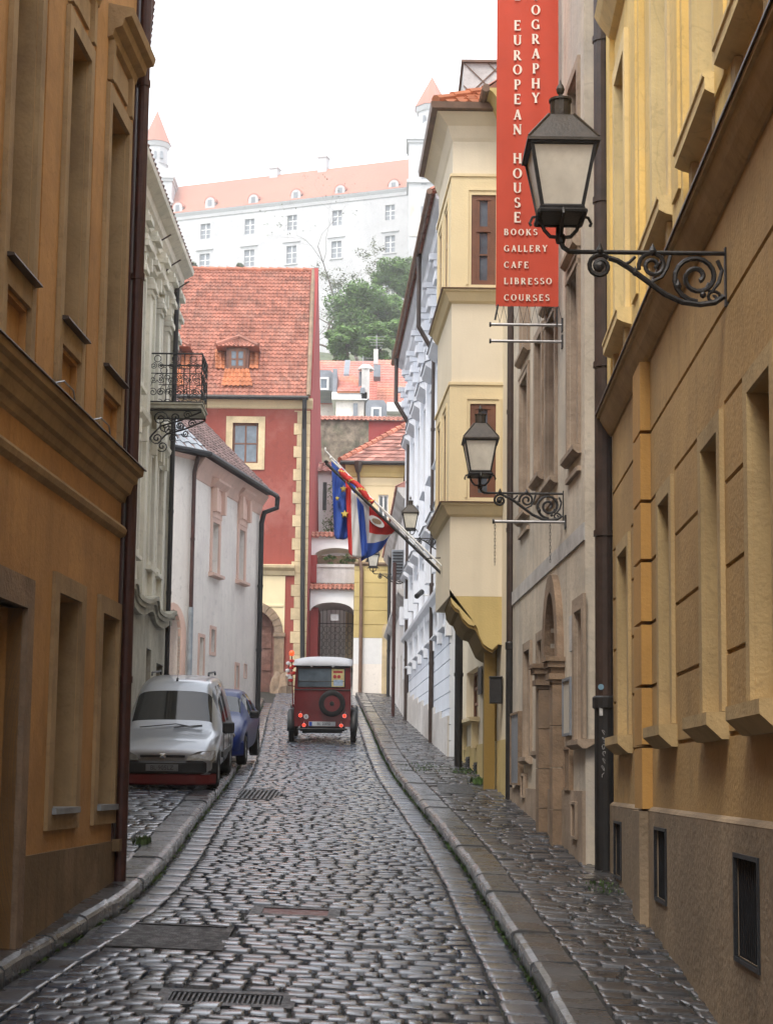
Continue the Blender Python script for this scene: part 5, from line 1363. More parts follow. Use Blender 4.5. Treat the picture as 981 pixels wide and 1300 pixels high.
mb = MB(); gx0, gx1 = sG(403), b_-.06; z0_, z1_ = 3.5, zG(420, 772)
for i in range(9):
    x_ = gx0+(gx1-gx0)*i/8; mb.tube([GW.w(x_, z0_, -.7), GW.w(x_, z1_, -.7)], .010, 5)
for z_ in (z0_+.15, z0_+1.7, z1_-.6): mb.tube([GW.w(gx0, z_, -.7), GW.w(gx1, z_, -.7)], .02, 5)
for i in range(6):
    for j in range(4):
        cx2 = gx0+(gx1-gx0)*(i+.5)/6; cz2 = z0_+2.0+j*.32
        mb.tube([GW.w(cx2+.12*math.cos(t*PI/5), cz2+.14*math.sin(t*PI/5), -.68) for t in range(11)], .009, 4, cap=False)
o = build('iron_gate', mb, 'iron', q)
mb = MB(); GW.box(mb, sG(419), sG(429), zG(424, 786), zG(424, 778), -.66, -.64); sub('notice', mb, 'white', o, q)
# plants on the upper arch
def bush(name, c, rad, n, leaf, label, cat, m='leaf', stems=3, group=None, sq=1.):
    root = thing(name, label, cat, (c[0], c[1], c[2]-rad[2]), group)
    mb = MB(); cl = []
    for _ in range(max(4, n//60)):
        v = Vector((random.gauss(0, .5), random.gauss(0, .5), random.gauss(0, .5)))
        if v.length > 1: v.normalize()
        cl.append(v)
    for _ in range(n):
        k_ = random.choice(cl); v = k_+Vector((random.gauss(0, .22), random.gauss(0, .22), random.gauss(0, .22)))
        p_ = Vector((c[0]+v.x*rad[0], c[1]+v.y*rad[1], c[2]+v.z*rad[2]))
        a = Vector((random.uniform(-1, 1), random.uniform(-1, 1), random.uniform(-.6, .6))).normalized(); b = a.orthogonal().normalized(); l_ = leaf*random.uniform(.6, 1.3)
        mb.mesh([p_-a*l_, p_+b*l_*.5, p_+a*l_, p_-b*l_*.5], [(0, 1, 2, 3)])
    build('foliage', mb, m, root, fix=False)
    mb = MB()
    for _ in range(stems):
        e = random.choice(cl); mb.tube([(c[0], c[1], c[2]-rad[2]), (c[0]+e.x*rad[0]*.4, c[1]+e.y*rad[1]*.4, c[2]), (c[0]+e.x*rad[0]*.8, c[1]+e.y*rad[1]*.8, c[2]+e.z*rad[2]*.8)], [leaf*.3, leaf*.2, leaf*.1], 5)
    build('stem', mb, 'bark', root)
    return root
p = P(418, 712, 71.9); bush('potted_shrub', (p.x, p.y, p.z+.05), (.25, .2, .18), 260, .05, 'dark green shrub on the left of the gateway balcony', 'plant')
p = P(440, 712, 71.9); bush('potted_shrub', (p.x, p.y, p.z+.05), (.40, .2, .2), 420, .05, 'lighter green shrub on the right of the gateway balcony, below the flags', 'plant', m='grassy')
p = P(421, 650, 76); bush('climbing_plant', (p.x, p.y, p.z-.3), (.35, .2, 1.3), 500, .06, 'dark climbing plant against the white wall behind the flags', 'plant')
# ================================================================== yellow house
q = thing('yellow_house', 'small banded yellow house with a hipped clay roof at the far street end', 'building', (X7(475, 885, 72), 73, 3.4))
YA = Fac(X7(449, 800, TD), TD-.3, X7(497, 800, TD-.3), TD-.3, 'left')
if YA.n.y > 0: YA.n = -YA.n
sY = lambda px, py=800: YA.s(px, py); zY = lambda px, py: YA.z(px, py)
bands = [zY(470, y) for y in (885, 843, 810, 793, 775, 758, 740, 724)]
mb = MB(); gr = [(0, YA.L, z-.015, z+.015, .03, 1) for z in bands[2:]]
zt = zY(470, 716)
nic = (sY(484.5), YA.L-.02, 2.5, zY(490, 812), .3)
YA.wall(mb, 0, YA.L, bands[2], zt, gr, back=4); build('wall', mb, 'yellow', q)
mb = MB(); YA.wall(mb, 0, YA.L, bands[1], bands[2], [], back=4); build('wall_band', mb, 'white', q)
mb = MB(); YA.wall(mb, 0, YA.L, 2, bands[1], [], back=4); build('base_wall', mb, 'pinkwhite', q)
mb = MB(); YA.run(mb, 0, YA.L, [(0, zt-.1), (.12, zt), (.12, zt+.06), (-.6, zt+.16)]); build('coping', mb, 'stone_brown', q)
mb = MB(); YA.box(mb, sY(485), sY(495), 2.5, zY(490, 800), .001, .05)
cxn, hn_ = (sY(485)+sY(495))/2, (sY(495)-sY(485))/2
YA.poly(mb, [(cxn+hn_*math.cos(PI*k/10), zY(490, 800)+hn_*1.6*math.sin(PI*k/10)) for k in range(11)], .001, .05); build('blind_niche', mb, 'quoin', q)
x_ = YA.w(sY(458), 0, .1); mb = MB(); mb.tube([(x_.x-.5, x_.y, zt+.3), (x_.x-.1, x_.y, zt+.25), (x_.x, x_.y, zt-.3), (x_.x, x_.y, 3.5)], .08, 8); build('downpipe', mb, 'pipe_brown', q)
x_ = YA.w(sY(496.5), 0, .12); mb = MB(); mb.tube([(x_.x, x_.y, zY(490, 690)), (x_.x, x_.y, 3.5)], .09, 8); build('downpipe', mb, 'pipe_black', q)
# upper block behind
UD = 74.5
YU = Fac(X7(441, 620, UD), UD, X7(441, 620, UD)+5.5, UD, 'left')
if YU.n.y > 0: YU.n = -YU.n
zu = YU.z(480, 590); uw_ = (YU.s(480, 640), YU.s(493, 640), YU.z(486, 664), YU.z(486, 628), .2)
mb = MB(); YU.wall(mb, 0, YU.L, 5, zu, [uw_, (YU.s(512, 640), YU.s(512, 640)+.5, uw_[2], uw_[3], .2)]+[(0, YU.L, YU.z(480, y)-.015, YU.z(480, y)+.015, .03, 1) for y in (617, 672, 690)], back=5); build('upper_wall', mb, 'yellow_pale', q)
window(YU, q, *uw_[:4], .15, frame_m='white', bars=(1, 0))
mb = MB(); YU.run(mb, -.1, YU.L, [(0, zu-.6), (.08, zu-.56), (.1, zu-.4), (.28, zu-.1), (.3, zu), (0, zu)]); build('cornice', mb, 'yellow', q)
A, B = YU.w(-.35, zu+.05, .4), YU.w(YU.L, zu+.05, .4); pk = YU.w(YU.s(522, 520), YU.z(522, 520), -2.9); pk2 = YU.w(YU.L, pk.z, -2.9); E = YU.w(-.35, zu+.05, -5.4)
mb = MB(); mb.mesh([A, B, pk2, pk, E, YU.w(YU.L, zu+.05, -5.4)], [(0, 1, 2, 3), (4, 0, 3), (5, 4, 3, 2), (0, 4, 5, 1)]); o = build('roof', mb, 'tile_mix', q)
mb = MB(); tiles(mb, A, B, pk2, pk, .33, .40, .012, seg=3, lift=.05); tiles(mb, E, A, pk, pk, .33, .40, .012, seg=3, lift=.05); sub('tile', mb, 'tile_mix', o, q)
mb = MB(); nk = 14
for k in range(nk):
    a1, b1 = A.lerp(pk, k/nk), A.lerp(pk, (k+1.1)/nk); mb.tube([a1+Vector((0, 0, .07)), b1+Vector((0, 0, .04))], [.15, .12], 8)
sub('ridge_tile', mb, 'ridge', o, q)
mb = MB(); mb.tube([A+Vector((0, -.06, -.05)), B+Vector((0, -.06, -.05))], .10, 8); o = build('gutter', mb, 'pipe_black', q)
h0 = YU.w(YU.s(455, 590), zu, .45); mb = MB(); mb.lathe([(.05, -.5), (.12, -.4), (.20, -.1), (.22, .05)], 8, h0); mb.tube([h0+Vector((0, 0, -.4)), h0+Vector((.05, .1, -1.1)), h0+Vector((.5, .35, -1.9)), h0+Vector((.5, .4, -3.2))], .07, 8); build('downpipe', mb, 'pipe_dark', q)
h1 = YU.w(YU.s(519, 590), zu, .5); mb = MB(); mb.tube([h1, h1+Vector((-.1, 0, -.9)), h1+Vector((-.5, .1, -2.3)), h1+Vector((-1.3, .25, -3.6)), h1+Vector((-1.8, .3, -4.6))], .16, 8); build('downpipe', mb, 'pipe_black', q)
# low white wall seen between red gable and yellow block
q = thing('back_court_wall', 'white wall with a barred window, seen between the red gable and the flags', 'wall', (X7(415, 640, 77), 77, 4))
BW = Fac(X7(400, 640, 77), 77, X7(445, 640, 77), 77, 'left')
if BW.n.y > 0: BW.n = -BW.n
mb = MB(); BW.wall(mb, 0, BW.L, 4, BW.z(420, 597), [(BW.s(409.5, 640), BW.s(414.5, 640), BW.z(412, 648), BW.z(412, 612), .2)], back=1.5); build('wall_face', mb, 'white', q)
mb = MB(); a, b = BW.s(409.5, 640), BW.s(414.5, 640); BW.box(mb, a, b, BW.z(412, 648), BW.z(412, 612), -.19, -.15)
o = build('window', mb, 'glassdark', q); mb = MB()
for k in range(5): mb.tube([BW.w(a+(b-a)*(k+.5)/5, BW.z(412, 648), -.02), BW.w(a+(b-a)*(k+.5)/5, BW.z(412, 612), -.02)], .015, 4)
sub('bars', mb, 'iron', o, q)
mb = MB(); A, B, C, D = BW.w(0, BW.z(420, 597)-.1, .3), BW.w(BW.L, BW.z(420, 597)-.1, .3), BW.w(BW.L, BW.z(420, 590)+.4, -1.5), BW.w(0, BW.z(420, 590)+.4, -1.5); tiles(mb, A, B, C, D, .25, .3, .03); mb.face([A, B, C, D]); build('roof', mb, 'tile_mix', q)
# ================================================================== rubble wall and houses up the slope
SWd = 92.
SV = Fac(ray(405, 550)[0]*SWd, SWd, ray(515, 550)[0]*SWd, SWd, 'left')
if SV.n.y > 0: SV.n = -SV.n
q = thing('rubble_wall', 'old rubble stone wall with a red-brown end and tiled coping, above the yellow house', 'wall', (SV.w(SV.L/2, 4)))
zz_ = SV.z(450, 533); xm = SV.s(468, 550)
mb = MB(); SV.box(mb, 0, xm, 4, zz_, -.6, 0); build('stone_face', mb, 'stonewall', q)
mb = MB(); SV.box(mb, xm, SV.L, 4, zz_-.02, -.6, .0); build('rendered_end', mb, 'red_plain', q)
mb = MB(); tiles(mb, SV.w(0, zz_-.05, .2), SV.w(SV.L, zz_-.05, .2), SV.w(SV.L, zz_+.3, -.4), SV.w(0, zz_+.3, -.4), .25, .3, .04); mb.face([SV.w(0, zz_-.05, .2), SV.w(SV.L, zz_-.05, .2), SV.w(SV.L, zz_+.3, -.4), SV.w(0, zz_+.3, -.4)]); build('coping', mb, 'tile_red', q)
HD = 118.
def hp(px, py, d=HD): return P(px, py, d)
def far_house(name, label, x0, x1, ye, yr, d, depth=5, wall='pinkwhite', roof='tile_pink', ybase=None):
    e0 = hp(x0, ye, d); e1 = hp(x1, ye, d); e1.z = e0.z; r0 = hp(x0, yr, d+depth); r1 = hp(x1, yr, d+depth); r1.z = r0.z
    gb = gz(0, d)-3
    q = thing(name, label, 'house', ((e0.x+e1.x)/2, d, gb))
    mb = MB(); mb.box(e0.x+.15, e1.x-.15, d+.3, d+2*depth, gb, e0.z); o = build('wall', mb, wall, q)
    r0.x, r1.x = e0.x, e1.x
    mb = MB(); mb.mesh([e0, e1, r1, r0, Vector((e0.x, d+2*depth+.3, e0.z)), Vector((e1.x, d+2*depth+.3, e0.z))], [(0, 1, 2, 3), (3, 2, 5, 4), (0, 3, 4), (1, 5, 2), (0, 4, 5, 1)]); o = build('roof', mb, roof, q)
    mb = MB(); tiles(mb, e0, e1, r1, r0, .3, .42, .03, seg=2, lift=.04); sub('tile', mb, roof, o, q)
    return q, o, e0, e1, r0, r1
# right big pink roof
qa, oa, *_ra = far_house('far_house', 'far house with a broad pink-red roof, right of the small chimney, below the green tree', 478, 560, 516, 457, 121, 6)
qb, ob_, *_rb = far_house('far_house', 'far house with slate strip and white-framed dormer, left of the small chimney', 396, 479, 512, 458, 124, 6)
def addbox(q, par, nm, m, x0, x1, y0, y1, d, dep, root=None, **k):
    a = hp(x0, y1, d); b = hp(x1, y0, d); mb = MB(); mb.box(a.x, b.x, d, d+dep, a.z, b.z)
    return (sub(nm, mb, m, par, q, **k) if par else build(nm, mb, m, q, **k))
# pink gabled attic with slate sides
addbox(qb, None, 'attic_wall', 'pinkwhite', 426, 462, 505, 536, 118.4, 6)
addbox(qb, None, 'attic_cornice', 'white', 421, 466, 498, 507, 118.0, 6)
mb = MB(); a, b, c, d = hp(428, 497, 117.9), hp(463, 497, 117.9), hp(456, 476, 122), hp(430, 476, 122); mb.mesh([a, b, c, d, a-Vector((0, 0, .1)), b-Vector((0, 0, .1))], [(0, 1, 2, 3), (0, 4, 5, 1)])
o = build('attic_roof', mb, 'tile_orange', qb); mb = MB(); tiles(mb, a, b, c, d, .3, .4, .03, seg=2, lift=.04); sub('tile', mb, 'tile_pink', o, qb)
addbox(qb, None, 'attic_cheek', 'slate', 422, 428, 468, 498, 118.6, 4); addbox(qb, None, 'attic_cheek', 'slate', 455, 463, 472, 498, 119.0, 4)
mb = MB(); a, b, c, d = hp(436, 475, 121.6), hp(443, 475, 121.6), hp(445, 457, 126), hp(438, 457, 126); mb.mesh([a, b, c, d, a-Vector((0, 0, .2)), b-Vector((0, 0, .2))], [(0, 1, 2, 3), (0, 4, 5, 1)]); build('slate_strip', mb, 'slate', qb)
for (x0, x1, y0, y1, d) in ((398, 424, 470, 496, 119.5), (464, 491, 508, 532, 117.6)):
    q_ = qb; mb = MB(); a = hp(x0, y1, d); b = hp(x1, y0, d); hgt = b.z-a.z; wd = b.x-a.x
    mb.mesh([(a.x, d, a.z), (b.x, d, a.z), (b.x, d, b.z-hgt*.22), (b.x-wd*.16, d, b.z), (a.x+wd*.1, d, b.z), (a.x, d, b.z-hgt*.22)]+[(a.x, d+4, a.z), (b.x, d+4, a.z), (b.x, d+4, b.z-hgt*.22), (b.x-wd*.16, d+4, b.z), (a.x+wd*.1, d+4, b.z), (a.x, d+4, b.z-hgt*.22)], [tuple(range(6)), tuple(range(11, 5, -1))]+[(i, (i+1) % 6, 6+(i+1) % 6, 6+i) for i in range(6)])
    o = build('dormer', mb, 'slate', qb); mb = MB(); m0, m1 = (x0+x1)/2, (y0+y1)/2
    c_, e_ = hp(m0-6.5, y1-1, d-.05), hp(m0+6.5, y0+9, d-.05); t_ = .14
    mb.box(c_.x, c_.x+t_, d-.08, d, c_.z, e_.z); mb.box(e_.x-t_, e_.x, d-.08, d, c_.z, e_.z); mb.box(c_.x+t_, e_.x-t_, d-.08, d, c_.z, c_.z+t_); mb.box(c_.x+t_, e_.x-t_, d-.08, d, e_.z-t_, e_.z); sub('window', mb, 'white', o, qb)
    mb = MB(); mb.box(c_.x+.05, e_.x-.05, d-.04, d-.01, c_.z+.05, e_.z-.05); sub('pane', mb, 'glassgrey', o, qb)
addbox(qb, None, 'skylight', 'slate', 448, 454, 512, 530, 118.2, .3)
addbox(qa, None, 'parapet', 'white', 491, 530, 511, 522, 120.2, 2)
mb = MB(); a = hp(459, 489, 118); b = hp(469, 468, 118)
mb.box(a.x, b.x, 118, 119, a.z-1, b.z); mb.lathe([(.62, 0), (.62, .08), (.3, .4), (.02, .45)], 8, ((a.x+b.x)/2, 118.5, b.z)); build('chimney', mb, 'greywhite', qb)
addbox(qa, None, 'chimney', 'greywhite', 474, 480, 443, 462, 122.4, 1.0); addbox(qb, None, 'chimney', 'slate', 457, 463, 492, 499, 117.8, .8)
addbox(qa, None, 'roof_hatch', 'slate', 474, 483, 463, 478, 120.8, 1.5)
# antennas: thin
def antenna(px, py0, py1, d, label):
    a = hp(px, py0, d); b = hp(px, py1, d); mb = MB(); mb.tube([a, b], .03, 4)
    for k in range(4):
        z_ = b.z-.15-k*.22; w_ = .7-.08*k; mb.tube([(b.x-w_, d, z_), (b.x+w_, d+.1, z_+.02)], .015, 4)
    tag(build('roof_antenna', mb, 'steel'), label, 'antenna')
antenna(478, 445, 425, 122.9, 'thin roof antenna on the chimney in front of the green tree')
antenna(461, 470, 452, 118.4, 'thin short antenna on the capped grey chimney among the far roofs')
# ================================================================== castle on the hill
random.seed(41)
dR = 350.; cR = ray(517, 239)[1]; cL = ray(218, 273)[1]; dL = dR*cR/cL
CF = Fac(ray(205, 260)[0]*dL, dL, ray(548, 236)[0]*(dR-9), dR-9, 'left')
# make the line exact through the two measured eave points
pL = Vector((ray(218, 273)[0]*dL, dL)); pR = Vector((ray(517, 239)[0]*dR, dR)); u = (pR-pL).normalized()
CF.p = pL-u*4; CF.t = u; CF.L = (pR-pL).length+12; CF.n = Vector((u.y, -u.x))
ce = cR*dR; sC = lambda px, py: CF.s(px, py); zC = lambda px, py: CF.z(px, py)
cb = Vector((CF.w(CF.L/2, 60, -8)))
q = thing('castle', 'large white castle with a red roof and pointed corner towers, up on the hazy hill', 'castle', cb)
wins_c = []
for px, yt, yb in ((261, 284, 303), (317, 278, 297), (371, 273, 292), (428, 267, 286), (495, 260, 279)): wins_c.append((px, yt, yb, 6))
for px, yt, yb in ((260, 322, 343), (316.5, 317, 338), (370, 312, 334), (427, 306, 327), (495, 299, 320), (427, 360, 380), (372, 365, 385), (495, 353, 373)): wins_c.append((px, yt, yb, 6.3))
hl = [(sC(px-h, y1), sC(px+h, y1), zC(px, y2), zC(px, y1), .5) for px, y1, y2, h in wins_c]
mb = MB(); CF.wall(mb, -6, CF.L, 62, ce, hl, back=16); build('wall', mb, 'castle_w', q)
for i, (a, b, c, d, _) in enumerate(hl):
    mb = MB(); t_ = .16; CF.box(mb, a, b, c, d, -.49, -.42); o = build('window', mb, 'slate', q)
    mb = MB(); m_ = (a+b)/2; CF.box(mb, m_-.1, m_+.1, c, d, -.42, -.36); CF.box(mb, a, b, c+(d-c)*.6, c+(d-c)*.6+.18, -.42, -.37); CF.box(mb, a, b, c+(d-c)*.3, c+(d-c)*.3+.1, -.42, -.38); sub('glazing_bars', mb, 'white', o, q)
    if i >= 5:
        mb = MB(); CF.run(mb, a-.9, b+.9, [(0, d+.7), (.3, d+.8), (.3, d+1.0), (0, d+1.1)]); CF.run(mb, a-.4, b+.4, [(0, c-.5), (.25, c-.4), (.25, c-.2), (0, c-.1)]); sub('hood', mb, 'castle_w', o, q)
mb = MB(); CF.run(mb, -6, CF.L, [(0, ce-1.6), (.2, ce-1.5), (.3, ce-.8), (.7, ce-.2), (.75, ce), (0, ce)]); build('cornice', mb, 'castle_w', q)
rb = 9.; zrd = ray(517, 201)[1]*(dR+rb)
mb = MB(); A, B, C, D = CF.w(-6, ce+.02, .8), CF.w(sC(516, 240), ce+.02, .8), CF.w(sC(516, 240), zrd, -rb), CF.w(-1, zrd, -rb)
mb.mesh([A, B, C, D, CF.w(-6, ce, -2*rb), CF.w(sC(516, 240), ce, -2*rb)], [(0, 1, 2, 3), (3, 2, 5, 4), (0, 3, 4), (1, 5, 2)]); build('roof', mb, 'castle_r', q)
for px, py in ((226, 263), (267, 256.5), (322, 253), (376, 247), (432, 241.5), (500, 235)):
    f_n = -1.2; s_ = sC(px, py+10); zb_ = zC(px, py+8.5); h = 2.6; wd = 1.15
    mb = MB(); pts = [(s_-wd, zb_), (s_+wd, zb_)]+[(s_+wd*math.cos(PI*k/8), zb_+h-wd+wd*math.sin(PI*k/8)) for k in range(9)]
    CF.poly(mb, pts, -5, .3); o = build('dormer', mb, 'castle_w', q)
    mb = MB(); CF.box(mb, s_-.5, s_+.5, zb_+.5, zb_+2.0, .29, .36); sub('window', mb, 'slate', o, q)
    mb = MB(); pts = [(s_+(wd+.35)*math.cos(PI*k/8), zb_+h-wd+(wd+.35)*math.sin(PI*k/8)) for k in range(9)]+[(s_+wd*math.cos(PI*k/8), zb_+h-wd+wd*math.sin(PI*k/8)+.02) for k in range(8, -1, -1)]
    CF.poly(mb, pts, -5, .25); sub('dormer_roof', mb, 'castle_r', o, q)
for px0, px1, yt, yb in ((324, 334, 213, 222), (386, 397, 199, 215)):
    s0, s1 = sC(px0, 215), sC(px1, 215); mb = MB(); zt_ = ray(px0, yt)[1]*(CF.w(s0, 0, -rb).y); zb_ = zrd-1
    CF.box(mb, s0, s1, zb_, zt_, -rb-1, -rb+1); CF.box(mb, s0-.2, s1+.2, zt_-.6, zt_-.3, -rb-1.2, -rb+1.2); build('chimney', mb, 'castle_w', q)
def ctower(cpx, d, rpx, y_cone, y_top, y_mid, y_ped, y_base, name_, lower, seg=8):
    sc = d/F; cx = ray(cpx, y_top)[0]*d; Z = lambda y: ray(cpx, y)[1]*d; r = rpx*sc
    mb = MB(); mb.lathe([(r*.82, Z(y_ped)-1), (r*.82, Z(y_top)-1.2), (r*.9, Z(y_top)-1.1), (r*.98, Z(y_top)-.4), (r*.98, Z(y_top))], seg, (cx, d, 0), off=.5)
    mb.lathe([(r*.9, Z(y_top)-5.2), (r*.9, Z(y_top)-4.9), (r*.83, Z(y_top)-4.8)], seg, (cx, d, 0), off=.5)
    o = build(name_, mb, 'castle_w', q)
    mb = MB(); mb.lathe([(r*1.06, Z(y_top)-.05), (r*1.02, Z(y_top)+.2), (.05, Z(y_cone))], seg, (cx, d, 0), off=.5); sub('spire', mb, 'castle_r', o, q)
    mb = MB(); mb.lathe([(.18, Z(y_cone)-.6), (.1, Z(y_cone)+.2), (.02, Z(y_cone)+1.6)], 6, (cx, d, 0)); sub('spire_tip', mb, 'slate', o, q)
    mb = MB()
    for k in (-.45, .05, .5): mb.box(cx+r*k-.28, cx+r*k+.28, d-r*.84-.1, d-r*.6, Z(y_top)-4.2, Z(y_top)-2.6)
    sub('window', mb, 'slate', o, q)
    w0, w1, yb = lower; x0_, x1_ = ray(w0, y_ped)[0]*d, ray(w1, y_ped)[0]*d; zp = Z(y_ped)
    mb = MB(); yf = d-r*.95; mb.box(x0_, x1_, yf, d+r, 62, zp)
    mb.box(x0_-.6, x1_+.6, yf-.6, d+r+.6, zp-.9, zp); mb.box(x0_-.3, x1_+.3, yf-.3, d+r+.3, zp-1.5, zp-.9)
    mid = (x0_+x1_)/2; mb.mesh([(x0_-.6, yf-.6, zp), (x1_+.6, yf-.6, zp), (mid, yf-.6, zp+(x1_-x0_)*.42), (x0_-.6, yf+1, zp), (x1_+.6, yf+1, zp), (mid, yf+1, zp+(x1_-x0_)*.42)], [(0, 1, 2), (5, 4, 3), (1, 4, 5, 2), (0, 2, 5, 3)])
    zl = Z(y_mid); mb.box(x0_-.4, x1_+.4, yf-.4, d+r+.4, zl-.7, zl)
    o = build('tower_base', mb, 'castle_w', q)
    return o, yf, Z
o, yf, Z = ctower(548, 338, 23, 98, 139, 236, 181, 270, 'tower', (519, 580, 181))
mb = MB()
for px, y1, y2 in ((538, 223, 234), (537, 262, 276)):
    a, b = P(px-3.5, y2, yf-.1), P(px+3.5, y1, yf-.1); mb.box(a.x, b.x, yf-.12, yf+.2, a.z, b.z)
sub('window', mb, 'slate', o, q)
mb = MB(); a, b = P(520, 300, yf-.1), P(534, 258, yf-.1); mb.box(a.x, b.x, yf-.15, yf+.2, a.z, b.z); sub('bare_stone_patch', mb, 'castle_s', o, q)
o, yf, Z = ctower(199, dL+4, 18.5, 141, 184, 260, 228, 300, 'tower', (183, 221, 228), seg=14)
# ================================================================== trees on the slope
def tree(name, label, base, h, spread, nleaf, leaf, m='leaf', density=.8, seed=1, clusters=None, lvl=4, group=None, thick=.35):
    random.seed(seed); base = Vector(base)
    root = thing(name, label, 'tree', base, group)
    mb = MB(); tips = []
    def limb(p, dr, ln, r, l):
        pts = [p]; rs = [r]; d = dr.copy()
        for i in range(4):
            d = (d+Vector((random.gauss(0, .18), random.gauss(0, .18), random.gauss(.04, .12)))).normalized(); p = p+d*ln/4; pts.append(p); rs.append(r*(1-.14*(i+1)))
            if l < 2: tips.append(p)
        mb.tube(pts, rs, 6 if l > 1 else 4)
        if l == 0: return
        for k in range(random.choice((2, 3, 3))):
            a = random.uniform(0, 2*PI); nd = (d*.6+Vector((math.cos(a)*spread, math.sin(a)*spread, random.uniform(-.1, .6)))).normalized()
            limb(pts[random.choice((2, 3, 4))], nd, ln*random.uniform(.6, .82), rs[-1]*.75, l-1)
    limb(base, Vector((0, 0, 1)), h*.38, thick, lvl)
    build('trunk', mb, 'bark', root, smooth=True)
    mb = MB()
    for _ in range(nleaf):
        c = random.choice(tips)
        if random.random() > density and (hash((round(c.x), round(c.z))) % 3): continue
        p_ = c+Vector((random.gauss(0, leaf*1.5), random.gauss(0, leaf*1.5), random.gauss(0, leaf*1.3)))
        a = Vector((random.uniform(-1, 1), random.uniform(-1, 1), random.uniform(-.5, .5))).normalized(); b = a.orthogonal().normalized(); l_ = leaf*random.uniform(.6, 1.3)
        mb.mesh([p_-a*l_, p_+b*l_*.55, p_+a*l_, p_-b*l_*.55], [(0, 1, 2, 3)])
    build('crown', mb, m, root, fix=False)
    return root
def crown_tree(name, label, cpx, cpy, d, rx, rz, n, leaf, m, seed, lumps=26, group=None):
    """dense tree: trunk with limbs to lumps, leaves spread through the lumps' volume"""
    random.seed(seed); c = P(cpx, cpy, d); rx *= d/F; rz *= d/F; gb = gz(0, d)
    base = Vector((c.x, d, gb-1)); root = thing(name, label, 'tree', base, group)
    ls_ = []
    for _ in range(lumps):
        v = Vector((random.gauss(0, 1), random.gauss(0, 1), random.gauss(0, 1))).normalized()*random.uniform(.35, .85)
        ls_.append((Vector((c.x+v.x*rx, d+v.y*rx, c.z+v.z*rz)), random.uniform(.22, .40)))
    mb = MB(); mb.tube([base, Vector((c.x, d, c.z-rz*.6)), c], [rx*.09, rx*.07, rx*.03], 8)
    for p_, r_a in ls_: mb.tube([Vector((c.x, d, c.z-rz*.6)).lerp(c, random.random()), c.lerp(p_, .55)+Vector((0, 0, .3)), p_], [rx*.03, rx*.02, rx*.008], 5)
    build('trunk', mb, 'bark', root, smooth=True)
    mb = MB()
    for _ in range(n):
        p0, r_a = random.choice(ls_); v = Vector((random.gauss(0, 1), random.gauss(0, 1), random.gauss(0, 1))).normalized()*(random.random()**.45)
        p_ = Vector((p0.x+v.x*r_a*rx, p0.y+v.y*r_a*rx, p0.z+v.z*r_a*rz*.8))
        a = Vector((random.uniform(-1, 1), random.uniform(-1, 1), random.uniform(-.6, .6))).normalized(); b = a.orthogonal().normalized(); l_ = leaf*random.uniform(.6, 1.3)
        mb.mesh([p_-a*l_, p_+b*l_*.55, p_+a*l_, p_-b*l_*.55], [(0, 1, 2, 3)])
    build('crown', mb, m, root, fix=False)
TG = 'trees on the slope below the castle'
crown_tree('leafy_tree', 'big dense green tree on the slope below the castle, lowest and largest of the trees', 466, 398, 190, 56, 52, 26000, .2, 'leaf', 3, 44, TG)
crown_tree('leafy_tree', 'green tree behind the largest one, its crown highest beside the right gutter', 505, 352, 204, 34, 38, 14000, .2, 'leaf', 5, 24, TG)
crown_tree('leafy_tree', 'dark green tree low in front of the slope, just above the far pink roofs', 500, 425, 178, 42, 30, 12000, .2, 'leaf', 8, 20, TG)
crown_tree('leafy_tree', 'broad low green crown left of the largest tree, just above the far roofs', 441, 438, 168, 34, 27, 9000, .19, 'leaf', 12, 20, TG)
crown_tree('leafy_tree', 'low green crown between two others, directly behind the thin roof antenna', 478, 440, 166, 30, 30, 9000, .19, 'leaf', 14, 20, TG)
crown_tree('leafy_tree', 'small dark green tree top showing over the left end of the red roof', 232, 341, 240, 22, 22, 5000, .2, 'leaf_pale', 9, 16, TG)
crown_tree('leafy_tree', 'tiny bush top peeking over the middle of the red roof ridge', 307, 345, 240, 10, 12, 1500, .2, 'leaf_pale', 10, 8, TG)
pb = P(437, 430, 205); tree('bare_tree', 'nearly bare spreading tree with few leaves in front of the castle wall', (pb.x, 205, gz(0, 205)-1), 30, 1.0, 9000, .17, 'leaf_pale', .35, 13, lvl=5, group=TG, thick=.42)
pb = P(470, 430, 212); tree('bare_tree', 'leafless thin-twigged tree just left of the right castle tower', (pb.x, 212, gz(0, 212)-1), 31, 1.1, 900, .15, 'leaf_pale', .3, 17, lvl=5, group=TG, thick=.3)
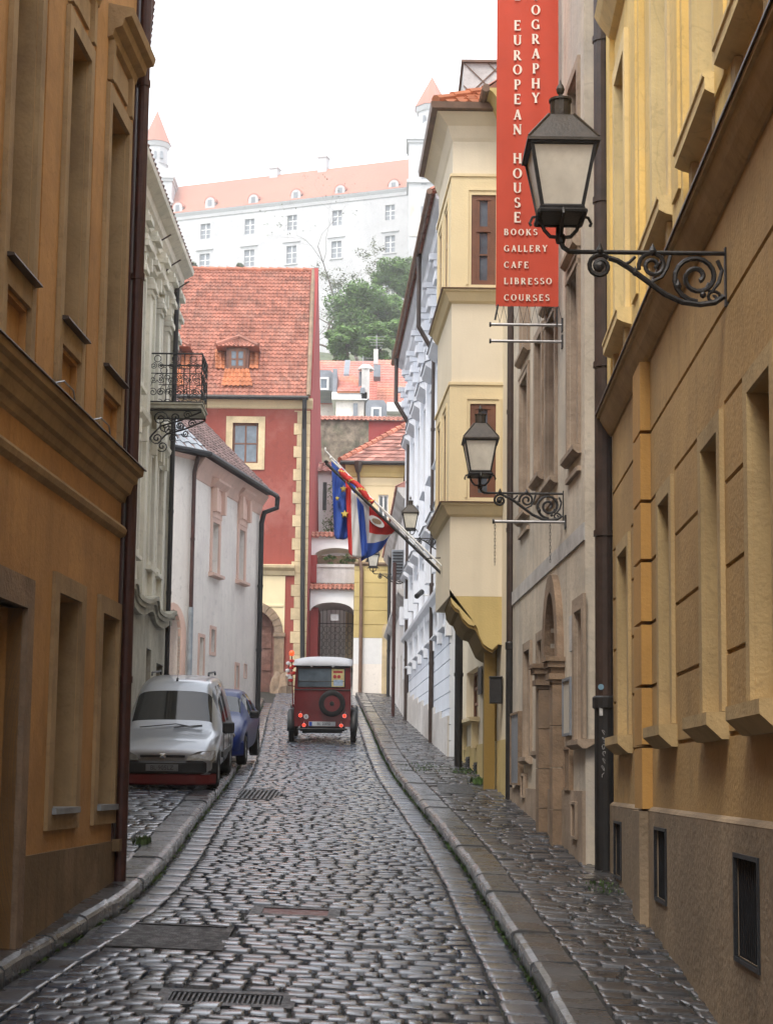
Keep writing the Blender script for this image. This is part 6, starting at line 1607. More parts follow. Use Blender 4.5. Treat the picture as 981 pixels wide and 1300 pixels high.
# ================================================================== street lamps
def make_lamp():
    """origin on the wall at arm height, arm towards -X, 1.15 m long"""
    root = thing('street_lamp', '', 'street lamp', (0, 0, 0), 'wrought iron wall lamps along the right side', world=False)
    del_ = None
    ir = 'iron'; lx = -1.13
    mb = MB(); tb = lambda pts, r=.014, s=6: mb.tube([(x, 0, z) for x, z in pts], r, s, cap=True)
    tb([(0, 0), (lx+.12, 0)], .016, 8)
    tb([(lx+.13, 0), (lx+.06, .002), (lx+.02, .03), (lx, .08), (lx, .13)], .018, 8)
    # main sagging brace, ends in the front scroll
    br = [(-.02, -.30), (-.08, -.345), (-.18, -.36), (-.30, -.345), (-.42, -.29), (-.54, -.20), (-.66, -.11), (-.74, -.06), (-.80, -.04)]
    tb(br, .020, 8)
    tb([(-.80+.0, -.04)]+[(-.86+x, -.10+z) for x, z in spiral(0, 0, .085, .02, PI*.4, 1.6, 24)], .017, 7)
    mb.lathe([(.0, -.03), (.03, -.02), (.03, .02), (.0, .03)], 10, (-.86, 0, -.10), axis='y')
    # big scroll at the wall
    tb([(-.20+x, -.17+z) for x, z in spiral(0, 0, .17, .03, -PI*.5, -1.9, 34)], .018, 7)
    tb([(-.50+x, -.09+z) for x, z in spiral(0, 0, .10, .02, -PI*.9, -1.7, 26)], .015, 7)
    tb([(-.38, -.02), (-.40, -.10), (-.44, -.17), (-.52, -.21)], .013, 6)
    tb([(-.06, -.05), (-.03, -.12), (-.05, -.2), (-.10, -.27), (-.14, -.25), (-.12, -.21)], .014, 6)
    tb([(-.62, -.03), (-.66, -.07), (-.70, -.085)], .012, 6)
    tb([(-.09+x, -.31+z) for x, z in spiral(0, 0, .05, .01, 0, 1.3, 14)], .012, 5)
    for x, z, s_ in ((-.86, 0, 1), (-.50, .0, 1.), (-.33, -.24, .9), (-.16, -.3, .8), (-.62, -.15, .8)):
        mb.lathe([(.0, -.035*s_), (.025*s_, -.02*s_), (.03*s_, 0), (.02*s_, .02*s_), (.012*s_, .035*s_), (0, .06*s_)], 8, (x, 0, z+.01))
    mb.box(-.012, .012, -.02, .02, -.37, .04)
    b_ = build('bracket', mb, ir, root)
    # yoke
    mb = MB(); mb.lathe([(.0, .05), (.03, .06), (.035, .09), (.03, .12), (0, .125)], 10, (lx, 0, 0))
    for ax, ay in ((1, 0), (-1, 0), (0, 1), (0, -1)):
        mb.tube([(lx, 0, .10), (lx+.07*ax, .07*ay, .105), (lx+.11*ax, .11*ay, .15), (lx+.155*ax, .155*ay, .26)], .013, 6)
        mb.tube([(lx+.15*ax, .15*ay, .25), (lx+.19*ax, .19*ay, .24), (lx+.21*ax, .21*ay, .20), (lx+.20*ax, .20*ay, .18)], .011, 5)
    build('yoke', mb, ir, root)
    # lantern cage
    hb, ht, zb_, zt_ = .135, .215, .27, .70
    mb = MB(); cs = [(1, 1), (-1, 1), (-1, -1), (1, -1)]
    for sx, sy in cs: mb.tube([(lx+sx*hb, sy*hb, zb_), (lx+sx*ht, sy*ht, zt_)], .017, 4)
    for h, z, r_a in ((hb, zb_, .02), (hb+.02, zb_-.03, .016), (ht, zt_, .022)):
        for k in range(4):
            a, b = cs[k], cs[(k+1) % 4]; mb.tube([(lx+a[0]*h, a[1]*h, z), (lx+b[0]*h, b[1]*h, z)], r_a, 6)
    mb.box(lx-hb, lx+hb, -hb, hb, zb_-.035, zb_-.005)
    c_ = build('lantern_frame', mb, ir, root)
    for k in range(4):
        a, b = cs[k], cs[(k+1) % 4]; mb = MB()
        def L_(t, c, off=0.):
            h = (hb+(ht-hb)*t)-off; return (lx+(a[0]*(1-c)+b[0]*c)*h, (a[1]*(1-c)+b[1]*c)*h, zb_+(zt_-zb_)*t)
        mb.mesh([L_(0, 0), L_(0, 1), L_(1, 1), L_(1, 0), L_(0, 0, .006), L_(0, 1, .006), L_(1, 1, .006), L_(1, 0, .006)], [(0, 1, 2, 3), (7, 6, 5, 4), (0, 4, 5, 1), (2, 6, 7, 3), (1, 5, 6, 2), (3, 7, 4, 0)])
        build('glass_pane', mb, 'milk', root)
    # roof
    mb = MB(); q8 = lambda h, z: [(lx+h, h, z), (lx-h, h, z), (lx-h, -h, z), (lx+h, -h, z)]
    rings = [(ht+.032, zt_+.0), (ht+.032, zt_+.02), (ht+.02, zt_+.03), (.085, zt_+.24), (.07, zt_+.25)]
    vs = []
    for h, z in rings: vs += q8(h, z)
    mb.mesh(vs, [(i*4+k, i*4+(k+1) % 4, (i+1)*4+(k+1) % 4, (i+1)*4+k) for i in range(len(rings)-1) for k in range(4)]+[(3, 2, 1, 0), (16, 17, 18, 19)])
    for sx, sy in cs: mb.tube([(lx+sx*(ht+.022), sy*(ht+.022), zt_+.03), (lx+sx*.085, sy*.085, zt_+.245)], .009, 5)
    o = build('lantern_roof', mb, 'iron_brown', root)
    mb = MB(); mb.lathe([(.07, zt_+.24), (.072, zt_+.36), (.08, zt_+.365), (.08, zt_+.38), (.03, zt_+.39), (.014, zt_+.40), (.013, zt_+.42), (.024, zt_+.43), (.03, zt_+.455), (.022, zt_+.48), (.008, zt_+.50), (0, zt_+.53)], 14, (lx, 0, 0))
    build('chimney_cap', mb, 'iron_brown', root)
    return root
lamp0 = make_lamp()
def lamp_at(first, wall, px, py, label, lampx, sc_=None):
    o = lamp0 if first else copy_tree(lamp0)
    s_, z_ = wall.hit(px, py); p_ = wall.w(s_, z_, 0.)
    d_ = p_.y; o.location = p_
    # length so that the lantern hangs where the photo shows it
    L_ = p_.x-ray(lampx, py)[0]*d_; sc = sc_ or L_/1.13
    o.scale = (sc, sc, sc)
    o['label'] = label; print('lamp', p_, sc)
    return o
lamp_at(True, R1, 921, 322, 'largest, nearest wall lamp with milky glass, in front of the red banner', 711)
lamp_at(False, R2, 715, 627, 'wall lamp with milky glass in front of the lower oriel window, second nearest', 609)
lamp_at(False, R4, 571, 684, 'dark wall lamp beside the foot of the flagpoles, third along the street', 524, .80)
lamp_at(False, R5, 512, 729, 'farthest and smallest wall lamp, just below the hanging flags', 480.5, .9)
# ================================================================== sign rods and banner
M['banner'] = mat('red_banner_cloth', (.50, .058, .026), .8, .08, 1.2, .15, 8)
M['letter'] = mat('cream_lettering', (.80, .70, .60), .8, .03, 3, 0)
def rod(px0, px1, py, label, chains=()):
    s_, z_ = R2.hit(px1, py); e = R2.w(s_, z_, 0); d = e.y; a = Vector((ray(px0, py)[0]*d, d, z_))
    root = thing('sign_rod', label, 'sign bracket', e, 'steel sign rods fixed to the beige wall')
    mb = MB(); mb.tube([a, e], .020, 8); build('rod', mb, 'steel', root)
    mb = MB(); mb.tube([a-Vector((.012, 0, 0)), a+Vector((.012, 0, 0))], .034, 10); build('end_cap', mb, 'iron', root); mb = MB(); mb.box(e.x-.02, e.x+.01, d-.05, d+.05, z_-.09, z_+.09); build('wall_plate', mb, 'iron', root)
    for cx_, py1 in chains:
        x_ = ray(cx_, py)[0]*d; zb_ = P(cx_, py1, d).z; z2_ = z_; k = 0
        mb = MB()
        while z2_ > zb_:
            off = (.008, 0) if k % 2 else (0, .008)
            mb.tube([(x_-off[0], d-off[1], z2_), (x_-off[0], d-off[1], z2_-.05), (x_+off[0], d+off[1], z2_-.05), (x_+off[0], d+off[1], z2_)], .004, 4); z2_ -= .045; k += 1
        build('chain', mb, 'iron', root)
    return a, e
ra, re = rod(622, 714, 413, 'upper steel rod directly beneath the red banner')
rod(622, 714, 434, 'lower of the two steel rods beneath the red banner')
rod(626, 718, 663, 'lone steel rod with two hanging chains, under the second wall lamp', ((628, 714), (698, 712)))
bd = ra.y-.02
x0, x1 = ray(629.5, 300)[0]*bd, ray(708.5, 300)[0]*bd
zb_, zt_ = P(668, 389, bd).z, P(668, -250, bd).z
q = thing('banner', 'tall red-orange vertical banner with cream lettering, hanging by the beige wall', 'banner', ((x0+x1)/2, bd, zb_))
mb = MB(); nx, nz = 16, 60
fn = lambda u, v: .018*math.sin(u*5+v*3)*(.3+.7*math.sin(v*2.5))+.006*math.sin(u*14+v*9)
vs = [(x0+(x1-x0)*i/nx, bd+fn(i/nx, j/nz), zb_+(zt_-zb_)*j/nz) for j in range(nz+1) for i in range(nx+1)]
vs2 = [(x, y+.006, z) for x, y, z in vs]; n1 = len(vs)
mb.mesh(vs+vs2, [(j*(nx+1)+i, j*(nx+1)+i+1, (j+1)*(nx+1)+i+1, (j+1)*(nx+1)+i) for j in range(nz) for i in range(nx)]+[(n1+j*(nx+1)+i+1, n1+j*(nx+1)+i, n1+(j+1)*(nx+1)+i, n1+(j+1)*(nx+1)+i+1) for j in range(nz) for i in range(nx)])
build('banner_cloth', mb, 'banner', q, smooth=True, fix=False)
mb = MB()
for k in range(9):                              # lacing to the rod
    xa = x0+(x1-x0)*k/8; xb = x0+(x1-x0)*(k+.5)/8
    mb.tube([(xa, bd, zb_+.01), (xb, bd, ra.z+.02)], .004, 4)
    if k < 8: mb.tube([(xb, bd, ra.z+.02), (x0+(x1-x0)*(k+1)/8, bd, zb_+.01)], .004, 4)
mb.tube([(x0+.03, bd, zb_+.02), (x0-.01, bd, ra.z+.06)], .014, 6); mb.tube([(x1-.02, bd, zb_), (x1-.02, bd, ra.z)], .012, 6)
build('lacing', mb, 'iron', q)
mb = MB(); mb.tube([(x0-.05, bd, zt_+.05), (R2.w(3, 0).x+.05, bd, zt_+.05)], .022, 8); build('top_rod', mb, 'steel', q)
# serif capitals drawn stroke by stroke (cap height 1)
T, t_ = .21, .11
GL = {
 'E': (.66, [(.14, 0, .14, 1, T), (.05, .96, .60, .96, t_), (.05, .04, .62, .04, t_), (.14, .52, .46, .52, t_), (.58, .96, .58, .80, .06), (.61, .04, .61, .22, .06), (.46, .62, .46, .42, .06)], []),
 'F': (.62, [(.14, 0, .14, 1, T), (.05, .96, .58, .96, t_), (.02, .035, .28, .035, .07), (.14, .52, .44, .52, t_), (.56, .96, .56, .78, .06), (.44, .62, .44, .42, .06)], []),
 'L': (.62, [(.14, 0, .14, 1, T), (.02, .965, .28, .965, .07), (.05, .04, .58, .04, t_), (.56, .04, .56, .24, .06)], []),
 'I': (.36, [(.18, 0, .18, 1, T), (.04, .965, .32, .965, .07), (.04, .035, .32, .035, .07)], []),
 'T': (.72, [(.36, 0, .36, 1, T), (.04, .96, .68, .96, t_), (.06, .96, .06, .76, .06), (.66, .96, .66, .76, .06), (.22, .035, .50, .035, .07)], []),
 'H': (.84, [(.16, 0, .16, 1, T), (.68, 0, .68, 1, T), (.16, .51, .68, .51, t_), (.03, .965, .29, .965, .07), (.03, .035, .29, .035, .07), (.55, .965, .81, .965, .07), (.55, .035, .81, .035, .07)], []),
 'U': (.80, [(.16, .28, .16, 1, T), (.65, .28, .65, 1, t_+.01), (.03, .965, .29, .965, .07), (.54, .965, .78, .965, .07)], [(.405, .30, .245, .265, 180, 360, .11)]),
 'N': (.84, [(.14, 0, .14, 1, t_), (.70, 0, .70, 1, t_), (.14, .96, .70, .04, T), (.02, .965, .2, .965, .07), (.02, .035, .26, .035, .07), (.58, .965, .82, .965, .07)], []),
 'A': (.80, [(.14, 0, .40, .98, t_), (.40, .98, .67, 0, T), (.22, .33, .58, .33, t_*.9), (.02, .035, .26, .035, .07), (.54, .035, .80, .035, .07)], []),
 'Y': (.78, [(.39, 0, .39, .48, T), (.39, .46, .13, .97, T*.9), (.39, .46, .65, .97, t_), (.01, .965, .26, .965, .07), (.54, .965, .78, .965, .07), (.26, .035, .52, .035, .07)], []),
 'K': (.80, [(.16, 0, .16, 1, T), (.18, .46, .62, .97, t_), (.34, .60, .68, .03, T), (.03, .965, .29, .965, .07), (.03, .035, .29, .035, .07), (.5, .965, .74, .965, .07), (.56, .035, .80, .035, .07)], []),
 'P': (.66, [(.16, 0, .16, 1, T), (.03, .965, .36, .965, .07), (.03, .035, .31, .035, .07), (.16, .47, .36, .47, t_)], [(.34, .717, .21, .25, -90, 90, .11)]),
 'R': (.78, [(.16, 0, .16, 1, T), (.03, .965, .36, .965, .07), (.03, .035, .29, .035, .07), (.16, .50, .36, .50, t_), (.34, .48, .64, .03, T*.9), (.56, .035, .78, .035, .07)], [(.34, .73, .20, .235, -90, 90, .11)]),
 'B': (.70, [(.16, 0, .16, 1, T), (.03, .965, .36, .965, .07), (.03, .035, .38, .035, .07), (.16, .51, .38, .51, t_)], [(.34, .74, .18, .225, -90, 90, .10), (.36, .275, .22, .24, -90, 90, .12)]),
 'O': (.84, [], [(.42, .5, .33, .455, 0, 360, .12)]),
 'C': (.74, [(.66, .97, .66, .72, .06), (.67, .26, .67, .12, .05)], [(.42, .5, .33, .455, 48, 312, .12)]),
 'G': (.82, [(.66, .97, .66, .72, .06), (.66, .05, .66, .42, T), (.52, .43, .78, .43, .07)], [(.42, .5, .33, .455, 48, 310, .12)]),
 'S': (.60, [(.48, .96, .48, .74, .05), (.08, .26, .08, .04, .05)], [(.29, .735, .19, .22, 40, 270, .11), (.29, .265, .21, .225, -90, 140, .13)]),
}
GL['S'] = (.60, [(.48, .97, .48, .74, .05), (.08, .26, .08, .03, .05)], [(.29, .74, .19, .215, 35, 270, .12), (.29, .27, .21, .225, -140, 90, .13)])
def glyph(mb, ch, x, z, h, y, base=[0]):
    wdt, strokes, arcs = GL[ch]; k = 0
    def seg(p, q_, w_):
        nonlocal k
        p, q_ = Vector(p), Vector(q_); dv = q_-p
        if dv.length < 1e-6: return
        nn = Vector((-dv.y, dv.x)).normalized()*w_/2; k += 1; yy = y-.0004*(k % 7)-.003
        f4 = [p-nn, q_-nn, q_+nn, p+nn]
        mb.box8([(x+v.x*h, yo, z+v.y*h) for yo in (yy, y+.004) for v in f4][:4]+[(x+v.x*h, y+.004, z+v.y*h) for v in f4])
    for a, b, c, d, w_ in strokes: seg((a, b), (c, d), w_)
    for cx, cy, rx, ry, a0, a1, w_ in arcs:
        n = max(6, int(abs(a1-a0)/18)); vs = []; k += 1; yy = y-.0004*(k % 7)-.003
        for i in range(n+1):
            th = R(a0+(a1-a0)*i/n); ww_ = w_*(.8+.95*abs(math.cos(th)))
            for sg in (-.5, .5):
                vs.append((x+(cx+(rx+ww_*sg)*math.cos(th))*h, yy, z+(cy+(ry+ww_*.7*sg)*math.sin(th))*h))
        n2 = len(vs); vs += [(a, y+.004, c) for a, b, c in vs]
        fs = []
        for i in range(n):
            a = 2*i; fs += [(a, a+1, a+3, a+2), (n2+a+2, n2+a+3, n2+a+1, n2+a), (a, a+2, n2+a+2, n2+a), (a+1, n2+a+1, n2+a+3, a+3)]
        mb.mesh(vs, fs)
    return wdt*h
def yb(px, py):
    u = (ray(px, py)[0]*bd-x0)/(x1-x0); v = (P(px, py, bd).z-zb_)/(zt_-zb_); return bd+fn(u, v)-.013
mpp = bd/F
def column(cpx, items, name):
    mb = MB(); h = 13.8*mpp
    for ch, py in items:
        x_ = ray(cpx, py)[0]*bd-GL[ch][0]*h/2; z_ = P(cpx, py, bd).z-h/2
        glyph(mb, ch, x_, z_, h, yb(cpx, py))
    build(name, mb, 'letter', q, fix=False)
column(656.5, [(c, y) for c, y in zip('EUROPEAN', (33, 51.6, 70.7, 88.7, 107.6, 126, 145.6, 164.3))]+[(c, y) for c, y in zip('HOUSE', (201, 220, 238.5, 257.3, 276))]+[(c, -5-18.7*i) for i, c in enumerate('LARTNEC')], 'lettering')
column(679.5, [(c, y) for c, y in zip('OGRAPHY', (13.6, 32, 50.5, 69, 88, 107, 125.3))]+[(c, -5-18.7*i) for i, c in enumerate('TOHP')], 'lettering')
for wd_, py, x_end in (('BOOKS', 294.8, 683), ('GALLERY', 315.6, 696), ('CAFE', 336.4, 671.5), ('LIBRESSO', 357, 701.5), ('COURSES', 378, 698.5)):
    mb = MB(); h = 8.6*mpp; tot = sum(GL[c][0] for c in wd_)*h; avail = (x_end-639.5)*mpp; gap = (avail-tot)/(len(wd_)-1)
    x_ = ray(639.5, py)[0]*bd
    for c in wd_:
        x_ += glyph(mb, c, x_, P(650, py, bd).z-h/2, h, yb(639.5+(x_-ray(639.5, py)[0]*bd)/mpp, py)-.001)+gap
    build('lettering', mb, 'letter', q, fix=False)
# ================================================================== flags
for n_, c_ in (('flag_blue', (.03, .09, .42)), ('flag_white', (.72, .72, .74)), ('flag_red', (.62, .04, .04)), ('flag_yellow', (.75, .6, .15))): M[n_] = mat(n_, c_, .75, .1, 2, .1, 20)
def cloth(name, root, tl, tr, br, bl, matf, mats, folds=3, amp=.07, nx=36, nz=30, ph=0):
    tl, tr, br, bl = map(Vector, (tl, tr, br, bl)); mb = MB(); vs = []
    for j in range(nz+1):
        v = j/nz
        for i in range(nx+1):
            u = i/nx; p_ = (tl*(1-u)+tr*u)*(1-v)+(bl*(1-u)+br*u)*v
            p_ = p_+Vector((0, amp*v**.6*math.sin(u*folds*2*PI+ph+v*1.2)+.02*math.sin(u*23+v*7), 0))+Vector((.03*v*math.sin(u*folds*2*PI+ph+1.5), 0, -.12*math.sin(PI*u)*v))
            vs.append(p_)
    for j in range(nz):
        for i in range(nx): mb.f.append((j*(nx+1)+i, j*(nx+1)+i+1, (j+1)*(nx+1)+i+1, (j+1)*(nx+1)+i)); mb.m.append(matf((i+.5)/nx, (j+.5)/nz))
    mb.v = vs
    o = build(name, mb, mats, root, smooth=True, fix=False)
    so_ = o.modifiers.new('thickness', 'SOLIDIFY'); so_.thickness = .004
    return o
fd_ = 31.2
foot = P(562, 728, 30.9)
def flagpole(label, tip, fo, r, m, nm='flag'):
    root = thing(nm, label, 'flag', fo, 'flags on slanting poles over the street')
    mb = MB(); mb.tube([fo, tip], r, 8); mb.lathe([(0, -.0), (r*1.5, .01), (r*1.6, .04), (0, .07)], 8, tip); build('pole', mb, m, root)
    return root
tipA, tipB, tipC = P(413, 572, fd_+.2), P(414, 588, fd_), P(420, 583, fd_-.35)
fA, fB, fC = foot+Vector((0, .25, .05)), foot+Vector((-.03, 0, 0)), foot+Vector((0, -.25, .08))
q1 = flagpole('blue flag with yellow stars hanging leftmost of the flags', tipA, fA, .014, 'white')
q2_ = flagpole('white, blue and red striped flag with a red crest field, rightmost of the flags', tipB, fB, .028, 'iron')
q3_ = flagpole('rolled-up red and gold flag wound on a white pole above the hanging flags', tipC, fC, .018, 'white')
on = lambda a, b, t: a.lerp(b, t)
star = []
c1 = cloth('flag_cloth', q1, on(tipA, fA, .05), on(tipA, fA, .27), P(444, 676, fd_), P(422, 679, fd_), lambda u, v: 0, ['flag_blue'], folds=1.4, amp=.09)
mb = MB()
for px, py, s_ in ((437.5, 652, .075), (436, 620, .065), (428, 632, .04)):
    c = P(px, py, fd_-.16); pts = [(c.x+s_*(1 if k % 2 == 0 else .42)*math.sin(PI*k/5), c.z+s_*(1 if k % 2 == 0 else .42)*math.cos(PI*k/5)) for k in range(10)]
    mb.prism(pts, lambda x, z, y: Vector((x, y, z)), c.y, c.y+.16)
sub('star', mb, 'flag_yellow', c1, q1)
# striped flag: left half falls steeply with diagonal stripes, right half keeps the crest field
T0, T1, T2 = on(tipB, fB, .17), on(tipB, fB, .40), on(tipB, fB, .60)
def mf(u, v):
    return 1 if u < .0 else (0 if u < .34 else 1 if u < .66 else 2)
def mfl(u, v): return 0 if u > .62 else (1 if u > .30 else 2)
cloth('flag_cloth', q2_, T0+Vector((0, -.05, 0)), T1+Vector((-.15, -.05, .0)), P(468, 700, fd_-.1), P(441, 700, fd_-.1), mfl, ['flag_blue', 'flag_white', 'flag_red'], folds=1.2, amp=.06, ph=1)
def mfr(u, v):                                   # crest field in the middle of a white cloth, blue lower edge
    if v > .72: return 0
    if v > .52: return 1
    if .28 < u < .85 and v < .52: return 2
    return 1
c2 = cloth('flag_cloth', q2_, on(tipB, fB, .27)+Vector((0, .08, 0)), on(tipB, fB, .66)+Vector((0, .08, 0)), P(499, 672, fd_+.1), P(459, 713, fd_+.1), mfr, ['flag_blue', 'flag_white', 'flag_red'], folds=1.1, amp=.05, ph=2)
mb = MB(); c = P(478, 662, fd_-.10)
pts = [(c.x+.17*math.cos(R(35))*math.cos(t)+.07*math.sin(R(35))*math.sin(t), c.z-.17*math.sin(R(35))*math.cos(t)+.075*math.cos(R(35))*math.sin(t)) for t in [2*PI*k/20 for k in range(20)]]
mb.prism(pts, lambda x, z, y: Vector((x, y, z)), c.y-.01, c.y+.06); o = sub('crest', mb, 'flag_white', c2, q2_)
mb = MB(); pts = [(c.x+.09*math.cos(t), c.z+.05*math.sin(t)-.03*math.cos(t)) for t in [2*PI*k/16 for k in range(16)]]
mb.prism(pts, lambda x, z, y: Vector((x, y, z)), c.y-.015, c.y-.009); sub('crest_detail', mb, 'stone_brown', c2, q2_)
# rolled flag
mb = MB(); N_ = 30; random.seed(5)
a, b = on(tipC, fC, .08), on(tipC, fC, .38); pts = []; rs = []
for i in range(N_+1):
    t = i/N_; pts.append(a.lerp(b, t)+Vector((0, 0, -.03-.03*math.sin(t*9)))); rs.append(.035+.018*abs(math.sin(t*7))+.014*random.random())
mb.tube(pts, rs, 10); 
for f_i in range(len(mb.f)): mb.m[f_i] = 1 if (f_i//10+f_i % 10) % 9 == 0 else 0
build('rolled_cloth', mb, ['flag_red', 'flag_yellow'], q3_, smooth=True)
mb = MB(); mb.box(foot.x-.03, foot.x+.05, foot.y-.35, foot.y+.35, foot.z-.12, foot.z+.12)
mb.tube([foot+Vector((.02, 0, -.1)), foot+Vector((.02, 0, .5))], .012, 5); mb.tube([foot+Vector((-.35, 0, .28)), foot+Vector((.05, 0, .30))], .012, 5)
tag(build('flag_bracket', mb, 'iron'), 'black iron flag bracket fixed to the corner of the cream oriel', 'bracket')
# wall box and camera
mb = MB(); p = P(627.5, 882, 27.95+.6); s_, z_ = R3.hit(627, 882)
c_ = R3.w(.7, z_, .10); mb.box(c_.x-.13, c_.x+.08, c_.y-.08, c_.y+.12, z_-.22, z_+.22); mb.box(c_.x-.14, c_.x+.09, c_.y-.1, c_.y+.13, z_+.22, z_+.25)
tag(build('letter_box', mb, 'iron', bevel=.01), 'black letter box on the wall beneath the yellow scalloped bracket', 'letter box')
s_, z_ = R4.hit(546, 756); c_ = R4.w(s_, z_, .0); root = thing('security_camera', 'small dark security camera on the pale blue wall', 'camera', c_)
mb = MB(); mb.tube([c_, c_+Vector((-.25, 0, .02))], .02, 6); build('mount', mb, 'white', root)
mb = MB(); mb.tube([c_+Vector((-.22, .05, .10)), c_+Vector((-.36, -.3, -.06))], .07, 10); build('housing', mb, 'iron', root)
s_, z_ = R4.hit(512, 722)
c_ = R5.w(1.6, z_, .0); root = thing('air_conditioner', 'grey boxy air conditioning unit high on the stained white wall', 'air conditioner', c_)
mb = MB(); mb.box(c_.x-.42, c_.x+.0, c_.y-.5, c_.y+.5, z_-.45, z_+.45); build('casing', mb, 'slate', root, bevel=.02)
mb = MB()
for k in range(8): mb.box(c_.x-.38, c_.x-.05, c_.y-.52, c_.y-.50, z_-.38+k*.1, z_-.33+k*.1)
build('front_grille', mb, 'grille', root)
# ================================================================== vehicles
M['paint_silver'] = mat('silver_car_paint', (.30, .32, .35), .32, .06, 1.5, 0, metal=.55, coat=.6)
M['paint_blue'] = mat('blue_car_paint', (.004, .020, .13), .32, .1, 1.5, 0, metal=.0, coat=0, spec=.35)
M['paint_red'] = mat('dark_red_car_paint', (.15, .008, .010), .35, .12, 1.5, 0, coat=.6, c2=(.07, .006, .007), c2amt=.5)
M['bumper_black'] = mat('black_plastic', (.018, .02, .022), .5, .2, 3, .05, 40)
M['bumper_red'] = mat('dark_red_valance', (.12, .007, .008), .45, .15, 3, 0)
M['headlamp'] = mat('clear_lamp_lens', (.16, .16, .15), .15, .3, 12, .2, 30, spec=.9)
M['carglass'] = mat('car_glass', (.010, .014, .018), .04, .2, 1, 0, spec=.6)
M['plate_w'] = mat('number_plate_white', (.55, .57, .6), .5, .05, 5, 0)
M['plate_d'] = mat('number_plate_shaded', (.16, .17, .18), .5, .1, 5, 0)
M['white_top'] = mat('white_vinyl_roof', (.42, .43, .46), .6, .06, 2, .1, 20)
M['chrome'] = mat('chrome', (.6, .6, .62), .15, .05, 5, 0, metal=1.)
M['seat_dark'] = mat('dark_interior', (.02, .018, .016), .9, .2, 3, 0)
def em(name, c, s):
    m = bpy.data.materials.new(name); m.use_nodes = True; b = m.node_tree.nodes['Principled BSDF']
    n_ = m.node_tree.nodes.new('ShaderNodeTexNoise'); n_.inputs['Scale'].default_value = 30
    b.inputs['Base Color'].default_value = (*c, 1); b.inputs['Emission Color'].default_value = (*c, 1); b.inputs['Emission Strength'].default_value = s; b.inputs['Roughness'].default_value = .2
    M[name] = m
em('tail_lit', (1, .04, .015), .9); em('amber_lit', (.9, .12, .03), .35)
def loft(stations, cats, nm, root, mats, names, levels=2):
    """stations: (y, w, z0, zb, zt, wr); cats(i_station, j_point) -> material; splits the smoothed skin into one mesh per material"""
    def prof_(st):
        y, w_, z0, zb, zt, wr = st; h = zt-zb
        P_ = [(0, z0), (.8*w_, z0), (.985*w_, z0+.06), (w_, (z0+zb)*.5), (.992*w_, zb-.07), (.965*w_, zb), (.965*w_+(wr-.965*w_)*.5, zb+h*.5), (wr, zb+h*.88), (wr*.86, zb+h*.985), (wr*.45, zt+.01), (0, zt+.015)]
        return [(x, y, z) for x, z in P_]
    vs = []; nP = 11; fs = []; ms = []
    full = []
    for st in stations:
        p_ = prof_(st); full.append(p_+[(-x, y, z) for x, y, z in p_[-2:0:-1]])
    n = len(full[0])
    for r_ in full: vs += r_
    for i in range(len(stations)-1):
        for j in range(n):
            fs.append((i*n+j, i*n+(j+1) % n, (i+1)*n+(j+1) % n, (i+1)*n+j)); jj = j if j < 10 else 19-j
            ms.append(cats(i, jj))
    fs.append(tuple(range(n))); ms.append(cats(-1, 0)); fs.append(tuple((len(stations)-1)*n+j for j in reversed(range(n)))); ms.append(cats(-2, 0))
    me = bpy.data.meshes.new('tmp'); me.from_pydata(vs, [], fs); me.polygons.foreach_set('material_index', ms)
    for _ in mats: me.materials.append(M['white'])
    ob = bpy.data.objects.new('tmp', me); col.objects.link(ob)
    sm_ = ob.modifiers.new('s', 'SUBSURF'); sm_.levels = levels; sm_.render_levels = levels
    ev = ob.evaluated_get(bpy.context.evaluated_depsgraph_get()); m2 = ev.to_mesh()
    V = [v.co.copy() for v in m2.vertices]; PF = [(tuple(p.vertices), p.material_index) for p in m2.polygons]
    ev.to_mesh_clear(); bpy.data.objects.remove(ob)
    out = {}
    for k, sd in [(k, s_) for k in range(len(mats)) for s_ in ((-1, 1) if names[k] == 'side_window' else (0,))]:
        used = {}; mb = MB()
        for f_, mi in PF:
            if mi != k or (sd and V[f_[0]].x*sd < 0): continue
            for v in f_:
                if v not in used: used[v] = len(mb.v); mb.v.append(V[v])
            mb.f.append(tuple(used[v] for v in f_)); mb.m.append(0)
        if mb.f: out[names[k]] = build(names[k], mb, mats[k], root, smooth=True, origin=(0, 0, 0))
    return out
def wheel(root, x, y, r, w_, hub='zinc', name='wheel', spoke=0, side=1):
    mb = MB(); mb.lathe([(r*.60, -w_/2+.03), (r*.64, -w_/2), (r*.93, -w_/2), (r, -w_*.36), (r, w_*.36), (r*.93, w_/2), (r*.64, w_/2), (r*.60, w_/2-.03)], 28, (x, y, r), axis='x', cap=False); o = build(name, mb, 'rubber', root, origin=(0, 0, 0))
    mb = MB(); s_ = side; mb.lathe([(r*.63, s_*(w_*.5-.03)), (r*.58, s_*(w_*.5-.01)), (r*.5, s_*(w_*.5-.035)), (r*.2, s_*(w_*.5-.025)), (r*.12, s_*(w_*.5)), (0, s_*(w_*.5+.004))], 20, (x, y, r), axis='x')
    b_ = build('rim', mb, hub, o, origin=(0, 0, 0)); return o
lb = lambda mb, name, m, root, **k: build(name, mb, m, root, origin=(0, 0, 0), **k)
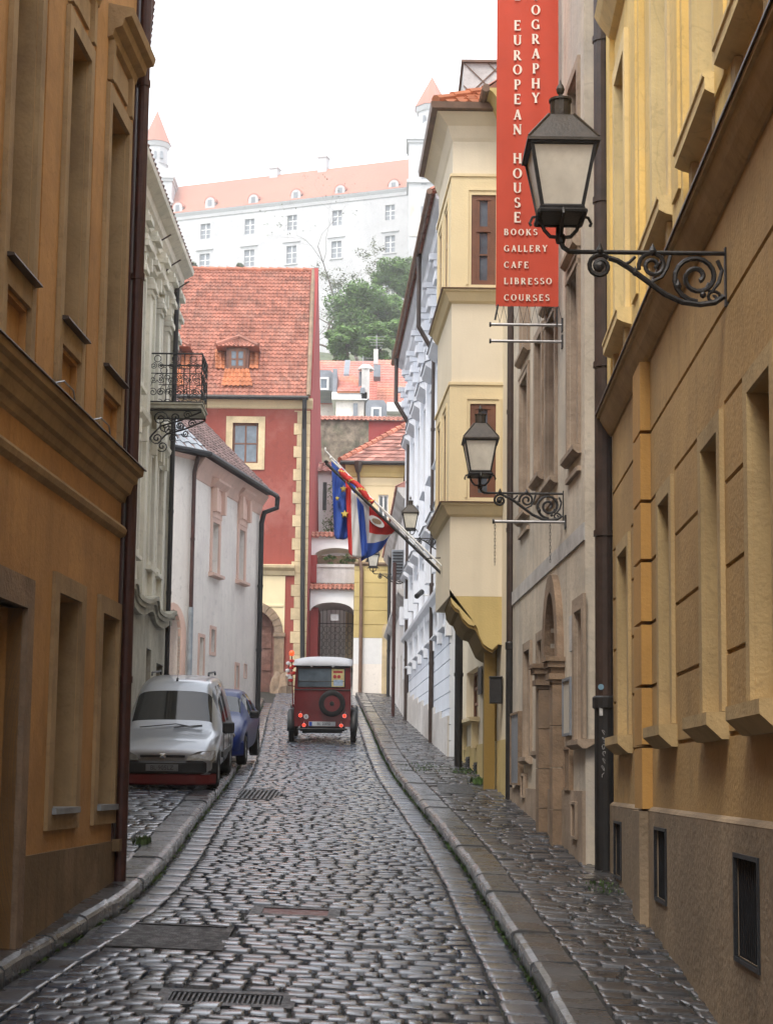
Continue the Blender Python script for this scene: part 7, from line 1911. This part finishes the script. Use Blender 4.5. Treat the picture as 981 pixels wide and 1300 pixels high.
def bumper(root, name, m, w_, yf, z0, z1, dep=.12, wrap=.5, t=.05, sgn=-1):
    mb = MB(); n = 16; ring = []
    for i in range(n+1):
        u = -1+2*i/n; x = w_*math.sin(u*PI/2)**1 if False else w_*u
        y = yf*1.0 - sgn*(abs(u)**5)*wrap*.45
        ring.append((x*(1-.0*abs(u)), y))
    vs = []
    for x, y in ring: vs += [(x*.985, y-sgn*.03, z0), (x, y, z0+.03), (x, y, z1-.03), (x*.985, y-sgn*.03, z1), (x*.9, y-sgn*.3, z1), (x*.9, y-sgn*.3, z0)]
    mb.mesh(vs, [(i*6+k, i*6+(k+1) % 6, (i+1)*6+(k+1) % 6, (i+1)*6+k) for i in range(n) for k in range(6)]+[tuple(range(6)), tuple(n*6+k for k in reversed(range(6)))])
    return lb(mb, name, m, root, smooth=False)
def place(root, x, d, rz, sw):
    root.location = (x, d, gz(x, d)+sw); e = 1.4
    pitch = math.atan2(gz(x, d+e)-gz(x, d-e), 2*e); root.rotation_euler = (pitch if abs(rz) < 1.5 else pitch, -.03*0, rz)
# --- silver van, nose towards the camera (-Y local)
van = thing('parked_van', 'silver van with a black bumper and dark red valance, parked on the left pavement', 'van', (0, 0, 0), world=False)
ST = [(-2.03, .72, .24, .56, .62, .62), (-1.99, .80, .20, .62, .70, .68), (-1.82, .84, .20, .70, .79, .70), (-1.62, .86, .56, .76, .85, .70), (-1.30, .86, .58, .81, .90, .70), (-1.05, .86, .56, .85, .94, .70), (-.94, .86, .22, .87, .96, .70), (-.84, .86, .22, .89, 1.0, .69),
      (-.18, .86, .24, .98, 1.72, .62), (-.02, .86, .24, .98, 1.80, .62), (.55, .86, .24, .98, 1.85, .63), (.62, .86, .24, .98, 1.85, .63), (.95, .86, .24, .98, 1.86, .64), (1.05, .86, .58, .98, 1.86, .64), (1.35, .86, .60, .98, 1.86, .64), (1.65, .86, .58, .98, 1.85, .64), (1.75, .86, .26, .98, 1.84, .64), (2.02, .85, .28, .98, 1.80, .64), (2.06, .80, .32, .98, 1.74, .60)]
def vc(i, j):
    if i == 7 and j in (7, 8, 9): return 1
    if i in (8, 9) and j in (5, 6): return 2
    if i == 11 or i == 12:
        if j in (5, 6): return 2
    return 0
loft(ST, vc, 'van', van, ['paint_silver', 'carglass', 'carglass'], ['body', 'windshield', 'side_window'])
bumper(van, 'bumper', 'bumper_black', .86, -2.12, .28, .50, wrap=.5)
bumper(van, 'valance', 'bumper_red', .85, -2.10, .09, .285, wrap=.5)
mb = MB(); mb.box(-.36, .36, -2.075, -1.95, .56, .60); mb.box(-.8, .8, -1.4, -1.2, .2, .3); lb(mb, 'grille', 'grille', van)
for s_ in (-1, 1):
    mb = MB(); pts = [(.38, .52), (.42, .59), (.58, .665), (.83, .675), (.84, .56), (.78, .51)]
    vs = []
    for x, z in pts:
        y = -2.15+.13*(x/.8)**3
        vs.append((s_*x, y+(z-.52)*.5, z))
    n = len(vs); vs += [(x, y+.12, z) for x, y, z in vs]
    mb.mesh(vs, [tuple(range(n)), tuple(range(2*n-1, n-1, -1))]+[(k, (k+1) % n, n+(k+1) % n, n+k) for k in range(n)]); o = lb(mb, 'headlight', 'headlamp', van)
    mb = MB(); mb.lathe([(.0, -.004), (.05, -.004), (.045, .01), (0, .01)], 14, (s_*.62, -1.98, .60), axis='y'); lb(mb, 'bulb', 'chrome', o)
    mb = MB(); mb.box(min(s_*.86, s_*1.06), max(s_*.86, s_*1.06), -.86, -.74, .90, 1.10); o = lb(mb, 'mirror', 'bumper_black', van, bevel=.03)
    mb = MB(); mb.tube([(s_*.868, -.55, 1.0), (s_*.868, -.55, .35)], .006, 4); mb.tube([(s_*.868, .55, 1.0), (s_*.868, .55, .35)], .006, 4); mb.box(min(s_*.868, s_*.88), max(s_*.868, s_*.88), -.2, -.04, .84, .88); lb(mb, 'door_handle', 'bumper_black', van)
    mb = MB(); mb.box(min(s_*.85, s_*.885), max(s_*.85, s_*.885), -.9, .95, .48, .58); lb(mb, 'side_moulding', 'bumper_black', van)
    for y in (-1.33, 1.33): wheel(van, s_*.76, y, .30, .19, side=s_)
mb = MB(); mb.tube([(-.52, -.93, 1.00), (.08, -.86, 1.06), (.36, -.84, 1.01)], .010, 5); mb.tube([(.05, -.93, 1.0), (.52, -.84, 1.04)], .010, 5); lb(mb, 'wiper', 'bumper_black', van)
mb = MB(); mb.tube([(0, .0, 1.80), (0, .05, 1.84)], .02, 6); mb.tube([(0, .03, 1.82), (0, .22, 1.98)], .004, 4); lb(mb, 'antenna', 'bumper_black', van)
mb = MB()
for s_ in (-1, 1): mb.tube([(s_*.50, .5, 1.88), (s_*.50, .55, 1.93), (s_*.50, 1.85, 1.92), (s_*.50, 1.9, 1.86)], .018, 6)
lb(mb, 'roof_rack', 'bumper_black', van)
mb = MB(); mb.mesh([(-.05, -2.085, .555), (.05, -2.085, .555), (.045, -2.04, .63), (-.045, -2.04, .63), (0, -2.10, .59)], [(0, 1, 4), (1, 2, 4), (2, 3, 4), (3, 0, 4)]); lb(mb, 'badge', 'chrome', van)
mb = MB(); mb.box(-.26, .26, -2.150, -2.125, .335, .445); o = lb(mb, 'number_plate', 'plate_d', van, bevel=.004)
txt('plate_lettering', 'BL·905LZ', .105, 'bumper_black', o, (0, -2.1525, .39), sx=.9)
place(van, -3.62, 28.95, R(1.2), SW-.02); van.scale = (1, 1, .95)
# --- blue car behind
car = thing('parked_car', 'dark blue hatchback mostly hidden behind the silver van', 'car', (0, 0, 0), world=False)
ST = [(-1.95, .62, .30, .50, .54, .5), (-1.88, .76, .22, .60, .65, .62), (-1.65, .81, .22, .68, .74, .66), (-1.5, .82, .56, .72, .80, .66), (-1.2, .82, .58, .77, .86, .66), (-.95, .82, .55, .80, .90, .66), (-.85, .82, .2, .82, .93, .66), (-.75, .82, .2, .83, .95, .66),
      (-.02, .82, .2, .86, 1.36, .56), (.12, .82, .2, .87, 1.40, .56), (.5, .82, .2, .87, 1.42, .57), (.57, .82, .2, .87, 1.42, .57), (1.0, .82, .2, .88, 1.40, .56), (1.1, .82, .54, .89, 1.39, .56), (1.35, .82, .56, .9, 1.36, .55), (1.6, .81, .52, .9, 1.26, .54), (1.72, .80, .26, .9, 1.12, .56), (1.90, .74, .3, .86, .95, .58), (1.93, .66, .4, .80, .86, .5)]
loft(ST, lambda i, j: 1 if (i == 7 and j in (7, 8, 9)) else 2 if (i in (8, 9, 11, 12) and j in (5, 6)) else 1 if (i in (14, 15) and j in (8, 9)) else 0, 'car', car, ['paint_blue', 'carglass', 'carglass'], ['body', 'windshield', 'side_window'])
bumper(car, 'bumper', 'paint_blue', .82, -2.0, .22, .50, wrap=.6)
for s_ in (-1, 1):
    mb = MB(); mb.lathe([(0, -.06), (.07, -.05), (.09, .0), (.08, .06), (0, .08)], 12, (s_*.58, -1.86, .60), axis='y'); lb(mb, 'headlight', 'headlamp', car)
    mb = MB(); mb.box(min(s_*.82, s_*1.0), max(s_*.82, s_*1.0), -.62, -.52, .88, 1.03); lb(mb, 'mirror', 'bumper_black', car, bevel=.03)
    for y in (-1.22, 1.3): wheel(car, s_*.73, y, .29, .18, side=s_)
mb = MB(); mb.box(-.45, .45, -1.99, -1.9, .50, .56); lb(mb, 'grille', 'grille', car)
mb = MB(); mb.box(-.26, .26, -2.022, -2.008, .34, .45); lb(mb, 'number_plate', 'plate_w', car)
place(car, -3.50, 33.8, R(-1), 0.08)
# --- vintage red car, tail towards the camera
vin = thing('vintage_car', 'dark red vintage car with a white roof and a spare wheel on its back', 'vintage car', (0, 0, 0), world=False)
def rbox(mb, x0, x1, y0, y1, z0, z1): mb.box(x0, x1, y0, y1, z0, z1)
W = .70
mb = MB()  # cabin shell with a rear window opening (built as panels)
sec = lambda y, w_, z0, z1, wt: [(-w_, y, z0), (w_, y, z0), (w_, y, z0+(z1-z0)*.55), (wt, y, z1), (-wt, y, z1), (-w_, y, z0+(z1-z0)*.55)]
a = sec(0, .70, .42, 1.96, .66); b = sec(2.0, .70, .42, 1.96, .66)
x0_, x1_, z0_, z1_ = -.61, .55, 1.40, 1.86
# rear wall with the window hole, slight tumblehome
for (p0, p1, p2, p3) in (((-.70, .42), (.70, .42), (.69, z0_), (-.69, z0_)), ((-.69, z0_), (x0_, z0_), (x0_, z1_), (-.665, z1_)), ((x1_, z0_), (.69, z0_), (.665, z1_), (x1_, z1_)), ((-.665, z1_), (.665, z1_), (.66, 1.96), (-.66, 1.96))):
    mb.mesh([(p[0], y, p[1]) for y in (0, .03) for p in (p0, p1, p2, p3)], [(0, 1, 2, 3), (7, 6, 5, 4), (0, 4, 5, 1), (1, 5, 6, 2), (2, 6, 7, 3), (3, 7, 4, 0)])
for s_ in (-1, 1):
    mb.box8([(s_*.70, .0, .42), (s_*.67, .0, .42), (s_*.67, 2., .42), (s_*.70, 2., .42), (s_*.70, .0, 1.36), (s_*.67, .0, 1.36), (s_*.67, 2., 1.36), (s_*.70, 2., 1.36)])
    for y0_, y1_ in ((0, .22), (.95, 1.05), (1.9, 2.0)): mb.box8([(s_*.70, y0_, 1.36), (s_*.67, y0_, 1.36), (s_*.67, y1_, 1.36), (s_*.70, y1_, 1.36), (s_*.66, y0_, 1.96), (s_*.63, y0_, 1.96), (s_*.63, y1_, 1.96), (s_*.66, y1_, 1.96)])
mb.box(-.67, .67, .03, 2.0, .42, .46)
lb(mb, 'body', 'paint_red', vin, bevel=.012)
mb = MB(); mb.tube([(-.70, -.012, 1.33), (.70, -.012, 1.33)], .012, 6); mb.tube([(-.66, -.012, 1.90), (.66, -.012, 1.90)], .02, 6); lb(mb, 'body_trim', 'bumper_black', vin)
mb = MB(); mb.box(x0_-.01, x1_+.01, .012, .02, z0_-.01, z1_+.01); lb(mb, 'rear_window', 'glassgrey', vin)
mb = MB(); frame_pts = [(x0_, z0_), (x1_, z0_), (x1_, z1_), (x0_, z1_), (x0_, z0_)]
mb.tube([(x, -.005, z) for x, z in frame_pts], .014, 6); mb.tube([(x0_, .005, 1.54), (x1_-.02, .005, 1.54)], .01, 5); lb(mb, 'window_trim', 'bumper_black', vin)
mb = MB()  # white domed roof
n = 10; vs = []
for j, (y, zz_) in enumerate(((-.06, 1.93), (-.05, 2.01), (0.05, 2.08), (.6, 2.13), (1.5, 2.13), (2.1, 2.08), (2.25, 2.01), (2.27, 1.95))):
    for i in range(n+1):
        u = -1+2*i/n; vs.append((.72*u, y, zz_-(.07*abs(u)**3 if zz_ > 2 else 0)))
m_ = len(vs); vs += [(x, y, 1.925) for x, y, z in vs]
fs = [(j*(n+1)+i, j*(n+1)+i+1, (j+1)*(n+1)+i+1, (j+1)*(n+1)+i) for j in range(7) for i in range(n)]
fs += [(m_+(j+1)*(n+1)+i, m_+(j+1)*(n+1)+i+1, m_+j*(n+1)+i+1, m_+j*(n+1)+i) for j in range(7) for i in range(n)]
fs += [(i+1, i, m_+i, m_+i+1) for i in range(n)]+[(7*(n+1)+i, 7*(n+1)+i+1, m_+7*(n+1)+i+1, m_+7*(n+1)+i) for i in range(n)]
fs += [(j*(n+1), (j+1)*(n+1), m_+(j+1)*(n+1), m_+j*(n+1)) for j in range(7)]+[((j+1)*(n+1)+n, j*(n+1)+n, m_+j*(n+1)+n, m_+(j+1)*(n+1)+n) for j in range(7)]
mb.mesh(vs, fs); lb(mb, 'roof', 'white_top', vin, smooth=True)
mb = MB()
for x in (-.28, .25): mb.lathe([(0, -.03), (.03, -.03), (.03, .0), (0, .0)], 10, (x, -.01, 1.915), axis='y')
lb(mb, 'roof_stud', 'chrome', vin)
# poster in the rear window
M['poster'] = mat('poster_paper', (.62, .52, .25), .7, .2, 6, 0); M['poster_blue'] = mat('poster_blue', (.35, .45, .6), .7, .2, 14, 0); M['poster_red'] = mat('poster_red', (.4, .04, .05), .7, .1, 6, 0)
mb = MB(); mb.box(.22, .53, .000, .005, 1.41, 1.85); o = lb(mb, 'poster', 'poster', vin)
mb = MB(); mb.box(.27, .50, -.004, -.001, 1.43, 1.58); lb(mb, 'poster_picture', 'poster_blue', o)
mb = MB(); mb.lathe([(0, -.004), (.045, -.004), (.045, 0), (0, 0)], 12, (.30, -.002, 1.66), axis='y'); mb.lathe([(0, -.004), (.045, -.004), (.045, 0), (0, 0)], 12, (.40, -.002, 1.66), axis='y'); mb.box(.26, .49, -.004, -.001, 1.75, 1.80); lb(mb, 'poster_emblem', 'poster_red', o)
# spare wheel
mb = MB(); c = (.24, -.12, 1.0); mb.lathe([(.20, -.07), (.29, -.085), (.325, -.05), (.33, 0), (.325, .05), (.29, .08), (.20, .07)], 30, c, axis='y', cap=False); o = lb(mb, 'spare_wheel', 'rubber', vin, smooth=True)
mb = MB(); mb.lathe([(.21, -.06), (.20, -.045), (.12, -.03), (.07, -.055), (.0, -.07)], 24, c, axis='y'); mb.lathe([(.21, .05), (0, .05)], 24, c, axis='y')
lb(mb, 'spare_rim', 'paint_red', o)
mb = MB(); mb.lathe([(0, -.10), (.055, -.09), (.06, -.04), (0, -.03)], 14, c, axis='y'); mb.tube([(-.2+.24, -.07, 1.0), (.44, -.07, 1.0)], .008, 5); lb(mb, 'hub', 'bumper_black', o)
for x, z, r_a in ((-.54, .69, .045), (.55, .69, .045), (-.45, .45, .04), (.47, .45, .04)):
    mb = MB(); mb.lathe([(0, -.05), (r_a*.8, -.045), (r_a, -.02), (r_a, .0)], 14, (x, -.01, z), axis='y'); o = lb(mb, 'tail_light', 'tail_lit', vin)
    mb = MB(); mb.lathe([(r_a*1.05, -.01), (r_a*1.25, -.01), (r_a*1.25, .012), (r_a*1.05, .012)], 14, (x, -.01, z), axis='y'); mb.tube([(x, -.01, z+r_a*1.2), (x, -.0, z+r_a*2.4)], .014, 6); lb(mb, 'lamp_ring', 'chrome', o)
mb = MB(); mb.lathe([(0, -.012), (.06, -.012), (.062, 0), (0, 0)], 18, (-.40, -.002, .66), axis='y'); o = lb(mb, 'round_badge', 'plate_w', vin)
txt('badge_lettering', '6', .08, 'bumper_black', o, (-.40, -.0165, .66))
mb = MB(); mb.box(-.33, .33, -.03, -.015, .43, .54); o = lb(mb, 'number_plate', 'plate_w', vin, bevel=.004)
mb = MB(); mb.box(-.32, -.25, -.033, -.029, .435, .535); lb(mb, 'plate_band', 'flag_blue', o)
txt('plate_lettering', 'BL·200SI', .10, 'bumper_black', o, (.04, -.033, .485), sx=.95)
mb = MB(); mb.tube([(-.62, -.04, .36), (.62, -.04, .36)], .025, 8); mb.tube([(-.5, .1, .30), (.5, .1, .30)], .05, 8); mb.box(-.55, .55, .05, 1.9, .30, .41); lb(mb, 'rear_axle', 'bumper_black', vin)
# fenders, running boards, wheels
for s_ in (-1, 1):
    for yc in (.42, 2.75):
        mb = MB(); vs = []; n = 12
        for k in range(n+1):
            t = PI*(1.04-1.1*k/n)
            for x, dz in ((.69, 0), (.80, .02), (.86, -.01), (.87, -.05)):
                r_a = .46+dz; vs.append((s_*x, yc-r_a*math.cos(t)*-1, .36+r_a*math.sin(t)))
        mb.mesh(vs, [(k*4+i, k*4+i+1, (k+1)*4+i+1, (k+1)*4+i) for k in range(n) for i in range(3)]); o = lb(mb, 'fender', 'bumper_black', vin, smooth=True)
        sd_ = o.modifiers.new('t', 'SOLIDIFY'); sd_.thickness = .02
        wheel(vin, s_*.77, yc, .36, .13, hub='paint_red', side=s_)
    mb = MB(); mb.box(min(s_*.70, s_*.86), max(s_*.70, s_*.86), .88, 2.35, .38, .41); lb(mb, 'running_board', 'bumper_black', vin)
    mb = MB(); mb.lathe([(0, -.04), (.05, -.03), (.06, .03), (0, .05)], 12, (s_*.76, .35, .90), axis='y'); lb(mb, 'side_light', 'chrome', vin)
mb = MB(); vs = []
for y, w_, h0, h1 in ((2.0, .55, .5, 1.28), (2.4, .46, .5, 1.24), (3.2, .36, .5, 1.16), (3.25, .34, .5, 1.14)):
    vs += [(-w_, y, h0), (w_, y, h0), (w_, y, h1-.12), (w_*.6, y, h1), (-w_*.6, y, h1), (-w_, y, h1-.12)]
mb.mesh(vs, [(k*6+i, k*6+(i+1) % 6, (k+1)*6+(i+1) % 6, (k+1)*6+i) for k in range(3) for i in range(6)]+[tuple(range(6)), tuple(18+i for i in reversed(range(6)))]); lb(mb, 'bonnet', 'paint_red', vin)
mb = MB(); mb.box(-.62, .62, 1.96, 1.975, 1.40, 1.9); lb(mb, 'windshield', 'carglass', vin)
mb = MB(); mb.box(-.6, .6, .9, 1.05, .5, 1.5); mb.box(-.6, .6, .3, .4, .5, 1.35); lb(mb, 'seat', 'seat_dark', vin)
mb = MB(); mb.tube([(-.74, .12, .9), (-.76, .12, 1.6), (-.78, .1, 2.15)], .016, 6); mb.tube([(-.70, .25, 1.4), (-.86, .2, 1.42), (-.86, .2, 2.0)], .014, 6); o = lb(mb, 'marker_pole', 'paint_red', vin)
mb = MB(); mb.lathe([(0, 0), (.06, .02), (.07, .08), (.05, .13), (0, .15)], 12, (-.78, .1, 2.15)); lb(mb, 'marker_lamp', 'amber_lit', o, smooth=True)
mb = MB(); random.seed(9)
for k in range(9):
    c = Vector((-.80+random.uniform(-.08, .1), .12, 1.55+k*.06)); mb.lathe([(0, -.05), (.06, -.02), (.06, .03), (0, .05)], 7, c)
for i in range(len(mb.f)): mb.m[i] = (i//28) % 2
lb(mb, 'striped_pennant', 'x', vin) if False else build('striped_pennant', mb, ['flag_red', 'white'], vin, origin=(0, 0, 0))
vx = ray(408.5, 948)[0]*41.2
place(vin, vx, 41.2, R(.6), 0)
print('vin', vin.location, 'kerbs', kl(42), kr(42))
